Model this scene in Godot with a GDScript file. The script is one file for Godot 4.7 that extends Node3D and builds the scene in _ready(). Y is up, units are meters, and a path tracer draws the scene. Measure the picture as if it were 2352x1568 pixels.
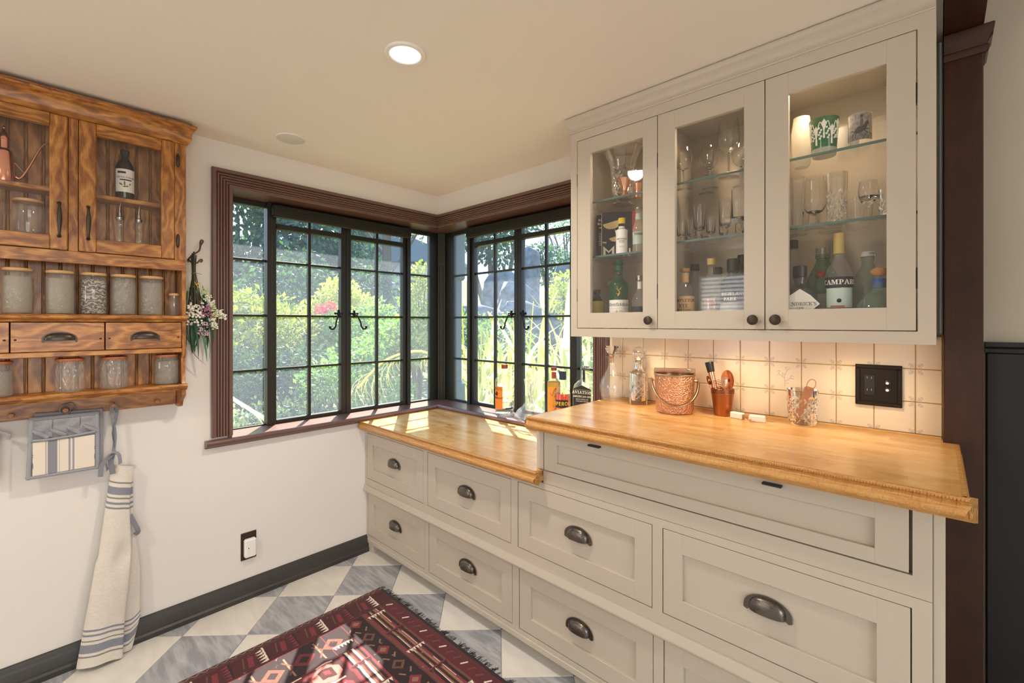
extends Node3D

# ---------------------------------------------------------------- mesh collector
class MB:
	var v := PackedVector3Array()
	var n := PackedVector3Array()
	var t := PackedVector2Array()
	var xf := Transform3D()
	var uvs := Vector2.ONE
	var uvo := Vector2.ZERO

	func tri(a: Vector3, b: Vector3, c: Vector3, na: Vector3, nb: Vector3, nc: Vector3, ua := Vector2.ZERO, ub := Vector2.ZERO, uc := Vector2.ZERO) -> void:
		a = xf * a
		b = xf * b
		c = xf * c
		na = (xf.basis * na).normalized()
		nb = (xf.basis * nb).normalized()
		nc = (xf.basis * nc).normalized()
		if (b - a).cross(c - a).dot(na + nb + nc) > 0.0:
			v.append_array([a, c, b])
			n.append_array([na, nc, nb])
			t.append_array([ua, uc, ub])
		else:
			v.append_array([a, b, c])
			n.append_array([na, nb, nc])
			t.append_array([ua, ub, uc])

	func quad(a: Vector3, b: Vector3, c: Vector3, d: Vector3, nn: Vector3, ua := Vector2(0, 1), ub := Vector2(1, 1), uc := Vector2(1, 0), ud := Vector2(0, 0)) -> void:
		tri(a, b, c, nn, nn, nn, ua, ub, uc)
		tri(a, c, d, nn, nn, nn, ua, uc, ud)

	func box(lo: Vector3, hi: Vector3, bev := 0.0) -> MB:
		var c := (lo + hi) * 0.5
		var h := (hi - lo) * 0.5
		bev = minf(bev, minf(h.x, minf(h.y, h.z)) * 0.9)
		for ax in 3:
			for s in [-1.0, 1.0]:
				var i := (ax + 1) % 3
				var j := (ax + 2) % 3
				var nn := Vector3.ZERO
				nn[ax] = s
				var p := []
				for q in [[-1, -1], [1, -1], [1, 1], [-1, 1]]:
					var w := Vector3.ZERO
					w[ax] = s * h[ax]
					w[i] = q[0] * (h[i] - bev)
					w[j] = q[1] * (h[j] - bev)
					p.append(c + w)
				var u := []
				for w in p:
					u.append(Vector2(w[i], w[j]) * uvs + uvo)
				quad(p[0], p[1], p[2], p[3], nn, u[0], u[1], u[2], u[3])
		if bev > 0.0:
			for ax in 3:
				var i := (ax + 1) % 3
				var j := (ax + 2) % 3
				for si in [-1.0, 1.0]:
					for sj in [-1.0, 1.0]:
						var nn := Vector3.ZERO
						nn[i] = si
						nn[j] = sj
						var p := []
						for q in [[-1, 0], [1, 0], [1, 1], [-1, 1]]:
							var w := Vector3.ZERO
							w[ax] = q[0] * (h[ax] - bev)
							w[i] = si * (h[i] - (bev if q[1] else 0.0))
							w[j] = sj * (h[j] - (0.0 if q[1] else bev))
							p.append(c + w)
						quad(p[0], p[1], p[2], p[3], nn.normalized())
			for sx in [-1.0, 1.0]:
				for sy in [-1.0, 1.0]:
					for sz in [-1.0, 1.0]:
						var s := Vector3(sx, sy, sz)
						var nn := s.normalized()
						var b3 := h - Vector3.ONE * bev
						tri(c + s * Vector3(h.x, b3.y, b3.z), c + s * Vector3(b3.x, h.y, b3.z), c + s * Vector3(b3.x, b3.y, h.z), nn, nn, nn)
		return self

	# surface of revolution round y; prof = Vector2(radius, height) from bottom to top, outside to the right of travel
	func lathe(prof: Array, segs := 28, crease := 38.0, flip := false) -> MB:
		var m := prof.size()
		var sn := []
		for i in m - 1:
			var d: Vector2 = prof[i + 1] - prof[i]
			var q := Vector2(d.y, -d.x).normalized()
			sn.append(-q if flip else q)
		var len := [0.0]
		for i in m - 1:
			len.append(len[i] + (prof[i + 1] - prof[i]).length())
		var tot := maxf(len[m - 1], 1e-6)
		var cc := cos(deg_to_rad(crease))
		for i in m - 1:
			if (prof[i + 1] - prof[i]).length() < 1e-7:
				continue
			var n0: Vector2 = sn[i]
			var n1: Vector2 = sn[i]
			if i > 0 and sn[i - 1].dot(sn[i]) > cc:
				n0 = (sn[i - 1] + sn[i]).normalized()
			if i < m - 2 and sn[i + 1].dot(sn[i]) > cc:
				n1 = (sn[i + 1] + sn[i]).normalized()
			for k in segs:
				var a0 := TAU * k / segs
				var a1 := TAU * (k + 1) / segs
				var d0 := Vector3(sin(a0), 0, cos(a0))
				var d1 := Vector3(sin(a1), 0, cos(a1))
				var r0: float = prof[i].x
				var r1: float = prof[i + 1].x
				var A := d0 * r0 + Vector3(0, prof[i].y, 0)
				var B := d1 * r0 + Vector3(0, prof[i].y, 0)
				var C := d1 * r1 + Vector3(0, prof[i + 1].y, 0)
				var D := d0 * r1 + Vector3(0, prof[i + 1].y, 0)
				var up := Vector3.UP
				var nA := d0 * n0.x + up * n0.y
				var nB := d1 * n0.x + up * n0.y
				var nC := d1 * n1.x + up * n1.y
				var nD := d0 * n1.x + up * n1.y
				var u0 := float(k) / segs
				var u1 := float(k + 1) / segs
				var v0: float = 1.0 - len[i] / tot
				var v1: float = 1.0 - len[i + 1] / tot
				if r0 > 1e-6:
					tri(A, B, C, nA, nB, nC, Vector2(u0, v0), Vector2(u1, v0), Vector2(u1, v1))
				if r1 > 1e-6:
					tri(A, C, D, nA, nC, nD, Vector2(u0, v0), Vector2(u1, v1), Vector2(u0, v1))
		return self

	# grid of points P[i][j]; smooth normals; out = rough outward hint (Callable point -> direction) or null to take the given sign
	func grid(P: Array, wrap := false, sgn := 1.0) -> MB:
		var R := P.size()
		var C: int = P[0].size()
		var N := []
		for i in R:
			var row := PackedVector3Array()
			for j in C:
				var i0 := maxi(i - 1, 0)
				var i1 := mini(i + 1, R - 1)
				var j0 := posmod(j - 1, C) if wrap else maxi(j - 1, 0)
				var j1 := posmod(j + 1, C) if wrap else mini(j + 1, C - 1)
				var nn: Vector3 = (P[i1][j] - P[i0][j]).cross(P[i][j1] - P[i][j0])
				row.append(nn.normalized() * sgn if nn.length() > 1e-12 else Vector3.UP)
			N.append(row)
		var CC := C if wrap else C - 1
		for i in R - 1:
			for j in CC:
				var j1 := (j + 1) % C
				var u0 := float(j) / CC
				var u1 := float(j + 1) / CC
				var v0 := float(i) / (R - 1)
				var v1 := float(i + 1) / (R - 1)
				tri(P[i][j], P[i][j1], P[i + 1][j1], N[i][j], N[i][j1], N[i + 1][j1], Vector2(u0, v0), Vector2(u1, v0), Vector2(u1, v1))
				tri(P[i][j], P[i + 1][j1], P[i + 1][j], N[i][j], N[i + 1][j1], N[i + 1][j], Vector2(u0, v0), Vector2(u1, v1), Vector2(u0, v1))
		return self

	func tube(path: Array, rad, segs := 8, caps := true, flat := 1.0) -> MB:
		var m := path.size()
		var ref := Vector3.UP
		var d: Vector3 = (path[1] - path[0]).normalized()
		if absf(d.dot(ref)) > 0.9:
			ref = Vector3.RIGHT
		var side := d.cross(ref).normalized()
		var rings := []
		for i in m:
			var dd: Vector3 = (path[mini(i + 1, m - 1)] - path[maxi(i - 1, 0)]).normalized()
			side = (side - dd * side.dot(dd)).normalized()
			var up := dd.cross(side)
			var r: float = rad[i] if rad is Array else rad
			var row := PackedVector3Array()
			for k in segs:
				var a := TAU * k / segs
				row.append(path[i] + side * cos(a) * r + up * sin(a) * r * flat)
			rings.append(row)
		for i in m - 1:
			for k in segs:
				var k1 := (k + 1) % segs
				var a: Vector3 = rings[i][k]
				var b: Vector3 = rings[i][k1]
				var c: Vector3 = rings[i + 1][k1]
				var e: Vector3 = rings[i + 1][k]
				var na: Vector3 = (a - path[i]).normalized()
				var nb: Vector3 = (b - path[i]).normalized()
				var nc: Vector3 = (c - path[i + 1]).normalized()
				var ne: Vector3 = (e - path[i + 1]).normalized()
				var w0 := float(i) / (m - 1)
				var w1 := float(i + 1) / (m - 1)
				tri(a, b, c, na, nb, nc, Vector2(float(k) / segs, w0), Vector2(float(k + 1) / segs, w0), Vector2(float(k + 1) / segs, w1))
				tri(a, c, e, na, nc, ne, Vector2(float(k) / segs, w0), Vector2(float(k + 1) / segs, w1), Vector2(float(k) / segs, w1))
		if caps:
			for i in [0, m - 1]:
				var nn: Vector3 = (path[0] - path[1]).normalized() if i == 0 else (path[m - 1] - path[m - 2]).normalized()
				for k in range(1, segs - 1):
					tri(rings[i][0], rings[i][k], rings[i][k + 1], nn, nn, nn)
		return self

	# closed 2-D outline pushed from o along w; sh0 / sh1 slide the ends along w by p.x (mitres)
	func extrude(prof: PackedVector2Array, o: Vector3, ux: Vector3, uy: Vector3, w: Vector3, sh0 := 0.0, sh1 := 0.0, crease := 35.0) -> MB:
		var m := prof.size()
		var wd := w.normalized()
		var area := 0.0
		for i in m:
			area += prof[i].cross(prof[(i + 1) % m])
		var s := 1.0 if area > 0.0 else -1.0
		var sn := []
		for i in m:
			var d := prof[(i + 1) % m] - prof[i]
			sn.append(Vector2(d.y, -d.x).normalized() * s)
		var cc := cos(deg_to_rad(crease))
		var at := 0.0
		for i in m:
			var j := (i + 1) % m
			var p := prof[i]
			var q := prof[j]
			var n0: Vector2 = sn[i]
			var n1: Vector2 = sn[i]
			var pn: Vector2 = sn[posmod(i - 1, m)]
			var nx: Vector2 = sn[j]
			if pn.dot(n0) > cc:
				n0 = (pn + n0).normalized()
			if nx.dot(n1) > cc:
				n1 = (nx + n1).normalized()
			var a := o + ux * p.x + uy * p.y + wd * p.x * sh0
			var b := o + ux * q.x + uy * q.y + wd * q.x * sh0
			var c := o + w + ux * q.x + uy * q.y + wd * q.x * sh1
			var d2 := o + w + ux * p.x + uy * p.y + wd * p.x * sh1
			var N0 := ux * n0.x + uy * n0.y
			var N1 := ux * n1.x + uy * n1.y
			var l := (q - p).length()
			var L := w.length()
			tri(a, b, c, N0, N1, N1, Vector2(0, at), Vector2(0, at + l), Vector2(L, at + l))
			tri(a, c, d2, N0, N1, N0, Vector2(0, at), Vector2(L, at + l), Vector2(L, at))
			at += l
		var ids := Geometry2D.triangulate_polygon(prof)
		for k in range(0, ids.size(), 3):
			for e in 2:
				var P := []
				var U := []
				for z in 3:
					var p := prof[ids[k + z]]
					P.append(o + (w if e else Vector3.ZERO) + ux * p.x + uy * p.y + wd * p.x * (sh1 if e else sh0))
					U.append(p)
				var nn := wd if e else -wd
				tri(P[0], P[1], P[2], nn, nn, nn, U[0], U[1], U[2])
		return self

	func ball(c: Vector3, r: Vector3, segs := 14, rings := 8) -> MB:
		var keep := xf
		xf = keep * Transform3D(Basis.from_scale(r), c)
		var pr := []
		for i in rings + 1:
			var a := -PI / 2 + PI * i / rings
			pr.append(Vector2(maxf(cos(a), 0.0), sin(a)))
		# normals of a scaled ball are close enough to the radial ones
		lathe(pr, segs, 60.0)
		xf = keep
		return self

	func add_mesh(m: Mesh, place := Transform3D()) -> MB:
		for s in m.get_surface_count():
			var a := m.surface_get_arrays(s)
			var V: PackedVector3Array = a[Mesh.ARRAY_VERTEX]
			var NN: PackedVector3Array = a[Mesh.ARRAY_NORMAL]
			var I = a[Mesh.ARRAY_INDEX]
			var ids: PackedInt32Array = I if I != null else PackedInt32Array(range(V.size()))
			for k in range(0, ids.size() - 2, 3):
				tri(place * V[ids[k]], place * V[ids[k + 1]], place * V[ids[k + 2]], place.basis * NN[ids[k]], place.basis * NN[ids[k + 1]], place.basis * NN[ids[k + 2]])
		return self

	func mesh() -> ArrayMesh:
		var a := []
		a.resize(Mesh.ARRAY_MAX)
		a[Mesh.ARRAY_VERTEX] = v
		a[Mesh.ARRAY_NORMAL] = n
		a[Mesh.ARRAY_TEX_UV] = t
		var m := ArrayMesh.new()
		m.add_surface_from_arrays(Mesh.PRIMITIVE_TRIANGLES, a)
		return m

# ---------------------------------------------------------------- nodes
var taken := {}
var M := {}

func numbered(called: String) -> String:
	var k: int = taken.get(called, 0)
	taken[called] = k + 1
	return called if k == 0 else "%s_%03d" % [called, k]

func meta(o: Node, label: String, category := "", group := "", kind := "") -> Node:
	if label: o.set_meta("label", label)
	if category: o.set_meta("category", category)
	if group: o.set_meta("group", group)
	if kind: o.set_meta("kind", kind)
	return o

func thing(called: String, label: String, category: String, at := Vector3.ZERO, turn := 0.0, group := "") -> Node3D:
	var o := Node3D.new()
	o.name = numbered(called)
	add_child(o)
	o.position = at
	o.rotation.y = turn
	meta(o, label, category, group)
	return o

func part(called: String, mb, m: Material, parent: Node, label := "") -> MeshInstance3D:
	var o := MeshInstance3D.new()
	o.name = called
	o.mesh = mb.mesh() if mb is MB else mb
	o.material_override = m
	parent.add_child(o, true)
	if label: o.set_meta("label", label)
	return o

func single(called: String, mb, m: Material, label: String, category: String, at := Vector3.ZERO, turn := 0.0, group := "") -> MeshInstance3D:
	var o := MeshInstance3D.new()
	o.name = numbered(called)
	o.mesh = mb.mesh() if mb is MB else mb
	o.material_override = m
	add_child(o)
	o.position = at
	o.rotation.y = turn
	meta(o, label, category, group)
	return o

func struct(called: String, mb, m: Material, label := "") -> Node3D:
	var o: Node3D
	if mb == null:
		o = Node3D.new()
	else:
		o = MeshInstance3D.new()
		o.mesh = mb.mesh()
		o.material_override = m
	o.name = called
	add_child(o)
	meta(o, label, "", "", "structure")
	return o

func dup(src: Node3D, at: Vector3, turn := 0.0, label := "", group := "") -> Node3D:
	var r: Node3D = src.duplicate()
	var base := src.name.rstrip("0123456789").trim_suffix("_") if src.name.right(4).left(1) == "_" else String(src.name)
	r.name = numbered(base)
	add_child(r)
	r.position = at
	r.rotation.y = turn
	if label: r.set_meta("label", label)
	if group: r.set_meta("group", group)
	return r

func bx(x0: float, y0: float, z0: float, x1: float, y1: float, z1: float, bev := 0.0) -> MB:
	return MB.new().box(Vector3(minf(x0, x1), minf(y0, y1), minf(z0, z1)), Vector3(maxf(x0, x1), maxf(y0, y1), maxf(z0, z1)), bev)

func vs(a: Array) -> Array:      # flat list to Vector2 list
	var r := []
	for i in range(0, a.size(), 2):
		r.append(Vector2(a[i], a[i + 1]))
	return r

func pv(a: Array) -> PackedVector2Array:
	return PackedVector2Array(vs(a))

func arc(c: Vector2, r: float, a0: float, a1: float, k := 6) -> Array:
	var o := []
	for i in k + 1:
		var a := deg_to_rad(lerpf(a0, a1, float(i) / k))
		o.append(c + Vector2(cos(a), sin(a)) * r)
	return o

func curve(pts: Array, k := 6) -> Array:     # Catmull-Rom through points
	var o := []
	for i in pts.size() - 1:
		var p0 = pts[maxi(i - 1, 0)]
		var p3 = pts[mini(i + 2, pts.size() - 1)]
		for j in k:
			o.append(pts[i].cubic_interpolate(pts[i + 1], p0, p3, float(j) / k))
	o.append(pts[pts.size() - 1])
	return o

# ---------------------------------------------------------------- materials
func mat(key: String, col: String, rough := 0.6, metal := 0.0) -> StandardMaterial3D:
	var m := StandardMaterial3D.new()
	m.resource_name = key
	m.albedo_color = Color(col)
	m.roughness = rough
	m.metallic = metal
	M[key] = m
	return m

func tex(im: Image) -> ImageTexture:
	return ImageTexture.create_from_image(im)

func noise(seed_: int, freq: float, oct := 4, type := FastNoiseLite.TYPE_SIMPLEX_SMOOTH) -> FastNoiseLite:
	var f := FastNoiseLite.new()
	f.seed = seed_
	f.frequency = freq
	f.fractal_octaves = oct
	f.noise_type = type
	return f

func grey_noise(seed_: int, freq: float, lo: float, hi: float, size := 256, oct := 4, type := FastNoiseLite.TYPE_SIMPLEX_SMOOTH) -> ImageTexture:
	var src := noise(seed_, freq, oct, type).get_seamless_image(size, size)
	src.convert(Image.FORMAT_L8)
	var d := src.get_data()
	for i in d.size():
		d[i] = int(clampf(lerpf(lo, hi, d[i] / 255.0), 0, 1) * 255)
	return tex(Image.create_from_data(size, size, false, Image.FORMAT_L8, d))

func bump(m: StandardMaterial3D, t: Texture2D, cm: float) -> void:
	m.heightmap_enabled = true
	m.heightmap_texture = t
	m.heightmap_scale = cm

# wood: u runs along the grain; periodic along u
func wood_tex(seed_: int, dark: Color, mid: Color, light: Color, rings: float, contrast: float, knots := 0, w := 512, h := 512, bands := 0, blotch := 0.25) -> ImageTexture:
	var lo := noise(seed_, 0.9, 3)
	var fi := noise(seed_ + 1, 1.0, 2)
	var bl := noise(seed_ + 2, 1.4, 3)
	var rng := RandomNumberGenerator.new()
	rng.seed = seed_
	var ks := []
	for i in knots:
		ks.append([rng.randf() * w, rng.randf() * h, rng.randf_range(3, 6)])
	var tone := []
	for i in maxi(bands, 1) * 4:
		tone.append(rng.randf_range(-1, 1))
	var d := PackedByteArray()
	d.resize(w * h * 3)
	for x in w:
		var a := TAU * x / w
		var cx := cos(a) * 0.55
		var cy := sin(a) * 0.55
		for y in h:
			var yy := float(y) / h
			var bandoff := 0.0
			var bt := 0.0
			if bands > 0:
				var b := int(yy * bands)
				bandoff = b * 7.3
				bt = tone[(b * 4 + int(4.0 * fposmod(float(x) / w + b * 0.37, 1.0))) % tone.size()]
			var warp := 0.0
			var kd := 0.0
			for k in ks:
				var dx := absf(x - k[0])
				dx = minf(dx, w - dx) * 0.22
				var dy: float = y - k[1]
				var q := sqrt(dx * dx + dy * dy)
				warp += 1.1 * exp(-q / (k[2] * 3.5)) * signf(dy)
				kd = maxf(kd, clampf(1.2 - q / k[2], 0, 1))
			var l := lo.get_noise_3d(cx, cy, yy * 2.2 + bandoff)
			var r := 0.5 + 0.5 * sin(TAU * (yy * rings + l * rings * 0.32 + warp))
			r = pow(r, 1.6)
			var f := fi.get_noise_3d(cx * 9.0, cy * 9.0, yy * 70.0 + bandoff)
			var g := bl.get_noise_3d(cx * 2.0, cy * 2.0, yy * 3.0 + bandoff)
			var s := clampf(0.5 + contrast * (r - 0.5) + 0.22 * f + blotch * g + 0.3 * bt, 0, 1)
			var c := dark.lerp(mid, s * 2.0) if s < 0.5 else mid.lerp(light, s * 2.0 - 1.0)
			if kd > 0.0:
				c = c.lerp(dark.darkened(0.45), kd * 0.85)
			var o := (y * w + x) * 3
			d[o] = int(clampf(c.r, 0, 1) * 255)
			d[o + 1] = int(clampf(c.g, 0, 1) * 255)
			d[o + 2] = int(clampf(c.b, 0, 1) * 255)
	return tex(Image.create_from_data(w, h, false, Image.FORMAT_RGB8, d))

# three materials from one wood texture: grain along x, y or z. lenm = metres of grain per repeat, widm = metres across
func woods(key: String, t: Texture2D, rough: float, lenm: float, widm: float, tint := Color.WHITE) -> void:
	var ax := {"x": Vector3(1.0 / lenm, 1.0 / widm, 1.0 / widm), "y": Vector3(1.0 / widm, 1.0 / lenm, 1.0 / widm), "z": Vector3(1.0 / widm, 1.0 / widm, 1.0 / lenm)}
	for k in ["x", "z"]:
		var m := mat(key + "_" + k, "ffffff", rough)
		m.albedo_color = tint
		m.albedo_texture = t
		m.uv1_triplanar = true
		m.uv1_triplanar_sharpness = 8.0
		m.uv1_scale = ax[k]
	# grain must run along the picture's u: turn the picture for vertical boards
	var im: Image = t.get_image().duplicate()
	im.rotate_90(CLOCKWISE)
	var my := mat(key + "_y", "ffffff", rough)
	my.albedo_color = tint
	my.albedo_texture = tex(im)
	my.uv1_triplanar = true
	my.uv1_triplanar_sharpness = 8.0
	my.uv1_scale = ax["y"]

# ---------------------------------------------------------------- the scene
const EYE := Vector3(2.734, 1.49, 2.104)
const CEIL := 2.445
const GLASSX := -0.19        # plane of both windows, outside the wall faces
var rng := RandomNumberGenerator.new()

func _ready() -> void:
	rng.seed = 11
	# camera: level, with the lens shifted down as in an architectural photograph
	var cam := Camera3D.new()
	cam.name = "camera"
	cam.projection = Camera3D.PROJECTION_FRUSTUM
	cam.near = 0.05
	cam.far = 200.0
	cam.size = 2.0 * 0.05 * 784.0 / 1043.45
	cam.frustum_offset = Vector2(0, -0.05 * 41.68 / 1043.45)
	cam.position = EYE
	cam.rotation.y = 0.7535
	add_child(cam)
	cam.current = true
	var env := Environment.new()
	env.background_mode = Environment.BG_SKY
	var sm := ProceduralSkyMaterial.new()
	sm.sky_top_color = Color("8fb4e0")
	sm.sky_horizon_color = Color("e6eef5")
	sm.ground_bottom_color = Color("6b7060")
	sm.ground_horizon_color = Color("b9beb0")
	sm.sky_energy_multiplier = 1.7
	sm.ground_energy_multiplier = 0.5
	sm.sun_angle_max = 1.0
	var sky := Sky.new()
	sky.sky_material = sm
	env.sky = sky
	env.tonemap_mode = Environment.TONE_MAPPER_LINEAR
	env.tonemap_exposure = 1.0
	env.sdfgi_enabled = true
	env.ssao_enabled = true
	env.ssil_enabled = true
	var we := WorldEnvironment.new()
	we.name = "world_environment"
	we.environment = env
	add_child(we)
	# sun: azimuth and height read from the mullion shadows on the sill and the patch on the rug
	var sun := DirectionalLight3D.new()
	sun.name = "sun"
	sun.light_color = Color("fff6ea")
	sun.light_energy = 7.5
	sun.light_angular_distance = 0.55
	sun.shadow_enabled = true
	sun.sky_mode = DirectionalLight3D.SKY_MODE_LIGHT_ONLY
	add_child(sun)
	sun.look_at_from_position(Vector3.ZERO, Vector3(0.5036, -0.7826, 0.366))
	# daylight in the window opening behind the photographer, then an added fill beside
	daylight("back_window_daylight", Vector3(0.75, 1.55, 5.06), Vector3(0, 0, -1), Vector2(0.88, 1.18), 3.0)
	daylight("side_window_daylight", Vector3(5.93, 1.45, 2.6), Vector3(-1, 0, 0), Vector2(2.6, 1.5), 6.0)  # unseen fill lamp, put in to light the left wall evenly
	materials()
	shell()
	windows()
	build_rest()

func daylight(called: String, at: Vector3, dir: Vector3, size: Vector2, energy: float) -> void:
	var l := AreaLight3D.new()
	l.name = called
	l.area_size = size
	l.area_normalize_energy = true
	l.light_energy = energy
	l.light_color = Color("fffaf4")
	l.shadow_enabled = true
	l.set("area_range", 12.0)
	add_child(l)
	l.look_at_from_position(at, at + dir)

func lamp(called: String, at: Vector3, energy: float, size: float, col: String, spot := 0.0, aim := Vector3.DOWN) -> void:
	var l: Light3D
	if spot > 0.0:
		var s := SpotLight3D.new()
		s.spot_angle = spot
		s.spot_angle_attenuation = 0.8
		s.spot_range = 8.0
		s.spot_attenuation = 2.0
		l = s
	else:
		var o := OmniLight3D.new()
		o.omni_range = 8.0
		o.omni_attenuation = 2.0
		l = o
	l.name = called
	l.light_energy = energy
	l.light_size = size
	l.light_color = Color(col)
	l.shadow_enabled = true
	add_child(l)
	l.position = at
	if spot > 0.0:
		l.look_at_from_position(at, at + aim, Vector3.FORWARD if absf(aim.y) > 0.9 else Vector3.UP)

func materials() -> void:
	var plaster := grey_noise(3, 0.02, 0.45, 0.55, 256, 5)
	for k in [["wall", "e8e2da", 0.75], ["ceiling", "f0e9de", 0.8], ["wall_far", "bfb5a3", 0.75]]:  # wall_far is darkened: the dimness of the next room is in its colour
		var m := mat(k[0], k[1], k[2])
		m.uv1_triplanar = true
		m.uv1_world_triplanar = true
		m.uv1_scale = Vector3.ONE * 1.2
		bump(m, plaster, 0.25)
	mat("paint", "c3b8a8", 0.42)
	mat("gap", "30261c", 0.9)
	var rib := mat("trim_brown", "6b4d42", 0.36)
	rib.clearcoat_enabled = true
	rib.clearcoat = 0.35
	rib.clearcoat_roughness = 0.25
	mat("frame", "1e1e15", 0.42)
	mat("frame_wood", "4a4238", 0.5)
	mat("valance", "191a10", 0.6)
	mat("iron", "24221e", 0.4, 0.6)
	mat("baseboard", "3a3836", 0.45)
	mat("black_paint", "17191b", 0.45)
	mat("white_plastic", "f2efe9", 0.35)
	mat("emit", "ffffff", 0.5)
	M.emit.emission_enabled = true
	M.emit.emission = Color("fff4e2")
	M.emit.emission_energy_multiplier = 1.6
	# dusty old window glass: clear glass with dry specks and run marks that catch the sun
	var sp := noise(21, 0.11, 3).get_seamless_image(512, 512)
	var fine := noise(22, 0.35, 2).get_seamless_image(512, 512)
	sp.convert(Image.FORMAT_L8)
	fine.convert(Image.FORMAT_L8)
	var a := sp.get_data()
	var b := fine.get_data()
	var d := PackedByteArray()
	d.resize(512 * 512 * 4)
	for i in 512 * 512:
		var s := a[i] / 255.0
		var f := b[i] / 255.0
		var al := 0.045 + 0.06 * s + (0.25 if f > 0.76 and s > 0.5 else 0.0)
		d[i * 4] = 214
		d[i * 4 + 1] = 228
		d[i * 4 + 2] = 244
		d[i * 4 + 3] = int(clampf(al, 0, 1) * 255)
	var g := mat("window_glass", "ffffff", 0.5)
	g.albedo_texture = tex(Image.create_from_data(512, 512, false, Image.FORMAT_RGBA8, d))
	g.transparency = BaseMaterial3D.TRANSPARENCY_ALPHA
	g.backlight_enabled = true
	g.backlight = Color(1, 1, 1)
	g.uv1_triplanar = true
	g.uv1_world_triplanar = true
	g.uv1_scale = Vector3.ONE * 2.5

func shell() -> void:
	# walls with thickness; openings left for the two corner windows
	var w := MB.new()
	var X := -0.016
	var Z := -0.012
	w.box(Vector3(-0.24, -0.1, -0.236), Vector3(X, 0.845, 5.2))
	w.box(Vector3(-0.24, 2.235, -0.236), Vector3(X, 2.75, 5.2))
	w.box(Vector3(-0.24, 0.845, 1.375), Vector3(X, 2.235, 5.2))
	struct("wall_left", w, M.wall)
	w = MB.new()
	w.box(Vector3(X, -0.1, -0.236), Vector3(2.745, 0.845, Z))
	w.box(Vector3(X, 2.235, -0.236), Vector3(2.745, 2.75, Z))
	w.box(Vector3(1.385, 0.845, -0.236), Vector3(2.745, 2.235, Z))
	struct("wall_right", w, M.wall)
	w = MB.new()
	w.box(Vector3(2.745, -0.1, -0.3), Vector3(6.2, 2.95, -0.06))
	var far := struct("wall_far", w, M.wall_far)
	# dark panelled dado with a cap rail
	var x := 2.846
	var k := 0
	while x < 4.4:
		part("board", bx(x + 0.002, 0.0, -0.06, x + 0.146, 1.395, -0.044, 0.004), M.black_paint, far)
		x += 0.148
		k += 1
	part("cap_rail", MB.new().extrude(pv([0, 0, 0.018, 0, 0.018, 0.012, 0.034, 0.02, 0.034, 0.034, 0, 0.034]), Vector3(2.846, 1.395, -0.06), Vector3(0, 0, 1), Vector3.UP, Vector3(2.0, 0, 0)), M.black_paint, far)
	struct("wall_back", MB.new().box(Vector3(-0.24, -0.1, 5.0), Vector3(0.3, 2.95, 5.2)).box(Vector3(1.2, -0.1, 5.0), Vector3(6.2, 2.95, 5.2)).box(Vector3(0.3, -0.1, 5.0), Vector3(1.2, 0.95, 5.2)).box(Vector3(0.3, 2.15, 5.0), Vector3(1.2, 2.95, 5.2)), M.wall)
	struct("wall_side", MB.new().box(Vector3(6.0, -0.1, -0.3), Vector3(6.2, 2.95, 1.3)).box(Vector3(6.0, -0.1, 3.9), Vector3(6.2, 2.95, 5.2)).box(Vector3(6.0, -0.1, 1.3), Vector3(6.2, 0.7, 3.9)).box(Vector3(6.0, 2.2, 1.3), Vector3(6.2, 2.95, 3.9)), M.wall)
	struct("ceiling", MB.new().box(Vector3(-0.24, CEIL, -0.236), Vector3(2.745, 2.75, 5.2)), M.ceiling)
	struct("ceiling_high", MB.new().box(Vector3(2.745, 2.75, -0.3), Vector3(6.2, 2.95, 5.2)), M.ceiling)
	# exterior eave that shades the heads of both windows
	struct("roof_eave", MB.new().box(Vector3(-0.46, 2.36, -0.456), Vector3(-0.24, 2.5, 5.2)).box(Vector3(-0.24, 2.36, -0.456), Vector3(6.2, 2.5, -0.3)), M.frame_wood)
	# baseboard
	var bp := pv([0, 0, 0.036, 0, 0.038, 0.022, 0.03, 0.03, 0.031, 0.04, 0.022, 0.072, 0.02, 0.082, 0.012, 0.09, 0.01, 0.098, 0, 0.1])
	struct("baseboard_left", MB.new().extrude(bp, Vector3(X, 0, 0.56), Vector3(1, 0, 0), Vector3.UP, Vector3(0, 0, 4.44)), M.baseboard)

func casing_profile() -> PackedVector2Array:
	# across the width (0 = inner edge) and out from the wall
	var p := [Vector2(0, 0), Vector2(0, 0.022), Vector2(0.003, 0.026)]
	p.append_array([Vector2(0.018, 0.026), Vector2(0.0195, 0.017)])
	for i in 4:
		var a := 0.0205 + i * 0.0135
		p.append_array(arc(Vector2(a + 0.0058, 0.0185), 0.0056, 175, 5, 5))
		p.append(Vector2(a + 0.0128, 0.015))
	p.append_array([Vector2(0.0755, 0.017), Vector2(0.077, 0.028), Vector2(0.093, 0.028), Vector2(0.096, 0.024), Vector2(0.096, 0)])
	return PackedVector2Array(p)

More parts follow.
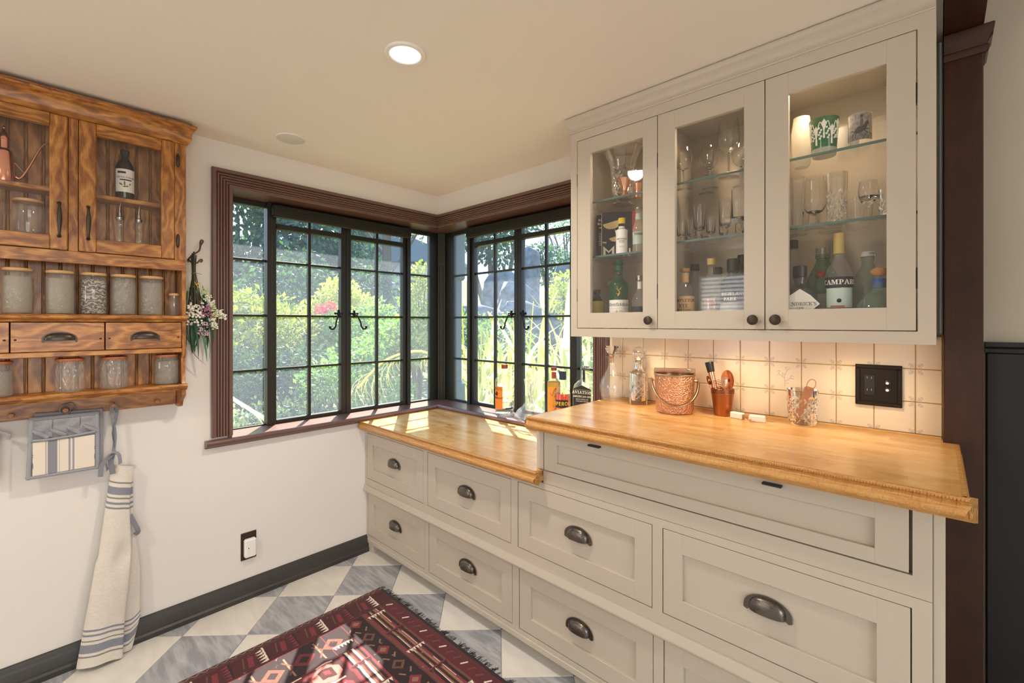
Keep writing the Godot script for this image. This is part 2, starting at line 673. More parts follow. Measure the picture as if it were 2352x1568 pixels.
func windows() -> void:
	var X := -0.016
	var Z := -0.012
	# --- reeded brown casings, head reveals and the L-shaped stool
	var cp := casing_profile()
	var t1 := MB.new()
	t1.extrude(cp, Vector3(X, 2.204, 1.359), Vector3(0, 1, 0), Vector3(1, 0, 0), Vector3(0, 0, -1.375), -1.0, 0.0)
	t1.extrude(cp, Vector3(X, 2.204, 1.359), Vector3(0, 0, 1), Vector3(1, 0, 0), Vector3(0, -1.306, 0), -1.0, 0.0)
	struct("trim_1", t1, M.trim_brown, "reeded dark brown casing round the left corner window")
	var t2 := MB.new()
	t2.extrude(cp, Vector3(1.37, 2.204, Z), Vector3(0, 1, 0), Vector3(0, 0, 1), Vector3(-1.386, 0, 0), -1.0, 0.0)
	t2.extrude(cp, Vector3(1.37, 2.204, Z), Vector3(1, 0, 0), Vector3(0, 0, 1), Vector3(0, -1.306, 0), -1.0, 0.0)
	struct("trim_2", t2, M.trim_brown, "reeded dark brown casing round the right corner window")
	var rv := MB.new()
	rv.box(Vector3(-0.2, 2.206, -0.2), Vector3(0.0, 2.236, 1.38))
	rv.box(Vector3(0.0, 2.206, -0.2), Vector3(1.39, 2.236, 0.0))
	rv.box(Vector3(-0.2, 0.86, 1.361), Vector3(-0.001, 2.206, 1.38))
	rv.box(Vector3(1.372, 0.86, -0.2), Vector3(1.39, 2.206, -0.001))
	struct("trim_3", rv, M.trim_brown, "painted brown head boards above both corner windows")
	var nose := PackedVector2Array([Vector2(-0.235, 0.845), Vector2(0.0, 0.845), Vector2(0.012, 0.858)] + arc(Vector2(0.018, 0.873), 0.015, -70, 80, 8) + [Vector2(0.0, 0.8855), Vector2(-0.235, 0.8855)])
	var stool := MB.new()
	stool.extrude(nose, Vector3(0, 0, 1.483), Vector3(1, 0, 0), Vector3.UP, Vector3(0, 0, -1.483), 0.0, -1.0)
	stool.extrude(nose, Vector3(1.41, 0, 0), Vector3(0, 0, 1), Vector3.UP, Vector3(-1.41, 0, 0), 0.0, -1.0)
	struct("trim_4", stool, M.trim_brown, "dark brown window stool running round the corner")
	# --- the two windows; h runs along the wall, away from the corner
	window("window_1", false)
	window("window_2", true)
	# corner post between them
	var post := MB.new()
	post.extrude(pv([-0.25, -0.25, -0.125, -0.25, -0.125, -0.165, -0.165, -0.125, -0.25, -0.125]), Vector3(0, 0.885, 0), Vector3(1, 0, 0), Vector3(0, 0, 1), Vector3(0, 1.32, 0))
	post.extrude(pv([-0.15, -0.165, -0.135, -0.165, -0.135, -0.15, -0.15, -0.135, -0.165, -0.135, -0.165, -0.15]), Vector3(0, 0.885, 0), Vector3(1, 0, 0), Vector3(0, 0, 1), Vector3(0, 1.06, 0))
	var cpost := struct("window_post", post, M.frame, "dark green timber post where the two corner windows meet")
	for s in 2:
		var m := MB.new()
		for y in [1.0, 1.25, 1.5, 1.75, 2.0]:
			var c := Vector3(-0.173, y, -0.09) if s == 0 else Vector3(-0.09, y, -0.173)
			m.ball(c, Vector3.ONE * 0.004, 8, 5)
		part("screws", m, M.iron, cpost)
	# blind boxes at the window heads
	blind(false)
	blind(true)

func win_box(m: MB, flip: bool, h0: float, y0: float, h1: float, y1: float, d0: float, d1: float, bev := 0.002) -> void:
	# d = depth measured into the room from the glass plane
	if flip:
		m.box(Vector3(h0, y0, GLASSX + d0), Vector3(h1, y1, GLASSX + d1), bev)
	else:
		m.box(Vector3(GLASSX + d0, y0, h0), Vector3(GLASSX + d1, y1, h1), bev)

func blind(flip: bool) -> void:
	var m := MB.new()
	if flip: m.box(Vector3(0.192, 2.127, -0.165), Vector3(1.15, 2.19, -0.105), 0.004)
	else: m.box(Vector3(-0.165, 2.127, 0.162), Vector3(-0.105, 2.19, 1.119), 0.004)
	var o := thing("roller_blind", "dark green blind box at the head of the %s corner window" % ("right" if flip else "left"), "blind", Vector3.ZERO, 0.0, "blind boxes of the corner windows")
	part("casing", m, M.valance, o)
	m = MB.new()
	if flip: m.box(Vector3(0.2, 2.121, -0.15), Vector3(1.142, 2.127, -0.12), 0.002)
	else: m.box(Vector3(-0.15, 2.121, 0.17), Vector3(-0.12, 2.127, 1.111), 0.002)
	part("hem_bar", m, M.frame_wood, o)

func window(called: String, flip: bool) -> void:
	var w := struct(called, null, null)
	# h positions of the lights: strip by the corner, first sash, second sash, outer strip
	var c0 := -0.058 if not flip else -0.036
	var H := [c0, 0.138, 0.198, 0.606, 0.676, 1.082, 1.137, 1.362] if not flip else [c0, 0.154, 0.219, 0.625, 0.692, 1.09, 1.15, 1.373]
	var rows := [0.9, 1.2155, 1.536, 1.86, 2.177]
	var f := MB.new()
	win_box(f, flip, -0.125, 0.885, H[0], 2.206, -0.02, 0.012)
	win_box(f, flip, H[1], 0.885, lerpf(H[1], H[2], 0.5), 2.206, -0.02, 0.04)
	win_box(f, flip, lerpf(H[5], H[6], 0.5), 0.885, H[6], 2.206, -0.02, 0.04)
	win_box(f, flip, H[0], 0.885, H[1], 0.897, -0.02, 0.01)
	win_box(f, flip, H[6], 0.885, H[7], 0.892, -0.02, 0.01)
	win_box(f, flip, H[0], 2.177, H[7], 2.206, -0.02, 0.012)
	part("frame", f, M.frame, w)
	for s in 2:
		var a: float = H[2] if s == 0 else H[4]
		var b: float = H[3] if s == 0 else H[5]
		var e0: float = lerpf(H[1], H[2], 0.5) if s == 0 else lerpf(H[3], H[4], 0.5)
		var e1: float = lerpf(H[3], H[4], 0.5) if s == 0 else lerpf(H[5], H[6], 0.5)
		var m := MB.new()
		win_box(m, flip, e0 + 0.001, 0.888, a, 2.177, -0.016, 0.026)
		win_box(m, flip, b, 0.888, e1 - 0.001, 2.177, -0.016, 0.026)
		win_box(m, flip, a, 0.888, b, 0.909, -0.016, 0.024)
		win_box(m, flip, a, 2.058, b, 2.088, -0.016, 0.03)
		win_box(m, flip, a, 2.165, b, 2.177, -0.016, 0.024)
		var sash := part("sash", m, M.frame, w)
		var mid := (a + b) * 0.5
		var bar := MB.new()
		win_box(bar, flip, mid - 0.0085, 0.9, mid + 0.0085, 2.17, -0.01, 0.014)
		part("glazing_bar", bar, M.frame, sash)
		for r in [1, 2, 3]:
			bar = MB.new()
			win_box(bar, flip, a, rows[r] - 0.007, b, rows[r] + 0.007, -0.009, 0.012)
			part("glazing_bar", bar, M.frame, sash)
		var ys := [0.909, rows[1], rows[2], rows[3], 2.06, 2.17]
		for r in 5:
			for q in 2:
				var p := MB.new()
				win_box(p, flip, a if q == 0 else mid, ys[r], mid if q == 0 else b, ys[r + 1], -0.0015, 0.0015, 0.0)
				part("pane", p, M.window_glass, sash)
		# wrought handle beside the meeting stiles, with a curled tail
		var hx := (b - 0.02) if s == 0 else (a + 0.02)
		var sg := -1.0 if s == 0 else 1.0
		var hm := MB.new()
		var pts := []
		for q in [[0, 1.55, 0.035], [sg * 0.012, 1.54, 0.05], [sg * 0.03, 1.5, 0.058], [sg * 0.036, 1.47, 0.06], [sg * 0.05, 1.452, 0.06], [sg * 0.07, 1.456, 0.06], [sg * 0.072, 1.466, 0.06]]:
			var hh: float = hx + q[0]
			pts.append(Vector3(hh, q[1], GLASSX + q[2]) if flip else Vector3(GLASSX + q[2], q[1], hh))
		hm.tube(curve(pts, 5), 0.0055, 7)
		hm.ball(pts[6], Vector3.ONE * 0.009, 8, 6)
		for q in [[-0.022, 1.556], [0.022, 1.556], [0.0, 1.572], [0.0, 1.535], [0, 1.553]]:
			var c := Vector3(hx + q[0], q[1], GLASSX + 0.03) if flip else Vector3(GLASSX + 0.03, q[1], hx + q[0])
			hm.ball(c, Vector3.ONE * (0.014 if q[0] == 0 and q[1] == 1.553 else 0.009), 8, 6)
		part("window_handle", hm, M.iron, sash)
	for s in 2:
		var a: float = H[0] if s == 0 else H[6]
		var b: float = H[1] if s == 0 else H[7]
		for r in [1, 2, 3]:
			var bar := MB.new()
			win_box(bar, flip, a, rows[r] - 0.007, b, rows[r] + 0.007, -0.009, 0.012)
			part("glazing_bar", bar, M.frame, w)
		for r in 4:
			var p := MB.new()
			win_box(p, flip, a, rows[r], b, rows[r + 1], -0.0015, 0.0015, 0.0)
			part("pane", p, M.window_glass, w)

# ---------------------------------------------------------------- floor and rug
func marble(seed_: int, base: Color, vein: Color, amount: float, stretch: float) -> ImageTexture:
	var a := noise(seed_, 0.004, 3)
	var b := noise(seed_ + 5, 0.007, 4)
	var w := 512
	var d := PackedByteArray()
	d.resize(w * w * 3)
	for y in w:
		for x in w:
			var u := (x + y) * 0.7
			var q := (y - x) * 0.7
			var wv := a.get_noise_2d(u * 0.8, q * stretch) * 22.0
			var s := b.get_noise_2d(u * 0.45 + wv, q * stretch + wv)
			var r := 1.0 - absf(s) * 2.2
			var t := clampf(maxf(r, 0.0) * amount + a.get_noise_2d(u + 300, q * stretch) * amount * 0.9, 0, 1)
			var c := base.lerp(vein, t)
			var o := (y * w + x) * 3
			d[o] = int(c.r * 255)
			d[o + 1] = int(c.g * 255)
			d[o + 2] = int(c.b * 255)
	return tex(Image.create_from_data(w, w, false, Image.FORMAT_RGB8, d))

func floor_tiles() -> void:
	mat("grout", "b3aca0", 0.9)
	var fl := struct("floor", bx(-0.24, -0.12, -0.24, 6.2, -0.004, 5.2), M.grout)
	mat("marble_white", "ffffff", 0.32).albedo_texture = marble(5, Color("e8e3da"), Color("cfcac3"), 0.3, 1.6)
	mat("marble_grey", "ffffff", 0.3).albedo_texture = marble(9, Color("94969c"), Color("c9cacd"), 0.6, 3.0)
	var vars := []
	for i in 6:
		var m := MB.new()
		m.xf = Transform3D(Basis(Vector3.UP, PI / 4), Vector3.ZERO)
		m.uvs = Vector2(1.6, 1.6)
		m.uvo = [Vector2(0.25, 0.27), Vector2(0.5, 0.3), Vector2(0.74, 0.5), Vector2(0.3, 0.74), Vector2(0.62, 0.72), Vector2(0.44, 0.52)][i]
		m.box(Vector3(-0.1512, -0.02, -0.1512), Vector3(0.1512, 0, 0.1512), 0.0015)
		vars.append(m.mesh())
	var p := 0.215
	for i in range(-1, 14):
		for j in range(0, 14):
			if (i + j) % 2 != 0:
				continue
			var c := Vector3(0.105 + p * i, 0, 0.525 + p * j)
			if c.x > 3.0 or c.z > 3.2:
				continue
			var grey := posmod(i, 2) == 1
			var o := part("floor_tile", vars[rng.randi() % 6], M.marble_grey if grey else M.marble_white, fl)
			o.position = c + Vector3(0, rng.randf_range(-0.0004, 0.0004), 0)
			o.rotation.y = PI if rng.randf() < 0.5 else 0.0
	# the rest of the room, out of sight, in one piece
	part("floor_rest", MB.new().box(Vector3(3.0, -0.02, 0.0), Vector3(6.0, 0, 5.0)).box(Vector3(0, -0.02, 3.3), Vector3(3.0, -0.001, 5.0)), M.marble_white, fl)

const RUGW := 1.36
const RUGL := 2.1

class Canvas:
	var im: Image
	var k: float
	func _init(w: int, h: int, ppm: float, c: Color) -> void:
		im = Image.create_empty(w, h, false, Image.FORMAT_RGB8)
		im.fill(c)
		k = ppm
	func rect(x: float, y: float, w: float, h: float, c: Color) -> void:
		im.fill_rect(Rect2i(roundi(x * k), roundi(y * k), maxi(1, roundi(w * k)), maxi(1, roundi(h * k))), c)
	func poly(pts: Array, c: Color) -> void:
		var lo := Vector2(1e9, 1e9)
		var hi := -lo
		var q := PackedVector2Array()
		for p in pts:
			q.append(p * k)
			lo = lo.min(p * k)
			hi = hi.max(p * k)
		for y in range(maxi(0, int(lo.y)), mini(im.get_height(), int(hi.y) + 1)):
			for x in range(maxi(0, int(lo.x)), mini(im.get_width(), int(hi.x) + 1)):
				if Geometry2D.is_point_in_polygon(Vector2(x + 0.5, y + 0.5), q):
					im.set_pixel(x, y, c)
	func line(a: Vector2, b: Vector2, w: float, c: Color) -> void:
		var d := (b - a).normalized().orthogonal() * w * 0.5
		poly([a + d, b + d, b - d, a - d], c)

func rug() -> void:
	# drawn in metres: x along the short side, y along the long one; the corner in view is the origin
	var K := 620.0
	var maroon := Color("40191c")
	var dark := Color("241416")
	var red := Color("7c2c34")
	var brown := Color("6a4436")
	var tan := Color("8f6b54")
	var cream := Color("e4d8c8")
	var cv := Canvas.new(int(RUGW * K), int(RUGL * K), K, maroon)
	var W := RUGW
	var L := RUGL
	# field
	cv.rect(0.36, 0.46, W - 0.72, L - 0.92, Color("6e2a2e"))
	var r := RandomNumberGenerator.new()
	r.seed = 4
	# end bands along the short edge: dark, dashes, stripes, diamonds, stripes, field
	cv.rect(0, 0, W, 0.02, dark)
	cv.rect(0, 0.02, W, 0.075, Color("5a1e24"))
	for i in 26:
		var x := 0.03 + i * 0.05
		cv.line(Vector2(x, 0.075), Vector2(x + 0.018, 0.045), 0.009, cream if i % 3 == 0 else (red if i % 3 == 1 else brown))
	var y := 0.098
	for i in 9:
		cv.rect(0.15, y, W - 0.3, 0.012, [brown, dark, red, tan, maroon, tan, dark, red, brown][i])
		y += 0.012
	for i in 5:
		cv.rect(0.16 + i * 0.25, 0.128, 0.16, 0.004, cream)
		cv.rect(0.18 + i * 0.25, 0.164, 0.16, 0.004, cream)
	cv.rect(0.13, 0.206, W - 0.26, 0.11, dark)
	for i in 9:
		var c := Vector2(0.21 + i * 0.125, 0.26)
		cv.poly([c + Vector2(0, -0.034), c + Vector2(0.036, 0), c + Vector2(0, 0.034), c + Vector2(-0.036, 0)], brown if i % 2 else red)
		cv.poly([c + Vector2(0, -0.018), c + Vector2(0.018, 0), c + Vector2(0, 0.018), c + Vector2(-0.018, 0)], dark if i % 2 else tan)
		for s in [-1, 1]:
			cv.line(c + Vector2(0.05, 0.03 * s), c + Vector2(0.075, 0.012 * s), 0.008, tan)
	y = 0.316
	for i in 9:
		cv.rect(0.26, y, W - 0.52, 0.011, [red, dark, brown, cream, maroon, brown, cream, dark, red][i])
		y += 0.011
	# long-side bands
	var rows := int(L / 0.036)
	cv.rect(0, 0.0, 0.034, L, Color("3a1a18"))
	for i in rows:
		cv.line(Vector2(0.004, i * 0.036), Vector2(0.028, i * 0.036 + 0.018), 0.007, tan)
		cv.line(Vector2(0.028, i * 0.036 + 0.018), Vector2(0.004, i * 0.036 + 0.036), 0.007, tan)
	cv.rect(W - 0.034, 0, 0.034, L, Color("3a1a18"))
	cv.rect(0.036, 0.02, 0.13, L - 0.04, Color("481619"))
	cv.rect(W - 0.166, 0.02, 0.13, L - 0.04, Color("481619"))
	for sd in 2:
		for i in 15:
			var o := Vector2(0.1 if sd == 0 else W - 0.1, 0.1 + i * 0.135)
			for j in 5:
				cv.poly([o + Vector2(-0.045 + j * 0.02, 0.0), o + Vector2(-0.028 + j * 0.02, 0.004), o + Vector2(-0.034 + j * 0.02, 0.03)], cream if i % 2 == 0 else red)
			cv.line(o + Vector2(-0.055, -0.006), o + Vector2(0.05, 0.0), 0.008, cream if i % 2 == 0 else dark)
			cv.line(o + Vector2(-0.03, 0.05), o + Vector2(0.04, 0.062), 0.022, Color("7c2830"))
			cv.line(o + Vector2(-0.04, 0.075), o + Vector2(0.03, 0.09), 0.006, brown)
		var bx0 := 0.17 if sd == 0 else W - 0.35
		cv.rect(bx0, 0.3, 0.18, L - 0.6, dark)
		for i in 11:
			var c := Vector2(bx0 + 0.09, 0.4 + i * 0.13)
			cv.poly([c + Vector2(0, -0.05), c + Vector2(0.05, 0), c + Vector2(0, 0.05), c + Vector2(-0.05, 0)], [brown, Color("6a2228")][i % 2])
			cv.poly([c + Vector2(0, -0.024), c + Vector2(0.024, 0), c + Vector2(0, 0.024), c + Vector2(-0.024, 0)], dark)
			cv.line(c + Vector2(-0.07, 0.062), c + Vector2(0.07, 0.062), 0.008, tan)
			cv.line(c + Vector2(0.0, 0.05), c + Vector2(0.05, 0.078), 0.008, brown)
			cv.line(c + Vector2(0.0, 0.05), c + Vector2(-0.05, 0.078), 0.008, brown)
	# field of stepped medallions
	for i in 5:
		for j in 8:
			var c := Vector2(0.42 + i * 0.13, 0.5 + j * 0.13)
			var col: Color = [Color("b86a60"), Color("3a1a1e"), Color("c08a74"), Color("8e3038")][(i * 3 + j) % 4]
			cv.poly([c + Vector2(-0.02, -0.06), c + Vector2(0.02, -0.06), c + Vector2(0.055, -0.02), c + Vector2(0.055, 0.02), c + Vector2(0.02, 0.06), c + Vector2(-0.02, 0.06), c + Vector2(-0.055, 0.02), c + Vector2(-0.055, -0.02)], col)
			cv.rect(c.x - 0.03, c.y - 0.03, 0.06, 0.06, Color("d8bfa8") if (i + j) % 2 else maroon)
			cv.rect(c.x - 0.014, c.y - 0.014, 0.028, 0.028, red)
			for s in [-1, 1]:
				cv.line(c + Vector2(0.062 * s, -0.05), c + Vector2(0.062 * s, 0.03), 0.006, cream)
	# small flecks and outlines woven all over the dark bands
	for i in 420:
		var fx := r.randf_range(0.04, W - 0.04)
		var fy := r.randf_range(0.1, L - 0.1)
		if (fx > 0.36 and fx < W - 0.36 and fy > 0.46) or fy < 0.1:
			continue
		var fc: Color = [brown, red, tan, Color("5a2228"), Color("2a1618")][r.randi() % 5]
		if i % 2 == 0:
			cv.rect(fx, fy, 0.012, 0.004, fc)
			cv.rect(fx + 0.004, fy - 0.004, 0.004, 0.012, fc)
		else:
			cv.line(Vector2(fx, fy), Vector2(fx + 0.014, fy + 0.011), 0.005, fc)
	for q in [[0.036, 0.02], [0.166, 0.206], [0.35, 0.316]]:
		cv.rect(q[0], q[1], 0.004, L - 2.0 * q[1], red)
		cv.rect(W - q[0] - 0.004, q[1], 0.004, L - 2.0 * q[1], red)
	for q in [0.096, 0.206, 0.314, 0.416]:
		cv.rect(0.15, q, W - 0.3, 0.004, red)
	# white saw-tooth combs across the striped bands
	for i in 7:
		for yb in [0.1, 0.318]:
			var cx: float = 0.2 + i * 0.17 + (0.08 if yb > 0.2 else 0.0)
			cv.rect(cx, yb, 0.006, 0.1, red)
			for j in 6:
				cv.poly([Vector2(cx + 0.006, yb + j * 0.016), Vector2(cx + 0.03, yb + 0.008 + j * 0.016), Vector2(cx + 0.006, yb + 0.016 + j * 0.016)], cream if i % 2 == 0 else maroon)
	# yarn: small tone changes knot by knot
	var d := cv.im.get_data()
	for i in range(0, d.size(), 3):
		var f := r.randf_range(0.82, 1.16)
		d[i] = int(clampf(d[i] * f, 0, 255))
		d[i + 1] = int(clampf(d[i + 1] * f, 0, 255))
		d[i + 2] = int(clampf(d[i + 2] * f, 0, 255))
	var m := mat("rug", "ffffff", 0.95)
	m.albedo_texture = tex(Image.create_from_data(cv.im.get_width(), cv.im.get_height(), false, Image.FORMAT_RGB8, d))
	m.rim_enabled = true
	m.rim = 0.3
	m.rim_tint = 0.6
	var nz := noise(31, 1.6, 2)
	var P := []
	var nx := 44
	var ny := 66
	for j in ny + 1:
		var row := PackedVector3Array()
		for i in nx + 1:
			var x := RUGW * i / nx
			var z := RUGL * j / ny
			var h := 0.008 + 0.003 * nz.get_noise_2d(x * 3.0, z * 3.0)
			# two soft folds in the pile
			h += 0.012 * exp(-pow((z - 0.52 - 0.35 * (x - 0.45)) / 0.018, 2)) * smoothstep(0.2, 0.45, x) * smoothstep(0.95, 0.6, x)
			h += 0.009 * exp(-pow((x - 0.5 - 0.2 * (z - 0.4)) / 0.02, 2)) * smoothstep(0.3, 0.42, z) * smoothstep(0.75, 0.55, z)
			if i == 0 or j == 0 or i == nx or j == ny:
				h = 0.0005
			row.append(Vector3(x, h, z))
		P.append(row)
	var mb := MB.new().grid(P, false, 1.0)
	var rg := thing("rug", "dark red and brown woven tribal rug lying on the chequered marble floor", "rug", Vector3(0.435, 0.0005, 0.74))
	part("pile", mb, m, rg)
	var fr := MB.new()
	var r2 := RandomNumberGenerator.new()
	r2.seed = 8
	for i in 190:
		var x := r2.randf() * RUGW
		var l := r2.randf_range(0.008, 0.03)
		fr.tube([Vector3(x, 0.004, 0.002), Vector3(x + r2.randf_range(-0.006, 0.006), 0.003, -l * 0.6), Vector3(x + r2.randf_range(-0.012, 0.012), 0.0015, -l)], [0.0014, 0.0012, 0.0006], 4)
	var fo := part("fringe", fr, mat("fringe", "2b2024", 0.9), rg)
	fo.set_meta("kind", "stuff")

# ---------------------------------------------------------------- drawer units and worktops
func shaker(w: float, h: float, mx: float, my0: float, my1: float, th := 0.02, deep := 0.0115) -> MB:
	# a drawer front: origin at its lower left back corner, framed panel recessed by deep
	var m := MB.new()
	m.box(Vector3(0.001, 0.001, 0), Vector3(w - 0.001, h - 0.001, th - deep))
	m.box(Vector3(0, 0, 0.001), Vector3(mx, h, th), 0.0012)
	m.box(Vector3(w - mx, 0, 0.001), Vector3(w, h, th), 0.0012)
	m.box(Vector3(mx - 0.0015, 0, 0.001), Vector3(w - mx + 0.0015, my0, th), 0.0012)
	m.box(Vector3(mx - 0.0015, h - my1, 0.001), Vector3(w - mx + 0.0015, h, th), 0.0012)
	return m

func cup_pull(a: float, b: float, c: float, ears: float) -> MB:
	# hood open below; flange against the front with two screws
	var m := MB.new()
	var P := []
	for i in 11:
		var ph := deg_to_rad(lerpf(-12, 88, i / 10.0))
		var row := PackedVector3Array()
		for j in 21:
			var la := deg_to_rad(lerpf(-90, 90, j / 20.0))
			var q := pow(absf(sin(la)), 0.8) * signf(sin(la))
			row.append(Vector3(a * q * pow(cos(ph), 0.7), b * sin(ph), c * pow(maxf(cos(la), 0.0), 0.75) * pow(maxf(cos(ph), 0.0), 0.7) + 0.001))
		P.append(row)
	m.grid(P, false, 1.0)
	var out := []
	for i in 17:
		var t := deg_to_rad(180.0 - 180.0 * i / 16.0)
		out.append(Vector2(cos(t) * (a + ears), sin(t) * (b + 0.005)))
	out.append(Vector2(a + ears, -0.012))
	out.append(Vector2(a + ears * 0.4, -0.016))
	out.append(Vector2(a * 0.9, -0.008))
	out.append(Vector2(-a * 0.9, -0.008))
	out.append(Vector2(-a - ears * 0.4, -0.016))
	out.append(Vector2(-a - ears, -0.012))
	m.extrude(PackedVector2Array(out), Vector3.ZERO, Vector3.RIGHT, Vector3.UP, Vector3(0, 0, 0.003))
	return m

func pull_screws(a: float, ears: float) -> MB:
	var m := MB.new()
	for s in [-1, 1]:
		m.ball(Vector3(s * (a + ears * 0.45), -0.005, 0.003), Vector3(0.003, 0.003, 0.0015), 8, 4)
	return m

func drawer(parent: Node3D, x0: float, y0: float, x1: float, y1: float, z: float, mx: float, my0: float, my1: float, knob := true) -> void:
	var d := part("drawer", shaker(x1 - x0, y1 - y0, mx, my0, my1), M.paint, parent)
	d.position = Vector3(x0, y0, z - 0.0205)
	if knob:
		var p := part("handle", pull_mesh, M.pewter, d)
		p.position = Vector3((x1 - x0) * 0.5, y_pull(y1 - y0), 0.0128)

var pull_mesh: ArrayMesh
func y_pull(h: float) -> float:
	return h * 0.49

func base_units() -> void:
	var pw := mat("pewter", "6a655e", 0.3, 0.85)
	pw.roughness_texture = grey_noise(44, 0.03, 0.5, 1.0, 128)
	pw.roughness_texture_channel = BaseMaterial3D.TEXTURE_CHANNEL_RED
	pw.roughness = 0.42
	pull_mesh = cup_pull(0.05, 0.038, 0.024, 0.016).mesh()
	var zl := 0.576      # lower row
	var zu := 0.585      # upper row stands a little proud
	var cols := [[0.008, 0.624], [0.667, 1.3], [1.347, 1.99], [2.033, 2.683]]
	var u := thing("drawer_unit", "long cream drawer unit with two rows of recessed drawer fronts under the worktops", "cabinet")
	var b := MB.new()
	b.box(Vector3(-0.012, 0.06, 0.02), Vector3(2.724, 0.43, 0.545))
	b.box(Vector3(-0.012, 0.43, 0.02), Vector3(2.724, 0.803, 0.555))
	# lower face frame
	b.box(Vector3(-0.012, 0.0845, 0.54), Vector3(2.724, 0.104, zl), 0.0)
	b.box(Vector3(-0.012, 0.055, 0.54), Vector3(2.724, 0.084, zl + 0.004), 0.003)
	b.box(Vector3(-0.012, 0.0, 0.5), Vector3(0.063, 0.06, zl), 0.002)
	b.box(Vector3(2.661, 0.0, 0.5), Vector3(2.724, 0.06, zl), 0.002)
	var xs := [-0.012, 0.005, 0.627, 0.664, 1.303, 1.344, 1.993, 2.03, 2.686, 2.724]
	for i in range(0, 10, 2):
		b.box(Vector3(xs[i], 0.104, 0.54), Vector3(xs[i + 1], 0.387, zl), 0.0)
		b.box(Vector3(xs[i], 0.477, 0.552), Vector3(xs[i + 1], 0.775, zu), 0.0)
	b.box(Vector3(-0.012, 0.434, 0.551), Vector3(2.724, 0.477, zu), 0.0)
	b.box(Vector3(-0.012, 0.775, 0.551), Vector3(2.724, 0.803, zu), 0.0)
	b.box(Vector3(-0.012, 0.387, 0.539), Vector3(2.724, 0.43, zl), 0.0)
	part("body", b, M.paint, u)
	var rail := PackedVector2Array([Vector2(0.55, 0.388), Vector2(0.585, 0.388)] + arc(Vector2(0.588, 0.402), 0.013, -80, 30, 6) + [Vector2(0.594, 0.428), Vector2(0.592, 0.4335), Vector2(0.55, 0.4335)])
	part("rail", MB.new().extrude(rail, Vector3(-0.012, 0, 0), Vector3(0, 0, 1), Vector3.UP, Vector3(2.736, 0, 0)), M.paint, u)
	part("filler_strip", bx(2.7255, 0.0, 0.5, 2.747, 1.04, 0.58, 0.001), M.paint, u)
	for i in 4:
		drawer(u, cols[i][0], 0.107, cols[i][1], 0.3845, zl, 0.067, 0.067, 0.068)
		drawer(u, cols[i][0], 0.4795, cols[i][1], 0.7725, zu, 0.067, 0.067, 0.068)
	# raised case on the right half
	var r := thing("raised_cabinet", "cream raised case with one long flap front under the higher worktop", "cabinet")
	b = MB.new()
	b.box(Vector3(1.457, 0.862, 0.02), Vector3(2.724, 1.043, 0.555))
	b.box(Vector3(1.494, 0.805, 0.3), Vector3(2.724, 0.862, 0.555))
	b.box(Vector3(1.457, 0.862, 0.5), Vector3(1.493, 1.043, zu), 0.0)
	b.box(Vector3(1.494, 0.8045, 0.5), Vector3(2.687, 0.857, zu), 0.0)
	b.box(Vector3(2.687, 0.8045, 0.5), Vector3(2.724, 1.043, zu), 0.0)
	part("body", b, M.paint, r)
	var fp := part("flap", shaker(2.68 - 1.4965, 0.18, 0.068, 0.04, 0.062), M.paint, r)
	fp.position = Vector3(1.4965, 0.8605, zu - 0.0205)
	for x in [1.755, 2.374]:
		part("catch", bx(x - 0.026, 1.008, zu - 0.005, x + 0.026, 1.0145, zu + 0.016, 0.001), M.black_paint, r, "small black push catch")

func worktop(called: String, label: String, x0: float, x1: float, top: float, zf: float, tone: String, fancy: bool) -> Node3D:
	var w := thing(called, label, "worktop")
	var y0 := top - 0.055
	var slab := MB.new()
	var xb := minf(x1 - 0.012, 2.746)
	slab.box(Vector3(x0 + 0.012, y0, -0.003), Vector3(xb, top, zf - 0.012))
	if fancy:
		slab.box(Vector3(xb, y0, 0.053), Vector3(x1 - 0.012, top, zf - 0.012))
	part("slab", slab, M[tone + "_x"], w)
	# moulded front edge: a bead on top, a groove, then a carved ovolo
	var pr: Array = [Vector2(-0.014, 0.055), Vector2(-0.004, 0.055)]
	pr += arc(Vector2(-0.0045, 0.0505), 0.0045, 88, -75, 6)
	pr += [Vector2(-0.006, 0.044), Vector2(-0.003, 0.041), Vector2(-0.005, 0.0375)]
	pr += [Vector2(-0.002, 0.034)] + arc(Vector2(-0.008, 0.018), 0.0135, 62, -62, 8) + [Vector2(-0.006, 0.003), Vector2(-0.008, 0.0), Vector2(-0.014, 0.0)]
	var m := MB.new()
	m.extrude(PackedVector2Array(pr), Vector3(x0, y0, zf), Vector3(0, 0, 1), Vector3.UP, Vector3(x1 - x0, 0, 0), 1.0, -1.0)
	m.extrude(PackedVector2Array(pr), Vector3(x1, y0, zf), Vector3(1, 0, 0), Vector3.UP, Vector3(0, 0, -zf + (0.053 if fancy else -0.003)), -1.0, 0.0)
	m.extrude(PackedVector2Array(pr), Vector3(x0, y0, zf), Vector3(-1, 0, 0), Vector3.UP, Vector3(0, 0, -zf - 0.003), -1.0, 0.0)
	part("moulded_edge", m, M[tone + "_edge"], w)
	m = MB.new()
	if fancy:
		# a row of small notched beads under the top arris
		var x := x0 + 0.004
		while x < x1 - 0.004:
			m.box(Vector3(x, top - 0.0085, zf - 0.004), Vector3(x + 0.004, top - 0.0022, zf + 0.0009), 0.0006)
			x += 0.0062
		part("beading", m, M[tone + "_edge"], w)
		m = MB.new()
		m.extrude(pv([0, 0, 0.006, 0, 0.005, 0.004, 0.002, 0.0065, 0, 0.007]), Vector3(x0 + 0.012, top, -0.001), Vector3(0, 0, 1), Vector3.UP, Vector3(x1 - x0 - 0.055, 0, 0))
		part("back_strip", m, M[tone + "_x"], w)
	return w

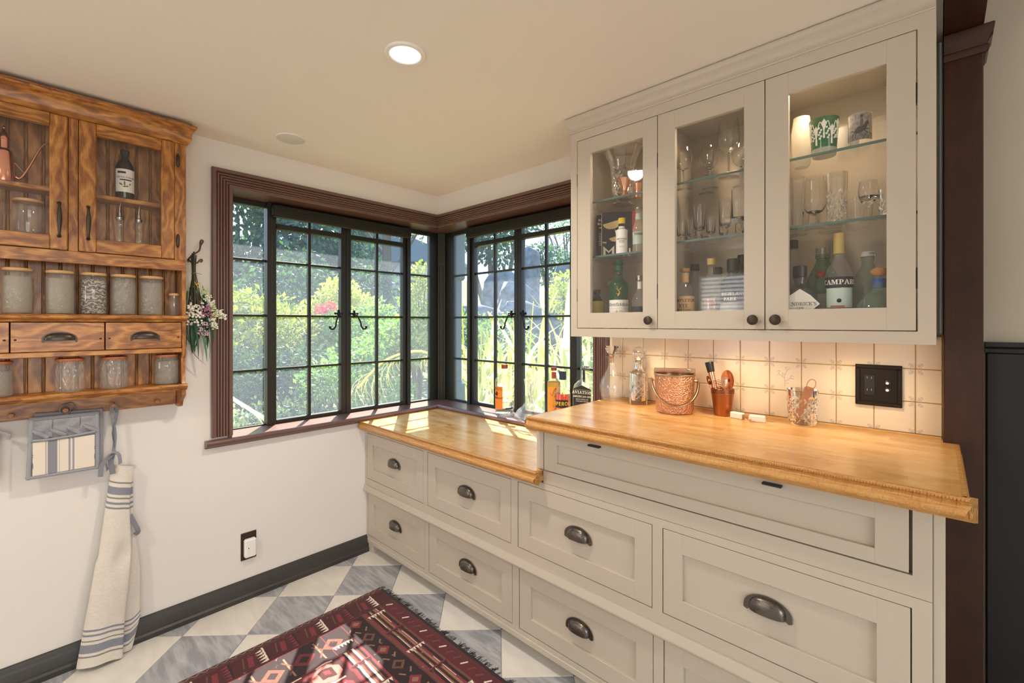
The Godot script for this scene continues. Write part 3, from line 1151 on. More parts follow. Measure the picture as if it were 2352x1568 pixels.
func carved_tex() -> ImageTexture:
	# shallow scrolling leaf carving for the edge, as height
	var w := 512
	var h := 64
	var d := PackedByteArray()
	d.resize(w * h)
	var nz := noise(71, 0.03, 3)
	for y in h:
		for x in w:
			var u := float(x) / w * 8.0
			var v := float(y) / h * 2.0 - 1.0
			var s := sin(u * TAU) * 0.5
			var a := 1.0 - clampf(absf(v - s) * 5.0, 0, 1)
			var b := 1.0 - clampf(absf(sin(u * TAU * 2.0 + v * 4.0)) * 2.2, 0, 1)
			d[y * w + x] = int(clampf(0.35 + 0.4 * a + 0.25 * b + 0.25 * nz.get_noise_2d(x, y * 2), 0, 1) * 255)
	return tex(Image.create_from_data(w, h, false, Image.FORMAT_L8, d))

func worktops() -> void:
	var t := wood_tex(51, Color("d2a870"), Color("e6c696"), Color("f0d8b0"), 5.0, 0.26, 3, 1024, 512, 14, 0.25)
	woods("low_top", t, 0.2, 1.3, 0.66, Color("f6e2c0"))
	woods("high_top", t, 0.24, 1.3, 0.66, Color("f6e2c0"))
	var cv := carved_tex()
	for k in ["low_top", "high_top"]:
		var m: StandardMaterial3D = M[k + "_x"].duplicate()
		m.resource_name = k + "_edge"
		m.roughness = 0.45
		m.albedo_color = Color("e0c090")
		bump(m, cv, 0.22)
		m.uv1_scale = Vector3(5.0, 20.0, 20.0)
		m.uv1_triplanar = true
		M[k + "_edge"] = m
	worktop("worktop", "lower honey-coloured wooden worktop in the window corner", 0.0, 1.4915, 0.86, 0.638, "low_top", false)
	worktop("worktop", "higher honey-coloured wooden worktop with a carved beaded edge below the tiles", 1.472, 2.785, 1.10, 0.671, "high_top", true)

# ---------------------------------------------------------------- glass, bottles and lettering
func clear(key: String, col: String, alpha: float, rough := 0.03) -> StandardMaterial3D:
	var m := mat(key, col, rough)
	m.transparency = BaseMaterial3D.TRANSPARENCY_ALPHA
	m.albedo_color.a = alpha
	return m

func solid(key: String, col: String, scale := 0.05, rough := 0.0) -> StandardMaterial3D:
	var m := mat(key, col, rough)
	m.refraction_enabled = true
	m.refraction_scale = scale
	m.albedo_color.a = 0.0
	return m

func glass_materials() -> void:
	clear("glass", "f2f7f5", 0.05)
	clear("glass_dim", "dfe9e4", 0.1)
	clear("door_pane", "f4f6f4", 0.015).metallic_specular = 0.3
	clear("frost", "f4efe4", 0.42, 0.2)
	clear("glass_green", "0f4a26", 0.72, 0.08)
	clear("glass_moss", "3f7a3a", 0.6, 0.08)
	clear("glass_sea", "7fa08e", 0.3, 0.06)
	clear("glass_dark", "15171a", 0.86, 0.1)
	clear("glass_grey", "4b4c4e", 0.6, 0.08)
	clear("emerald", "0b6a34", 0.72, 0.08)
	clear("jar_glass", "e8efe6", 0.1, 0.04)
	clear("spirit", "e9dfc4", 0.25, 0.05)
	solid("crystal", "ffffff", 0.052)
	solid("crystal_thin", "ffffff", 0.05)
	solid("water", "ffffff", 0.033)
	solid("amber_drink", "ff9a2a", 0.033)
	solid("red_drink", "ff3a14", 0.033)
	mat("shelf_edge", "55706a", 0.12)
	mat("copper", "e8b494", 0.2, 1.0)
	mat("copper_dark", "a8704e", 0.34, 1.0)
	mat("steel", "b9b7b2", 0.25, 1.0)
	mat("brass", "c9a05a", 0.3, 1.0)
	mat("cork", "c08a58", 0.8)
	mat("black_plastic", "1b1b1c", 0.4)
	mat("ink", "242326", 0.7)
	mat("white_ink", "f2eee4", 0.7)
	mat("gold_ink", "c9a24a", 0.4, 0.6)
	mat("copper_ink", "d08060", 0.4, 0.5)
	for k in [["paper", "ece6d6"], ["paper_white", "f1efe9"], ["paper_kraft", "dcb27c"], ["paper_yellow", "d8c45a"], ["paper_orange", "ea8a2c"], ["paper_mint", "c4d6cc"], ["paper_navy", "23222a"], ["paper_grey", "b9b7b4"], ["red_card", "b8443c"], ["yellow_cap", "e8c33a"], ["gold_cap", "c9b06a"], ["blue_band", "2f56b0"], ["wax_red", "a8452e"], ["navy_cap", "20364a"], ["pale_gold", "d9c48a"]]:
		mat(k[0], k[1], 0.6)

func letters(s: String, h: float, font := "Droid Serif", bold := false) -> TextMesh:
	var tm := TextMesh.new()
	var f := SystemFont.new()
	f.font_names = PackedStringArray([font])
	if bold: f.font_weight = 700
	tm.font = f
	tm.text = s
	tm.font_size = 48
	tm.pixel_size = h / 36.0
	tm.depth = 0.0004
	tm.curve_step = 3.0
	return tm

# lettering bent round a vertical cylinder of radius R (or flat when R is 0), centred at height y, turned by a
func print_on(parent: Node3D, s: String, h: float, R: float, y: float, m: Material, a := 0.0, font := "Droid Serif", bold := false, z := 0.0, x := 0.0) -> void:
	var tm := letters(s, h, font, bold)
	var ar := tm.get_mesh_arrays()
	var V: PackedVector3Array = ar[Mesh.ARRAY_VERTEX]
	var I = ar[Mesh.ARRAY_INDEX]
	var ids: PackedInt32Array = I if I != null else PackedInt32Array(range(V.size()))
	var mb := MB.new()
	var bend := func(p: Vector3) -> Vector3:
		if R <= 0.0:
			return Vector3(p.x + x, p.y + y, z + p.z + 0.0003)
		var t := p.x / R + a
		var q := R + p.z + 0.0004
		return Vector3(sin(t) * q, p.y + y, cos(t) * q)
	for k in range(0, ids.size() - 2, 3):
		var A: Vector3 = bend.call(V[ids[k]])
		var B: Vector3 = bend.call(V[ids[k + 1]])
		var C: Vector3 = bend.call(V[ids[k + 2]])
		var nn := Vector3(0, 0, 1) if R <= 0.0 else Vector3(A.x, 0, A.z).normalized()
		mb.tri(A, B, C, nn, nn, nn)
	if mb.v.size() > 0:
		part("lettering", mb, m, parent)

func patch(R: float, a0: float, a1: float, y0: float, y1: float, off := 0.0003) -> MB:
	# a paper label on a round bottle
	var P := []
	for i in 2:
		var row := PackedVector3Array()
		for j in 13:
			var t := deg_to_rad(lerpf(a0, a1, j / 12.0))
			row.append(Vector3(sin(t) * (R + off), lerpf(y1, y0, i), cos(t) * (R + off)))
		P.append(row)
	return MB.new().grid(P, false, 1.0)

func to_eye(x: float, z: float) -> float:
	return atan2(2.73 - x, 2.1 - z)

# profile of a bottle: foot, body radius R up to hs, shoulder to neck r at hn, rim at h
func bottle_prof(R: float, hs: float, r: float, hn: float, h: float, round := 0.5) -> Array:
	var p := [Vector2(0, 0.004), Vector2(R * 0.75, 0.0), Vector2(R * 0.93, 0.001), Vector2(R, 0.008), Vector2(R, hs)]
	for i in range(1, 8):
		var t := i / 8.0
		var e := lerpf(t, 0.5 - 0.5 * cos(t * PI), round)
		p.append(Vector2(lerpf(R, r, e), lerpf(hs, hn, lerpf(t, sin(t * PI * 0.5), 0.35))))
	p.append_array([Vector2(r, hn), Vector2(r, h - 0.012), Vector2(r + 0.0025, h - 0.011), Vector2(r + 0.0025, h)])
	return p

func bottle(label: String, at: Vector3, prof: Array, g: Material, group := "", segs := 24) -> Node3D:
	var o := thing("bottle", label, "bottle", at, to_eye(at.x, at.z), group)
	part("glass", MB.new().lathe(prof, segs), g, o)
	return o

func cap(o: Node3D, r: float, y0: float, y1: float, m: Material, called := "cap", bev := 0.0015) -> void:
	part(called, MB.new().lathe([Vector2(0, y0), Vector2(r - bev, y0), Vector2(r, y0 + bev), Vector2(r, y1 - bev), Vector2(r - bev, y1), Vector2(0, y1)], 20), m, o)

# stemware: foot, stem, open bowl; outer and inner wall
func stem_glass(rf: float, hs: float, bowl: Array, rs := 0.0035) -> Array:
	var p := [Vector2(0, 0), Vector2(rf, 0.0), Vector2(rf, 0.0015), Vector2(rf * 0.35, 0.005), Vector2(rs, 0.012), Vector2(rs, hs - 0.006)]
	for q in bowl:
		p.append(q)
	return p

func tumbler_prof(rb: float, rt: float, h: float, base := 0.008, wall := 0.0025) -> Array:
	return [Vector2(0, 0), Vector2(rb - 0.002, 0), Vector2(rb, 0.002), Vector2(rt, h), Vector2(rt - wall, h), Vector2(rb - wall, base), Vector2(0, base)]

# glass with diamond cuts pressed into the wall
func cut_glass(prof: Array, n: int, depth: float, y0: float, y1: float, inner: Array, rows := 3.0) -> MB:
	var P := []
	var dense := []
	for i in prof.size() - 1:
		var L: float = (prof[i + 1] - prof[i]).length()
		var k := maxi(1, int(L / 0.0035))
		for j in k:
			dense.append(prof[i].lerp(prof[i + 1], float(j) / k))
	dense.append(prof[prof.size() - 1])
	var C := n * 6
	for q in dense:
		var row := PackedVector3Array()
		var w := clampf(minf((q.y - y0), (y1 - q.y)) / 0.006, 0, 1) if q.y > y0 and q.y < y1 else 0.0
		for j in C:
			var th := TAU * j / C
			var u := float(j) / 6.0
			var vv: float = (q.y - y0) / (y1 - y0) * rows
			var a := absf(fposmod(u + vv, 1.0) - 0.5) * 2.0
			var b := absf(fposmod(u - vv, 1.0) - 0.5) * 2.0
			var r: float = q.x - depth * w * (1.0 - minf(minf(a, b) * 2.2, 1.0)) * (1.0 if q.x > depth * 2 else 0.0)
			row.append(Vector3(sin(th) * r, q.y, cos(th) * r))
		P.append(row)
	var m := MB.new().grid(P, true, 1.0)
	if inner.size() > 0:
		m.lathe(inner, 32, 38.0, true)
	return m

# ---------------------------------------------------------------- tiles, post, wall cabinet
func tile_tex(motif: int) -> ImageTexture:
	var S := 192
	var cv := Canvas.new(S, S, S, Color("efe0c8"))
	var ink := Color("b3a9a6")
	var ink2 := Color("9f98a0")
	for cx in 2:
		for cy in 2:
			var o := Vector2(cx, cy)
			var s := Vector2(1 - 2 * cx, 1 - 2 * cy)
			for q in [[0.03, 0.03, 0.15, 0.15, 0.012], [0.03, 0.07, 0.12, 0.1, 0.01], [0.07, 0.03, 0.1, 0.12, 0.01], [0.02, 0.12, 0.07, 0.1, 0.01], [0.12, 0.02, 0.1, 0.07, 0.01], [0.1, 0.14, 0.14, 0.16, 0.01], [0.14, 0.1, 0.16, 0.14, 0.01], [0.05, 0.1, 0.09, 0.16, 0.008], [0.1, 0.05, 0.16, 0.09, 0.008]]:
				cv.line(o + s * Vector2(q[0], q[1]), o + s * Vector2(q[2], q[3]), q[4], ink if q[4] > 0.009 else ink2)
	if motif == 1:
		for q in [[0.5, 0.85, 0.48, 0.5], [0.48, 0.55, 0.3, 0.42], [0.3, 0.42, 0.22, 0.5], [0.3, 0.42, 0.34, 0.3], [0.34, 0.3, 0.24, 0.34], [0.48, 0.5, 0.56, 0.28], [0.56, 0.28, 0.5, 0.2], [0.56, 0.28, 0.64, 0.2], [0.5, 0.2, 0.58, 0.16], [0.49, 0.68, 0.66, 0.56], [0.66, 0.56, 0.7, 0.44], [0.66, 0.56, 0.78, 0.56], [0.7, 0.44, 0.78, 0.5], [0.5, 0.76, 0.62, 0.72], [0.42, 0.5, 0.42, 0.38], [0.42, 0.38, 0.5, 0.44]]:
			cv.line(Vector2(q[0], q[1]), Vector2(q[2], q[3]), 0.011, Color("a5a0ac"))
	elif motif == 2:
		for q in [[0.35, 0.55, 0.5, 0.62], [0.5, 0.62, 0.62, 0.5], [0.5, 0.62, 0.5, 0.72], [0.62, 0.5, 0.68, 0.52], [0.4, 0.5, 0.5, 0.62]]:
			cv.line(Vector2(q[0], q[1]), Vector2(q[2], q[3]), 0.012, Color("b3a9a6"))
	return tex(cv.im)

func backsplash() -> void:
	mat("tile_grout", "b8965c", 0.9)
	var bs := struct("wall_tiles", bx(1.462, 1.1, -0.012, 2.747, 1.45, -0.0055), M.tile_grout, "glazed cream wall tiles with small blue-grey corner flowers")
	var ms := []
	for i in 3:
		var m := mat("tile_%d" % i, "ffffff", 0.16)
		m.albedo_texture = tile_tex(i)
		ms.append(m)
	var p := 0.1134
	var xs := []
	var x := 2.7472 - 0.0705
	xs.append([x, 2.7455])
	while x > 1.5:
		xs.append([x - p, x])
		x -= p
	var ys := [[1.1065, 1.2166], [1.2166, 1.3316], [1.3316, 1.447]]
	for i in xs.size():
		for j in 3:
			var a: float = maxf(xs[i][0], 1.464) + 0.0013
			var b: float = xs[i][1] - 0.0013
			if b - a < 0.01:
				continue
			var c: float = ys[j][0] + 0.0013
			var e: float = ys[j][1] - 0.0013
			var m := MB.new()
			m.uvs = Vector2(1.0 / p, -1.0 / p)
			var hw := (b - a) * 0.5
			var hh := (e - c) * 0.5
			# cut tiles keep the pattern of their whole edge
			m.uvo = Vector2(0.5 + (0.0 if absf(b - a - p) < 0.01 else (-(p - (b - a)) * 0.5 / p if i == 0 else (p - (b - a)) * 0.5 / p)), 0.5)
			m.box(Vector3(-hw, -hh, -0.005), Vector3(hw, hh, 0.0035), 0.0022)
			var mt: Material = ms[1] if (i == 4 and j == 1) else (ms[2] if (i == 9 and j == 1) else ms[0])
			var o := part("tile", m, mt, bs)
			o.position = Vector3((a + b) * 0.5, (c + e) * 0.5, -0.0055 + rng.randf_range(-0.0006, 0.0006))
			o.rotation = Vector3(rng.randf_range(-0.006, 0.006), rng.randf_range(-0.006, 0.006), 0)

func post_and_beam() -> void:
	var t := wood_tex(77, Color("26120a"), Color("3c1e10"), Color("4e2a17"), 3.0, 0.16, 0, 512, 256, 0, 0.22)
	woods("dark_wood", t, 0.4, 1.4, 0.3)
	struct("trim_5", bx(2.7475, 0, -0.06, 2.838, 2.36, 0.05, 0.003), M.dark_wood_y, "dark reddish timber post at the end of the tiled wall")
	var m := MB.new()
	var pr := pv([0, 0, 0.006, 0, 0.012, 0.01, 0.012, 0.02, 0.007, 0.024, 0.014, 0.046, 0.022, 0.06, 0.024, 0.078, 0.02, 0.082, 0, 0.082])
	m.extrude(pr, Vector3(2.7475, 2.34, 0.05), Vector3(0, 0, 1), Vector3.UP, Vector3(0.0905, 0, 0), 0.0, 1.0)
	m.extrude(pr, Vector3(2.838, 2.34, 0.05), Vector3(1, 0, 0), Vector3.UP, Vector3(0, 0, -0.108), 1.0, 0.0)
	struct("trim_6", m, M.dark_wood_x, "moulded dark timber capital on the post")
	struct("beam", bx(2.7475, 2.422, -0.059, 2.838, 2.9, 4.999), M.dark_wood_z, "dark timber beam overhead running out from the post")

func wall_cabinet() -> void:
	var inner: Material = M.paint
	var u := thing("wall_cabinet", "cream three-door wall cabinet with glazed doors and a moulded crown above the tiles", "cabinet")
	var x0 := 1.477
	var x1 := 2.73
	var zf := 0.36
	var P := [1.5, 1.904, 2.297, 2.705]
	var b := MB.new()
	b.box(Vector3(x0, 1.432, 0.0), Vector3(1.498, 2.44, 0.34), 0.0)
	b.box(Vector3(2.708, 1.432, 0.0), Vector3(x1, 2.44, 0.34), 0.0)
	b.box(Vector3(x0, 1.429, 0.34), Vector3(1.512, 2.4435, zf), 0.0)
	b.box(Vector3(2.691, 1.429, 0.34), Vector3(x1, 2.4435, zf), 0.0)
	b.box(Vector3(1.512, 1.429, 0.34), Vector3(2.691, 1.4665, zf), 0.0)
	b.box(Vector3(1.512, 2.333, 0.34), Vector3(2.691, 2.4435, zf), 0.0)
	part("body", b, M.paint, u)
	b = MB.new()
	b.box(Vector3(1.498, 1.432, 0.0), Vector3(2.708, 2.44, 0.012))
	b.box(Vector3(1.498, 1.434, 0.012), Vector3(2.708, 1.452, 0.34))
	b.box(Vector3(1.498, 2.335, 0.012), Vector3(2.708, 2.353, 0.34))
	b.box(Vector3(1.4982, 1.452, 0.012), Vector3(1.505, 2.335, 0.338))
	b.box(Vector3(2.701, 1.452, 0.012), Vector3(2.7078, 2.335, 0.338))
	b.box(Vector3(1.897, 1.452, 0.012), Vector3(1.911, 2.335, 0.335))
	b.box(Vector3(2.29, 1.452, 0.012), Vector3(2.304, 2.335, 0.335))
	part("inside", b, inner, u)
	# crown, mitred at the free end
	var cr := pv([0, 0, 0.004, 0, 0.006, 0.004, 0.003, 0.01, 0.004, 0.022, 0.009, 0.034, 0.016, 0.042, 0.02, 0.046, 0.02, 0.05, 0.024, 0.056, 0.0245, 0.064, 0.022, 0.068, 0, 0.068])
	b = MB.new()
	b.extrude(cr, Vector3(x0, 2.374, zf), Vector3(0, 0, 1), Vector3.UP, Vector3(x1 - x0, 0, 0), -1.0, 0.0)
	b.extrude(cr, Vector3(x0, 2.374, zf), Vector3(-1, 0, 0), Vector3.UP, Vector3(0, 0, -zf), -1.0, 0.0)
	part("crown", b, M.paint, u)
	var ds := [[1.5145, 1.9035, 1.585, 1.841], [1.9065, 2.2955, 1.978, 2.23], [2.2985, 2.6875, 2.368, 2.622]]
	for i in 3:
		var d: Array = ds[i]
		var m := MB.new()
		m.box(Vector3(d[0], 1.469, 0.341), Vector3(d[2], 2.3305, 0.361), 0.001)
		m.box(Vector3(d[3], 1.469, 0.341), Vector3(d[1], 2.3305, 0.361), 0.001)
		m.box(Vector3(d[2] - 0.001, 1.469, 0.341), Vector3(d[3] + 0.001, 1.537, 0.361), 0.001)
		m.box(Vector3(d[2] - 0.001, 2.2605, 0.341), Vector3(d[3] + 0.001, 2.3305, 0.361), 0.001)
		var door := part("door", m, M.paint, u)
		part("pane", bx(d[2] - 0.004, 1.533, 0.346, d[3] + 0.004, 2.265, 0.349), M.door_pane, door)
		var kx: float = [1.873, 2.263, 2.333][i]
		m = MB.new()
		m.xf = Transform3D(Basis(Vector3.RIGHT, PI / 2), Vector3(kx, 1.502, 0.361))
		m.lathe(vs([0.011, 0, 0.01, 0.002, 0.006, 0.006, 0.006, 0.011, 0.011, 0.014, 0.017, 0.018, 0.018, 0.021, 0.016, 0.0245, 0.009, 0.027, 0, 0.0275]), 24)
		part("knob", m, M.bronze, door)
		# hinges in the shadow gap
		for y in [1.62, 2.15]:
			var hx: float = d[0] - 0.001 if i < 2 else d[1] + 0.0015
			part("hinge", bx(hx - 0.001, y - 0.03, 0.345, hx + 0.001, y + 0.03, 0.3615), M.iron, door)
	var sh := [[2.052, 1.8], [2.054, 1.82], [2.053, 1.821]]
	for i in 3:
		for y in sh[i]:
			var s := part("glass_shelf", bx(P[i] + 0.008, y - 0.0085, 0.016, P[i + 1] - 0.008, y, 0.315), M.shelf_glass, u)
			part("front_edge", bx(P[i] + 0.008, y - 0.0086, 0.315, P[i + 1] - 0.008, y + 0.0001, 0.3185, 0.0008), M.shelf_edge, s)
	# puck lights inside and below
	var pucks := [[1.71, 2.3345, 0.23, 1.0], [2.1, 2.3345, 0.24, 0.6], [2.43, 2.3345, 0.24, 1.0], [1.72, 1.4335, 0.17, 1.0], [2.12, 1.4335, 0.17, 1.0], [2.52, 1.4335, 0.17, 1.0]]
	for q in pucks:
		var m := MB.new()
		m.lathe([Vector2(0.026, q[1] - 0.006), Vector2(0.031, q[1] - 0.006), Vector2(0.032, q[1]), Vector2(0.026, q[1])], 24)
		m.xf.origin = Vector3.ZERO
		var pk := part("puck_light", m, M.steel, u)
		pk.position = Vector3(q[0], 0, q[2])
		var lens := part("lens", MB.new().lathe([Vector2(0.0, q[1] - 0.004), Vector2(0.026, q[1] - 0.004), Vector2(0.026, q[1] - 0.001), Vector2(0, q[1] - 0.001)], 24), M.emit_warm, pk)
		lamp("puck_lamp", Vector3(q[0], q[1] - 0.009, q[2]), (0.22 if q[1] > 2 else 0.1) * q[3], 0.024, "ffe0b4", 78.0)
	# cable hanging in the gap between the cabinet and the post
	var c := []
	for q in [[2.30, 0.2], [2.1, 0.21], [1.95, 0.195], [1.75, 0.205], [1.6, 0.2], [1.46, 0.19]]:
		c.append(Vector3(2.7375, q[0], q[1] + 0.1))
	single("power_cable", MB.new().tube(curve(c, 6), 0.0032, 8), M.cable, "grey cable running down between the wall cabinet and the dark post", "cable")

func cabinet_contents() -> void:
	var SH := 2.052
	# ---- left compartment
	var v := thing("vase", "large flared cut-glass vase on the top glass shelf of the left door", "vase", Vector3(1.64, SH, 0.17))
	var vp := vs([0, 0, 0.046, 0, 0.048, 0.006, 0.03, 0.02, 0.026, 0.03, 0.04, 0.045, 0.05, 0.07, 0.052, 0.12, 0.055, 0.16, 0.064, 0.2, 0.082, 0.24, 0.094, 0.262])
	var vi := vs([0.091, 0.262, 0.079, 0.24, 0.06, 0.2, 0.05, 0.15, 0.046, 0.08, 0.036, 0.056, 0, 0.05])
	part("body", cut_glass(vp, 14, 0.004, 0.05, 0.17, vi, 3.0), M.crystal, v)
	for q in [[1.696, 0.25, 0.092, 0.034, "larger flared copper jigger in front of the cut-glass vase"], [1.753, 0.235, 0.062, 0.019, "small straight copper jigger right of the flared one"]]:
		var h: float = q[2]
		var r: float = q[3]
		var j := thing("jigger", q[4], "jigger", Vector3(q[0], SH + 0.0002, q[1]))
		var wst: float = 0.009 if r > 0.03 else 0.014
		part("cups", MB.new().lathe([Vector2(0, 0.0), Vector2(r * 0.86, 0.0), Vector2(wst, h * 0.42), Vector2(wst, h * 0.46), Vector2(r, h), Vector2(r - 0.0012, h), Vector2(wst - 0.001, h * 0.5), Vector2(0, h * 0.48)], 28), M.copper, j)
	var y2 := 1.8002
	# books
	var bk := thing("book", "tall dark book with yellow and white print at the left of the left door", "book", Vector3(1.515, y2, 0.2), 0.55)
	part("cover", bx(0, 0, -0.012, 0.12, 0.215, 0.012, 0.001), M.paper_navy, bk)
	part("pages", bx(0.002, 0.003, -0.0105, 0.1215, 0.212, 0.0105), M.paper, bk)
	print_on(bk, "BOTTOM OF", 0.011, 0, 0.19, M.white_ink, 0, "Droid Sans", true, 0.0122, 0.05)
	print_on(bk, "BLACK BOOK", 0.011, 0, 0.172, M.white_ink, 0, "Droid Sans", true, 0.0122, 0.05)
	var bt := MB.new()
	bt.box(Vector3(0.012, 0.15, 0.012), Vector3(0.085, 0.157, 0.0124))
	part("yellow_band", bt, M.yellow_cap, bk)
	part("red_block", bx(0.03, 0.01, 0.012, 0.11, 0.045, 0.0124), M.red_card, bk)
	bt = MB.new()
	for i in 8:
		bt.box(Vector3(0.012, 0.125 - i * 0.008, 0.012), Vector3(0.07 + 0.02 * (i % 3) / 2.0, 0.1272 - i * 0.008, 0.0124))
	part("text_lines", bt, M.white_ink, bk)
	bk = thing("book", "charcoal cocktail book with a big letter M and a red side strip", "book", Vector3(1.64, y2, 0.2), to_eye(1.64, 0.2))
	part("cover", bx(-0.08, 0, -0.012, 0.082, 0.212, 0.01, 0.001), M.paper_navy, bk)
	part("pages", bx(-0.082, 0.003, -0.0105, -0.0795, 0.209, 0.0085), M.paper, bk)
	part("red_strip", bx(0.058, 0.088, 0.01, 0.082, 0.212, 0.0104), M.red_card, bk)
	var mm := MB.new()
	mm.extrude(pv([0, 0, 0.011, 0, 0.011, 0.03, 0.0255, 0.016, 0.04, 0.03, 0.04, 0, 0.051, 0, 0.051, 0.05, 0.0255, 0.026, 0, 0.05]), Vector3(-0.074, 0.004, 0.01), Vector3.RIGHT, Vector3.UP, Vector3(0, 0, 0.0005))
	part("letter_m", mm, M.paper, bk)
	print_on(bk, "N", 0.04, 0, 0.02, M.paper, 0, "Droid Sans", true, 0.0102, 0.035)
	print_on(bk, "THE", 0.008, 0, 0.07, M.white_ink, 0, "Droid Sans", true, 0.0102, -0.068)
	for q in [[-0.03, 0.155, 0.045], [-0.015, 0.085, 0.03]]:
		mm = MB.new()
		var out := [Vector2(-q[2], 0.012)]
		for i in 9:
			var t := PI + PI * i / 8.0
			out.append(Vector2(cos(t) * q[2], sin(t) * q[2] * 0.75 + 0.012))
		mm.extrude(PackedVector2Array(out), Vector3(q[0], q[1], 0.01), Vector3.RIGHT.rotated(Vector3.BACK, 0.25), Vector3.UP.rotated(Vector3.BACK, 0.25), Vector3(0, 0, 0.0003))
		part("printed_glass", mm, M.pale_gold, bk)
	part("printed_stem", MB.new().tube([Vector3(-0.02, 0.13, 0.0102), Vector3(-0.004, 0.06, 0.0102)], 0.0015, 5), M.paper, bk)
	# bitters and soda
	var o := bottle("white paper-wrapped bitters bottle with a yellow cap before the charcoal book", Vector3(1.698, y2, 0.28), bottle_prof(0.0245, 0.098, 0.0125, 0.115, 0.135), M.glass_dark)
	part("wrapper", MB.new().lathe(vs([0.0252, 0.002, 0.0254, 0.09, 0.0262, 0.106, 0.018, 0.111]), 20), M.paper_white, o)
	part("neck_label", MB.new().lathe(vs([0.0135, 0.113, 0.0138, 0.134]), 18), M.paper, o)
	cap(o, 0.0155, 0.134, 0.161, M.yellow_cap)
	for q in [["ANGOSTURA", 0.006, 0.065], ["AROMATIC", 0.004, 0.057], ["BITTERS", 0.004, 0.05], ["44,7% vol", 0.003, 0.03]]:
		print_on(o, q[0], q[1], 0.0258, q[2], M.ink)
	o = bottle("slim pale soda bottle with a silver label at the right of the left door", Vector3(1.76, y2, 0.24), bottle_prof(0.0265, 0.1, 0.0125, 0.165, 0.2, 0.8), M.spirit)
	part("label", patch(0.0265, -75, 75, 0.04, 0.095), M.paper_mint, o)
	part("neck_label", MB.new().lathe(vs([0.0148, 0.15, 0.0138, 0.178]), 18), M.paper_mint, o)
	print_on(o, "TONIC", 0.01, 0.027, 0.084, M.ink, 0, "Droid Sans", true)
	cap(o, 0.015, 0.198, 0.207, M.steel)
	# bottom shelf, left
	var yb := 1.4523
	o = bottle("dark bottle with a yellow label at the left of the lowest shelf", Vector3(1.527, yb, 0.21), bottle_prof(0.03, 0.13, 0.012, 0.17, 0.19), M.glass_dark)
	part("label", patch(0.03, -70, 70, 0.05, 0.145), M.paper_yellow, o)
	cap(o, 0.014, 0.188, 0.2, M.black_plastic)
	o = bottle("clear stoppered bottle behind the green whisky bottle", Vector3(1.535, yb, 0.1), bottle_prof(0.042, 0.15, 0.022, 0.19, 0.23), M.glass_dim)
	cap(o, 0.025, 0.228, 0.246, M.frost, "stopper")
	o = bottle("green triangular-shouldered whisky bottle with a white label and a gold stag", Vector3(1.672, yb, 0.26), bottle_prof(0.044, 0.215, 0.0165, 0.242, 0.31, 0.3), M.glass_green)
	part("label", patch(0.044, -72, 72, 0.03, 0.143), M.paper_white, o)
	print_on(o, "Glenfiddich.", 0.0138, 0.0445, 0.122, M.ink)
	print_on(o, "12", 0.024, 0.0445, 0.083, M.gold_ink)
	part("rule", patch(0.0444, -60, 60, 0.104, 0.1048), M.gold_ink, o)
	cap(o, 0.0185, 0.275, 0.327, M.foil_green, "capsule")
	mm = MB.new()
	for q in [[-0.004, 0.16, 0.004, 0.176, 0.004], [0.004, 0.176, -0.003, 0.186, 0.0025], [-0.003, 0.186, -0.012, 0.196, 0.0014], [-0.003, 0.186, -0.008, 0.204, 0.0014], [-0.001, 0.186, 0.01, 0.192, 0.0014], [0.004, 0.19, 0.012, 0.2, 0.0012], [-0.012, 0.172, -0.002, 0.168, 0.003]]:
		var a := Vector3(q[0], q[1], sqrt(0.0443 * 0.0443 - q[0] * q[0]))
		var e := Vector3(q[2], q[3], sqrt(0.0443 * 0.0443 - q[2] * q[2]))
		mm.tube([a, e], q[4] * 0.8, 6, true, 1.0)
	part("stag_emblem", mm, M.gold_ink, o)
	part("seal", MB.new().ball(Vector3(0, 0.262, 0.0165), Vector3(0.006, 0.006, 0.0025), 10, 5), M.wax_red, o)
	o = bottle("clear silver-capped bottle with a black scrolled label beside the green whisky", Vector3(1.765, yb, 0.24), bottle_prof(0.036, 0.14, 0.013, 0.185, 0.23), M.glass)
	part("label", patch(0.036, -75, 75, 0.05, 0.112), M.paper_navy, o)
	print_on(o, "Reina", 0.024, 0.0365, 0.075, M.white_ink)
	part("neck_tag", patch(0.013, -40, 40, 0.19, 0.222, 0.0006), M.paper_white, o)
	cap(o, 0.0165, 0.228, 0.25, M.steel)
	# ---- middle compartment
	var wg := thing("wine_glass", "tallest wine glass in the middle door, nearest the front", "glass", Vector3(2.14, SH + 0.0022, 0.24))
	part("bowl", MB.new().lathe(stem_glass(0.036, 0.1, vs([0.005, 0.098, 0.02, 0.107, 0.033, 0.122, 0.04, 0.145, 0.04, 0.17, 0.034, 0.215, 0.0325, 0.222, 0.0315, 0.222, 0.0328, 0.215, 0.0388, 0.17, 0.0388, 0.145, 0.032, 0.1235, 0.0195, 0.1085, 0, 0.103])), 36), M.crystal, wg)
	var w2 := thing("wine_glass", "round wine glass at the left of the top shelf in the middle door", "glass", Vector3(1.946, SH + 0.0022, 0.2))
	part("bowl", MB.new().lathe(stem_glass(0.033, 0.085, vs([0.005, 0.083, 0.02, 0.092, 0.032, 0.108, 0.037, 0.13, 0.035, 0.155, 0.031, 0.175, 0.03, 0.175, 0.0338, 0.155, 0.0358, 0.13, 0.031, 0.1092, 0.0193, 0.0935, 0, 0.088])), 36), M.crystal, w2)
	dup(w2, Vector3(2.034, SH + 0.0022, 0.14), 0, "round wine glass behind, between the left one and the tallest")
	dup(w2, Vector3(1.995, SH + 0.0022, 0.075), 0, "round wine glass at the back of the middle door")
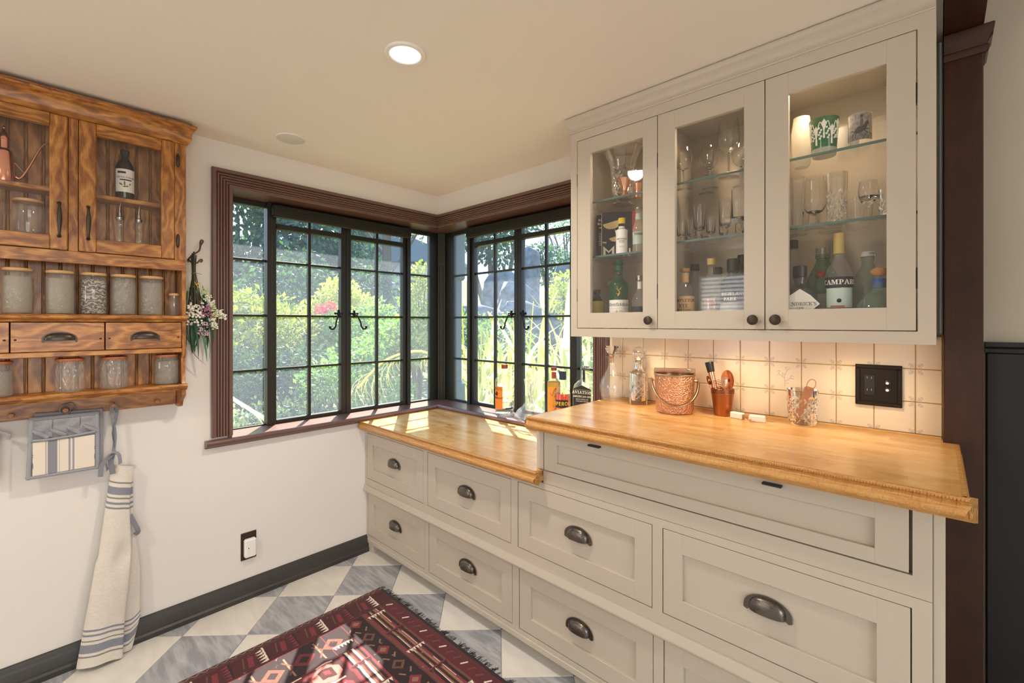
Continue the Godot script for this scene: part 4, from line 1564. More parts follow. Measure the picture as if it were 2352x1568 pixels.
	dup(w2, Vector3(2.225, SH + 0.0022, 0.19), 0, "round wine glass at the right end of the middle door")
	dup(w2, Vector3(2.14, SH + 0.0022, 0.085), 0, "round wine glass behind the tallest one")
	var fl := thing("cordial_glass", "tall thick-stemmed cordial glass left of centre in the middle door", "glass", Vector3(2.02, 1.8202, 0.22))
	var fb := vs([0, 0, 0.024, 0, 0.024, 0.002, 0.011, 0.008, 0.0075, 0.018, 0.0075, 0.03, 0.0105, 0.046, 0.018, 0.052, 0.0225, 0.06, 0.0235, 0.154, 0.0222, 0.154, 0.0212, 0.064, 0.012, 0.056, 0, 0.055])
	part("bowl", MB.new().lathe(fb, 28), M.crystal, fl)
	var sml := thing("cordial_glass", "small cordial glass at the left of the middle shelf", "glass", Vector3(1.945, 1.8202, 0.22), 0.0)
	var sb := []
	for q in fb: sb.append(Vector2(q.x * 0.78, q.y * 0.68))
	part("bowl", MB.new().lathe(sb, 24), M.crystal, sml)
	for q in [[1.98, 0.2, "small cordial glass second from the left on the middle shelf"], [2.058, 0.2, "small cordial glass just right of the tall left one"], [2.085, 0.13, "small cordial glass at the back between the tall ones"], [2.145, 0.12, "small cordial glass behind the tall right pair"]]:
		dup(sml, Vector3(q[0], 1.8202, q[1]), 0, q[2])
	dup(fl, Vector3(2.121, 1.8202, 0.22), 0, "tall cordial glass right of centre in the middle door")
	var big := dup(fl, Vector3(2.178, 1.8202, 0.24), 0, "largest cordial glass at the right of the middle shelf")
	big.scale = Vector3(1.15, 1.18, 1.15)
	for q in [[1.93, 0.1, "small cordial glass in the back left corner of the middle shelf"], [2.0, 0.1, "small cordial glass at the back, left of the tall ones"]]:
		dup(sml, Vector3(q[0], 1.8202, q[1]), 0, q[2])
	# bottles
	o = bottle("whiskey bottle with a wide tan label at the left of the middle door", Vector3(1.976, yb, 0.26), bottle_prof(0.037, 0.17, 0.0155, 0.2, 0.25), M.glass)
	part("label", patch(0.037, -88, 88, 0.03, 0.148), M.paper_kraft, o)
	print_on(o, "TEMPLETON", 0.0122, 0.0375, 0.13, M.ink, -0.15)
	print_on(o, "RYE", 0.0145, 0.0375, 0.108, M.ink, -0.15)
	print_on(o, "aged 4 years", 0.0075, 0.0375, 0.093, M.ink, -0.1)
	part("neck_label", MB.new().lathe(vs([0.0162, 0.205, 0.0164, 0.242]), 18), M.paper_kraft, o)
	cap(o, 0.019, 0.248, 0.262, M.cork, "stopper")
	o = bottle("round clear bottle with a black cap behind the tan-labelled whiskey", Vector3(1.966, yb, 0.13), bottle_prof(0.04, 0.16, 0.014, 0.22, 0.27), M.glass_dim)
	cap(o, 0.0185, 0.265, 0.292, M.black_plastic)
	o = bottle("second black-capped bottle at the back of the middle door", Vector3(2.0475, yb, 0.09), bottle_prof(0.038, 0.16, 0.014, 0.21, 0.25), M.glass_dim)
	cap(o, 0.0185, 0.248, 0.276, M.black_plastic)
	o = bottle("clear pear-necked bottle with a gold cap and copper characters", Vector3(2.073, yb, 0.235), bottle_prof(0.04, 0.14, 0.013, 0.25, 0.275, 0.9), M.glass)
	part("drink", MB.new().lathe(vs([0, 0.01, 0.037, 0.01, 0.0375, 0.138, 0, 0.138]), 24), M.spirit, o)
	part("copper_rule", patch(0.04, -50, 40, 0.133, 0.1345), M.copper_ink, o)
	for k in 3:
		var mc := MB.new()
		for q in [[-0.012, 0.008, 0.0, 0.0], [0.002, 0.01, 0.006, -0.008], [-0.01, -0.006, 0.01, -0.006], [-0.004, 0.012, -0.004, -0.01], [0.008, 0.004, 0.014, -0.004]]:
			var a := Vector3(q[0], 0.115 - k * 0.034 + q[1], 0)
			var e := Vector3(q[2], 0.115 - k * 0.034 + q[3], 0)
			a.z = sqrt(0.0404 * 0.0404 - a.x * a.x)
			e.z = sqrt(0.0404 * 0.0404 - e.x * e.x)
			mc.tube([a, e], 0.003, 6)
		part("characters", mc, M.copper_ink, o)
	cap(o, 0.0165, 0.27, 0.296, M.gold_cap)
	o = bottle("squat black whisky bottle with silver lettering at the right of the middle door", Vector3(2.165, yb, 0.26), bottle_prof(0.047, 0.19, 0.02, 0.225, 0.25), M.glass_dark)
	print_on(o, "HIGHLAND", 0.0125, 0.0475, 0.148, M.white_ink, -0.1, "Droid Serif", true)
	print_on(o, "PARK", 0.0125, 0.0475, 0.129, M.white_ink, -0.3, "Droid Serif", true)
	part("silver_band", patch(0.047, -80, 80, 0.0, 0.115), M.paper_grey, o)
	cap(o, 0.024, 0.235, 0.283, M.black_plastic)
	o = bottle("tall black bottle behind the squat black whisky", Vector3(2.15, yb, 0.1), bottle_prof(0.05, 0.17, 0.017, 0.27, 0.3, 0.8), M.glass_dark)
	cap(o, 0.02, 0.285, 0.317, M.black_plastic)
	# ---- right compartment
	o = thing("tumbler", "frosted rounded tumbler under the light in the right door", "glass", Vector3(2.372, SH + 0.0022, 0.18))
	part("glass", MB.new().lathe(vs([0, 0, 0.022, 0, 0.028, 0.012, 0.031, 0.06, 0.033, 0.12, 0.029, 0.15, 0.026, 0.18, 0.0248, 0.18, 0.031, 0.12, 0.029, 0.06, 0.024, 0.014, 0, 0.012]), 28), M.frost, o)
	o = thing("tumbler", "emerald green cut-glass tumbler with white engraving", "glass", Vector3(2.452, SH + 0.0022, 0.26), to_eye(2.45, 0.26))
	part("glass", MB.new().lathe(vs([0, 0, 0.033, 0, 0.0345, 0.003, 0.043, 0.122, 0.0405, 0.122, 0.034, 0.02, 0, 0.018]), 32), M.emerald, o)
	part("clear_base", MB.new().lathe(vs([0, -0.0002, 0.034, -0.0002, 0.0362, 0.018, 0.0362, 0.022]), 32), M.frost, o)
	var en := MB.new()
	for k in 5:
		var a := -1.1 + k * 0.55
		var hi := 0.1 if k % 2 == 0 else 0.08
		for j in 5:
			var t := a + (j - 2) * 0.06
			en.tube([at_r(0.0405, a, hi - 0.03), at_r(0.0425, t, hi + 0.012 - absf(j - 2) * 0.004)], 0.0016, 5)
		en.tube([at_r(0.0395, a, hi - 0.05), at_r(0.0405, a, hi - 0.03)], 0.003, 5)
		if k < 4:
			en.tube(curve([at_r(0.0418, a + 0.06, hi - 0.014), at_r(0.043, a + 0.27, 0.104), at_r(0.0418, a + 0.49, (0.08 if k % 2 == 0 else 0.1) - 0.014)], 6), 0.0013, 5)
			for j in 6:
				en.ball(at_r(0.04, a + 0.27 + 0.1 * sin(j * 2.1), 0.05 + 0.007 * j), Vector3.ONE * 0.0038, 6, 4)
	part("engraving", en, M.white_ink, o)
	o = thing("tumbler", "straight tumbler printed with a grey picture of a horse and rider", "glass", Vector3(2.548, SH + 0.0022, 0.25), to_eye(2.548, 0.25))
	part("glass", MB.new().lathe(tumbler_prof(0.03, 0.033, 0.112, 0.01), 28), M.glass, o)
	part("picture", patch(0.0322, -70, 70, 0.024, 0.108, 0.0006), M.print_horse, o)
	o = thing("tumbler", "second grey printed tumbler half behind the horse tumbler", "glass", Vector3(2.506, SH + 0.0022, 0.165), to_eye(2.5, 0.165))
	part("glass", MB.new().lathe(tumbler_prof(0.03, 0.033, 0.112, 0.01), 28), M.glass, o)
	part("picture", patch(0.0322, -70, 70, 0.024, 0.108, 0.0006), M.paper_grey, o)
	o = thing("tumbler", "small clear tumbler at the right end of the top shelf in the right door", "glass", Vector3(2.605, SH + 0.0022, 0.21))
	part("glass", MB.new().lathe(tumbler_prof(0.022, 0.028, 0.1, 0.012), 28), M.glass, o)
	var Y3 := 1.8212
	o = thing("highball_glass", "plain tall glass at the left of the middle shelf in the right door", "glass", Vector3(2.37, Y3, 0.25))
	part("glass", MB.new().lathe(tumbler_prof(0.02, 0.027, 0.178, 0.012), 28), M.crystal_thin, o)
	o = thing("snifter", "short-stemmed snifter between the two tall glasses in the right door", "glass", Vector3(2.415, Y3, 0.2))
	part("bowl", MB.new().lathe(stem_glass(0.03, 0.06, vs([0.006, 0.05, 0.024, 0.062, 0.036, 0.085, 0.038, 0.11, 0.032, 0.16, 0.029, 0.185, 0.028, 0.185, 0.0308, 0.16, 0.0366, 0.11, 0.0347, 0.0856, 0.023, 0.0635, 0, 0.055]), 0.006), 32), M.crystal, o)
	o = thing("highball_glass", "tall cut-crystal glass in the middle of the right door", "glass", Vector3(2.486, Y3, 0.25))
	part("glass", cut_glass(vs([0, 0, 0.026, 0, 0.0275, 0.004, 0.031, 0.17]), 12, 0.0028, 0.008, 0.11, vs([0.0285, 0.17, 0.0245, 0.016, 0, 0.014]), 2.5), M.crystal, o)
	o = thing("goblet", "cut-crystal goblet right of the tall cut glass", "glass", Vector3(2.568, Y3, 0.24))
	part("bowl", MB.new().lathe(stem_glass(0.024, 0.05, vs([0.006, 0.05, 0.018, 0.062, 0.0255, 0.08, 0.0265, 0.1, 0.023, 0.13, 0.0215, 0.13, 0.024, 0.1, 0.022, 0.08, 0, 0.066]), 0.0045), 28), M.crystal, o)
	o = thing("tumbler", "short cut-crystal tumbler at the right of the middle shelf", "glass", Vector3(2.625, Y3, 0.25))
	part("glass", cut_glass(vs([0, 0, 0.028, 0, 0.03, 0.004, 0.033, 0.088]), 11, 0.003, 0.006, 0.06, vs([0.0305, 0.088, 0.027, 0.014, 0, 0.012]), 2.0), M.crystal, o)
	for q in [[2.345, 0.12, "wide clear rocks glass at the back left of the right door's middle shelf"], [2.445, 0.1, "wide clear rocks glass at the back, behind the snifter"], [2.53, 0.11, "wide clear rocks glass at the back, behind the tall cut glass"]]:
		var rk := thing("rocks_glass", q[2], "glass", Vector3(q[0], Y3, q[1]))
		part("glass", MB.new().lathe(tumbler_prof(0.035, 0.042, 0.1, 0.014, 0.002), 30), M.crystal, rk)
	# bottles, right
	o = bottle("tall slim clear bottle with a black cap behind the apothecary gin", Vector3(2.335, yb, 0.13), bottle_prof(0.032, 0.2, 0.013, 0.3, 0.32, 0.9), M.glass)
	cap(o, 0.0165, 0.318, 0.35, M.black_plastic)
	o = bottle("dark apothecary gin bottle with a diamond-shaped cream label", Vector3(2.384, yb, 0.27), bottle_prof(0.05, 0.15, 0.017, 0.175, 0.2), M.glass_grey)
	mm = MB.new()
	mm.extrude(pv([-0.056, 0.0, -0.03, -0.024, 0.0, -0.05, 0.03, -0.024, 0.056, 0.0, 0.03, 0.03, 0.0, 0.052, -0.03, 0.03]), Vector3(0, 0.102, 0.051), Vector3.RIGHT, Vector3.UP, Vector3(0, 0, 0.0006))
	part("label", mm, M.paper, o)
	print_on(o, "HENDRICK'S", 0.0118, 0, 0.103, M.ink, 0, "Droid Serif", false, 0.0517, 0.0)
	print_on(o, "GIN", 0.009, 0, 0.088, M.ink, 0, "Droid Serif", false, 0.0517, 0.0)
	cap(o, 0.021, 0.196, 0.236, M.black_plastic, "stopper")
	o = bottle("bright green round-shouldered bottle with a silver screw cap and a red seal", Vector3(2.435, yb, 0.17), bottle_prof(0.052, 0.17, 0.02, 0.26, 0.28, 0.7), M.glass_moss)
	part("label", patch(0.052, -70, 70, 0.03, 0.14), M.paper_grey, o)
	part("seal", MB.new().ball(Vector3(-0.006, 0.205, 0.043), Vector3(0.017, 0.017, 0.004), 14, 6), M.wax_red, o)
	mm = MB.new()
	for i in 6:
		mm.lathe([Vector2(0.0215, 0.268 + i * 0.006), Vector2(0.023, 0.271 + i * 0.006), Vector2(0.0215, 0.274 + i * 0.006)], 22)
	mm.lathe([Vector2(0.0215, 0.304), Vector2(0.0, 0.304)], 22)
	part("cap", mm, M.steel, o)
	o = bottle("clear aperitif bottle with a tall gold capsule and a navy band label", Vector3(2.494, yb, 0.26), bottle_prof(0.0385, 0.2, 0.0135, 0.255, 0.3, 0.4), M.glass)
	part("band", patch(0.0385, -88, 88, 0.155, 0.19), M.paper_navy, o)
	print_on(o, "CAMPARI", 0.0165, 0.0392, 0.1725, M.white_ink, 0, "Droid Serif", true)
	part("label", patch(0.0385, -62, 62, 0.09, 0.153), M.paper_mint, o)
	part("red_line", patch(0.0388, -36, 22, 0.091, 0.096), M.red_card, o)
	part("crest", MB.new().ball(Vector3(0, 0.112, 0.0385), Vector3(0.007, 0.007, 0.0012), 10, 5), M.ink, o)
	cap(o, 0.0158, 0.268, 0.337, M.gold_cap, "capsule")
	o = bottle("pale green swing-top bottle behind, right of the aperitif", Vector3(2.56, yb, 0.16), bottle_prof(0.045, 0.17, 0.017, 0.235, 0.262, 0.6), M.glass_sea)
	cap(o, 0.019, 0.262, 0.279, M.paper_white, "stopper")
	part("wire_bail", MB.new().tube(curve([Vector3(0.004, 0.272, 0.02), Vector3(0.018, 0.272, 0.01), Vector3(0.02, 0.24, 0.01), Vector3(0.016, 0.222, 0.014), Vector3(0.008, 0.24, 0.019)], 5), 0.0016, 6), M.steel, o)
	o = bottle("round-bodied bottle with a wooden ball stopper and a blue neck band", Vector3(2.6, yb, 0.27), vs([0, 0.003, 0.04, 0, 0.058, 0.02, 0.064, 0.06, 0.058, 0.1, 0.04, 0.128, 0.019, 0.142, 0.017, 0.185]), M.glass_sea)
	part("band", MB.new().lathe(vs([0.0178, 0.15, 0.018, 0.178]), 20), M.blue_band, o)
	part("stopper", MB.new().ball(Vector3(0, 0.2, 0), Vector3(0.024, 0.014, 0.024), 18, 8), M.cork, o)

func at_r(r: float, a: float, y: float) -> Vector3:
	return Vector3(sin(a) * r, y, cos(a) * r)

func horse_print() -> void:
	var cv := Canvas.new(160, 96, 160.0, Color("a8a39c"))
	var nz := noise(91, 0.05, 4)
	for y in 96:
		for x in 160:
			var g := 0.62 + 0.16 * nz.get_noise_2d(x, y) - (0.12 if y > 70 else 0.0)
			cv.im.set_pixel(x, y, Color(g, g * 0.98, g * 0.95))
	var dk := Color("4a4642")
	cv.poly(vs([0.3, 0.4, 0.42, 0.3, 0.62, 0.28, 0.72, 0.2, 0.78, 0.16, 0.82, 0.24, 0.76, 0.28, 0.7, 0.38, 0.56, 0.44, 0.38, 0.46]), dk)
	for q in [[0.32, 0.42, 0.22, 0.52], [0.38, 0.45, 0.34, 0.56], [0.64, 0.4, 0.78, 0.46], [0.66, 0.38, 0.84, 0.36], [0.3, 0.4, 0.2, 0.36]]:
		cv.line(Vector2(q[0], q[1]), Vector2(q[2], q[3]), 0.025, dk)
	cv.poly(vs([0.5, 0.3, 0.5, 0.16, 0.56, 0.1, 0.62, 0.16, 0.6, 0.3]), Color("6a645e"))
	cv.poly(vs([0.52, 0.1, 0.52, 0.03, 0.6, 0.03, 0.6, 0.1]), dk)
	cv.rect(0.08, 0.0, 0.03, 0.6, Color("d9d4cb"))
	mat("print_horse", "ffffff", 0.5).albedo_texture = tex(cv.im)

# ---------------------------------------------------------------- pine wall hutch on the left wall
func plank(called: String, lo: Vector3, hi: Vector3, bev: float, m: Material, parent: Node) -> MeshInstance3D:
	# a board with its own stretch of grain
	var off := Vector3(rng.randf(), rng.randf(), rng.randf()) * 0.7
	var o := part(called, MB.new().box(lo + off, hi + off, bev), m, parent)
	o.position = -off
	return o

func hutch() -> void:
	var t := wood_tex(101, Color("6b3c14"), Color("ab6d2c"), Color("d09a50"), 6.0, 0.42, 5, 1024, 512, 0, 0.26)
	woods("pine", t, 0.36, 1.0, 0.24)
	for k in ["pine_x", "pine_y", "pine_z"]:
		M[k].clearcoat_enabled = true
		M[k].clearcoat = 0.25
		M[k].clearcoat_roughness = 0.3
	var pd := mat("pine_dark", "4a2a1e", 0.5)
	var Z0 := 1.59
	var Z1 := 2.36
	var F := 0.13
	var h := thing("wall_hutch", "stained pine wall hutch with two glazed doors, small drawers, jar shelves and a peg rail", "cabinet")
	# bead boards at the back
	var z := Z0 + 0.016
	while z < Z1 - 0.02:
		var e := minf(z + 0.0505, Z1 - 0.016)
		plank("back_board", Vector3(-0.015, 1.17, z + 0.0035), Vector3(0.002, 2.34, e - 0.0065), 0.002, M.pine_y, h)
		var off := rng.randf()
		var bd := part("bead", MB.new().tube([Vector3(-0.003, 1.17 + off, e - 0.0028), Vector3(-0.003, 2.34 + off, e - 0.0028)], 0.0032, 6), M.pine_y, h)
		bd.position.y = -off
		z += 0.0505
	part("back_panel", bx(-0.0158, 1.1, Z0 + 0.01, -0.0135, 2.42, Z1 - 0.01), M.pine_y, h)
	# shaped sides
	for s in 2:
		var sp := [Vector2(-0.0155, 2.35), Vector2(F - 0.001, 2.35), Vector2(F - 0.001, 1.353), Vector2(F - 0.003, 1.343), Vector2(F - 0.015, 1.325), Vector2(F - 0.012, 1.215), Vector2(F - 0.001, 1.2), Vector2(F - 0.001, 1.152)]
		sp.append_array([Vector2(F - 0.012, 1.14), Vector2(0.088, 1.128), Vector2(0.072, 1.112), Vector2(0.068, 1.098), Vector2(0.055, 1.088), Vector2(-0.0155, 1.086)])
		var zs := Z0 if s == 0 else Z1 - 0.0155
		part("side", MB.new().extrude(PackedVector2Array(sp), Vector3(0, 0, zs), Vector3.RIGHT, Vector3.UP, Vector3(0, 0, 0.0155)), M.pine_y, h)
	# top, floor of the glazed part, shelves
	plank("shelf", Vector3(-0.012, 2.335, Z0 + 0.016), Vector3(F - 0.022, 2.35, Z1 - 0.016), 0.001, M.pine_z, h)
	plank("shelf", Vector3(0.002, 2.0255, Z0 + 0.016), Vector3(0.108, 2.0445, Z1 - 0.016), 0.003, M.pine_z, h)
	plank("shelf", Vector3(0.002, 1.782, Z0 + 0.016), Vector3(F - 0.022, 1.8, Z1 - 0.016), 0.001, M.pine_z, h)
	plank("shelf", Vector3(0.002, 1.508, Z0 + 0.016), Vector3(F, 1.526, Z1 - 0.016), 0.001, M.pine_z, h)
	plank("shelf", Vector3(0.002, 1.356, Z0 + 0.016), Vector3(F, 1.374, Z1 - 0.016), 0.002, M.pine_z, h)
	plank("shelf", Vector3(0.002, 1.186, Z0 + 0.016), Vector3(F, 1.2035, Z1 - 0.016), 0.001, M.pine_z, h)
	# face rails and stiles
	plank("rail", Vector3(F - 0.02, 1.738, Z0 + 0.0001), Vector3(F, 1.788, Z1 - 0.0001), 0.0015, M.pine_z, h)
	plank("rail", Vector3(F - 0.02, 2.3345, Z0 + 0.0001), Vector3(F, 2.36, Z1 - 0.0001), 0.0015, M.pine_z, h)
	for q in [[Z0 + 0.0001, 1.634], [1.9605, 1.9905], [2.317, Z1 - 0.0001]]:
		plank("stile", Vector3(F - 0.02, 1.788, q[0]), Vector3(F, 2.3345, q[1]), 0.0015, M.pine_y, h)
	plank("rail", Vector3(F - 0.012, 1.3535, Z0 + 0.0157), Vector3(F + 0.001, 1.3745, Z1 - 0.0157), 0.0025, M.pine_z, h)
	# carved shelf lips
	for y in [1.497, 1.176]:
		var lp := PackedVector2Array([Vector2(0, 0), Vector2(0.006, 0.0), Vector2(0.008, 0.007)] + arc(Vector2(0.008, 0.0195), 0.0105, -80, 90, 7) + [Vector2(0, 0.03)])
		var lip := part("lip", MB.new().extrude(lp, Vector3(F + 0.0005, y, Z0 - 0.0035), Vector3.RIGHT, Vector3.UP, Vector3(0, 0, Z1 - Z0 + 0.007)), M.pine_z, h)
		var k := 0
		var zz := Z0 + 0.02
		while zz < Z1 - 0.02:
			var m := MB.new()
			for j in 6:
				var a := -0.9 + j * 0.36
				m.ball(Vector3(F + 0.0178, y + 0.0195 + 0.004 * sin(a * 2.0), zz + 0.0045 * (j - 2.5)), Vector3(0.0022, 0.0036, 0.0016), 6, 4)
			part("carving", m, M.pine_z, lip)
			zz += 0.073
			k += 1
	# crown with a rounded carved lip
	var cr := PackedVector2Array([Vector2(0, 0), Vector2(0.004, 0.0), Vector2(0.018, 0.016), Vector2(0.02, 0.02), Vector2(0.0205, 0.062), Vector2(0.028, 0.066)] + arc(Vector2(0.029, 0.0795), 0.0095, -70, 80, 6) + [Vector2(0.0, 0.09)])
	var m := MB.new()
	m.extrude(cr, Vector3(F, 2.336, Z0), Vector3.RIGHT, Vector3.UP, Vector3(0, 0, Z1 - Z0), -1.0, 1.0)
	m.extrude(cr, Vector3(F, 2.336, Z0), Vector3(0, 0, -1), Vector3.UP, Vector3(-F - 0.012, 0, 0), -1.0, 0.0)
	var crown := part("crown", m, M.pine_z, h)
	part("crown_top", bx(-0.012, 2.426, Z0 - 0.02, F + 0.026, 2.431, Z1 + 0.02), M.pine_z, h)
	var zc := Z0 + 0.015
	while zc < Z1:
		m = MB.new()
		for j in 5:
			m.ball(Vector3(F + 0.0372, 2.4155 + 0.003 * sin(j * 1.6), zc + 0.005 * (j - 2)), Vector3(0.0024, 0.004, 0.0018), 6, 4)
		part("carving", m, M.pine_z, crown)
		zc += 0.062
	# doors
	for q in [[1.6355, 1.959, 1.685, 1.905, 1.931, 1.622], [1.992, 2.3155, 2.0445, 2.2655, 2.017, 2.33]]:
		var d := Node3D.new()
		d.name = "door"
		h.add_child(d, true)
		var D := 0.141
		for s in [[q[0], q[2]], [q[3], q[1]]]:
			plank("door_stile", Vector3(F - 0.016, 1.79, s[0]), Vector3(D, 2.3335, s[1]), 0.004, M.pine_y, d)
			part("dark_arris", bx(F, 1.7895, s[0] + 0.003, D - 0.0005, 1.7935, s[1] - 0.001, 0.001), M.pine_y, d)
		for s in [[1.79, 1.846], [2.284, 2.3335]]:
			plank("door_rail", Vector3(F - 0.016, s[0], q[2] - 0.0005), Vector3(D - 0.0008, s[1], q[3] + 0.0005), 0.002, M.pine_z, d)
		part("pane", bx(F - 0.006, 1.842, q[2] - 0.004, F - 0.003, 2.288, q[3] + 0.004), M.door_pane, d)
		# bow handle with flared feet
		var hm := MB.new()
		var pts := [Vector3(D - 0.0005, 1.976, q[4]), Vector3(D + 0.012, 1.972, q[4]), Vector3(D + 0.018, 1.955, q[4]), Vector3(D + 0.022, 1.91, q[4]), Vector3(D + 0.018, 1.864, q[4]), Vector3(D + 0.012, 1.847, q[4]), Vector3(D - 0.0005, 1.843, q[4])]
		hm.tube(curve(pts, 5), [0.0075, 0.007, 0.0062, 0.0055, 0.005, 0.0046, 0.0045, 0.0045, 0.0044, 0.0044, 0.0048, 0.0055, 0.0062, 0.007, 0.0075, 0.0078, 0.0075, 0.007, 0.0062, 0.0055, 0.0048, 0.0044, 0.0044, 0.0045, 0.0045, 0.0046, 0.005, 0.0055, 0.0062, 0.007, 0.0075], 10)
		part("handle", hm, M.bronze, d)
		for y in [1.844, 2.22]:
			hm = MB.new()
			hm.xf = Transform3D(Basis(), Vector3(F + 0.006, y, q[5]))
			hm.lathe(vs([0, 0, 0.003, 0.003, 0.0048, 0.008, 0.0062, 0.012, 0.0062, 0.054, 0.0048, 0.058, 0.003, 0.063, 0, 0.066]), 12)
			part("hinge", hm, M.bronze, d)
	# drawers with crescent pulls
	var cp := cup_pull(0.046, 0.024, 0.019, 0.006).mesh()
	for q in [[1.6085, 1.8755], [1.8795, 2.1495], [2.1535, 2.3435]]:
		var d := plank("drawer", Vector3(0.03, 1.3765, q[0]), Vector3(F + 0.002, 1.4935, q[1]), 0.0015, M.pine_z, h)
		var p := MeshInstance3D.new()
		p.name = "handle"
		p.mesh = cp
		p.material_override = M.bronze
		d.add_child(p, true)
		p.position = -d.position + Vector3(F + 0.002, 1.427, (q[0] + q[1]) * 0.5)
		p.rotation.y = PI / 2
		var kn := MB.new()
		for s in [q[0] + 0.012, q[1] - 0.012]:
			kn.ball(Vector3(F + 0.002, 1.425, s), Vector3(0.0008, 0.0035, 0.0045), 8, 4)
		var ko := part("plug_holes", kn, M.pine_dark, d)
		ko.position = -d.position
	# peg rail
	plank("peg_rail", Vector3(-0.0155, 1.0955, Z0 + 0.0157), Vector3(0.008, 1.18, Z1 - 0.0157), 0.002, M.pine_z, h)
	for zz in [1.685, 1.84, 1.995, 2.15, 2.305]:
		m = MB.new()
		m.xf = Transform3D(Basis(Vector3.BACK, -PI / 2 + 0.12), Vector3(0.007, 1.118, zz))
		m.lathe(vs([0.0075, 0, 0.006, 0.012, 0.0055, 0.028, 0.0068, 0.036, 0.0098, 0.04, 0.0104, 0.046, 0.0085, 0.05, 0.004, 0.0515, 0, 0.052]), 14)
		part("peg", m, M.peg_wood, h)

func storage_jar(label: String, at: Vector3, r: float, hgt: float, g: Material, lid: Material, fill: Material, fh: float, group: String, lip := true) -> Node3D:
	var o := thing("storage_jar", label, "jar", at, 0.0, group)
	var n := r * 0.9
	var pr := [Vector2(0, 0.003), Vector2(r * 0.8, 0.0), Vector2(r - 0.004, 0.002), Vector2(r, 0.008), Vector2(r, hgt - 0.032), Vector2(r - 0.002, hgt - 0.025), Vector2(n, hgt - 0.02)]
	if lip:
		pr.append_array([Vector2(n, hgt - 0.017), Vector2(n + 0.002, hgt - 0.0155), Vector2(n, hgt - 0.014)])
	pr.append_array([Vector2(n, hgt - 0.01)])
	part("glass", MB.new().lathe(pr, 36), g, o)
	part("lid", MB.new().lathe([Vector2(0, hgt - 0.0105), Vector2(n + 0.0015, hgt - 0.0105), Vector2(n + 0.003, hgt - 0.008), Vector2(n + 0.003, hgt - 0.002), Vector2(n + 0.001, hgt), Vector2(0, hgt)], 32), lid, o)
	if fill != null:
		part("contents", MB.new().lathe([Vector2(0, 0.006), Vector2(r - 0.005, 0.006), Vector2(r - 0.0035, 0.012), Vector2(r - 0.0035, fh - 0.004), Vector2(r - 0.008, fh), Vector2(0, fh)], 28), fill, o)
	return o

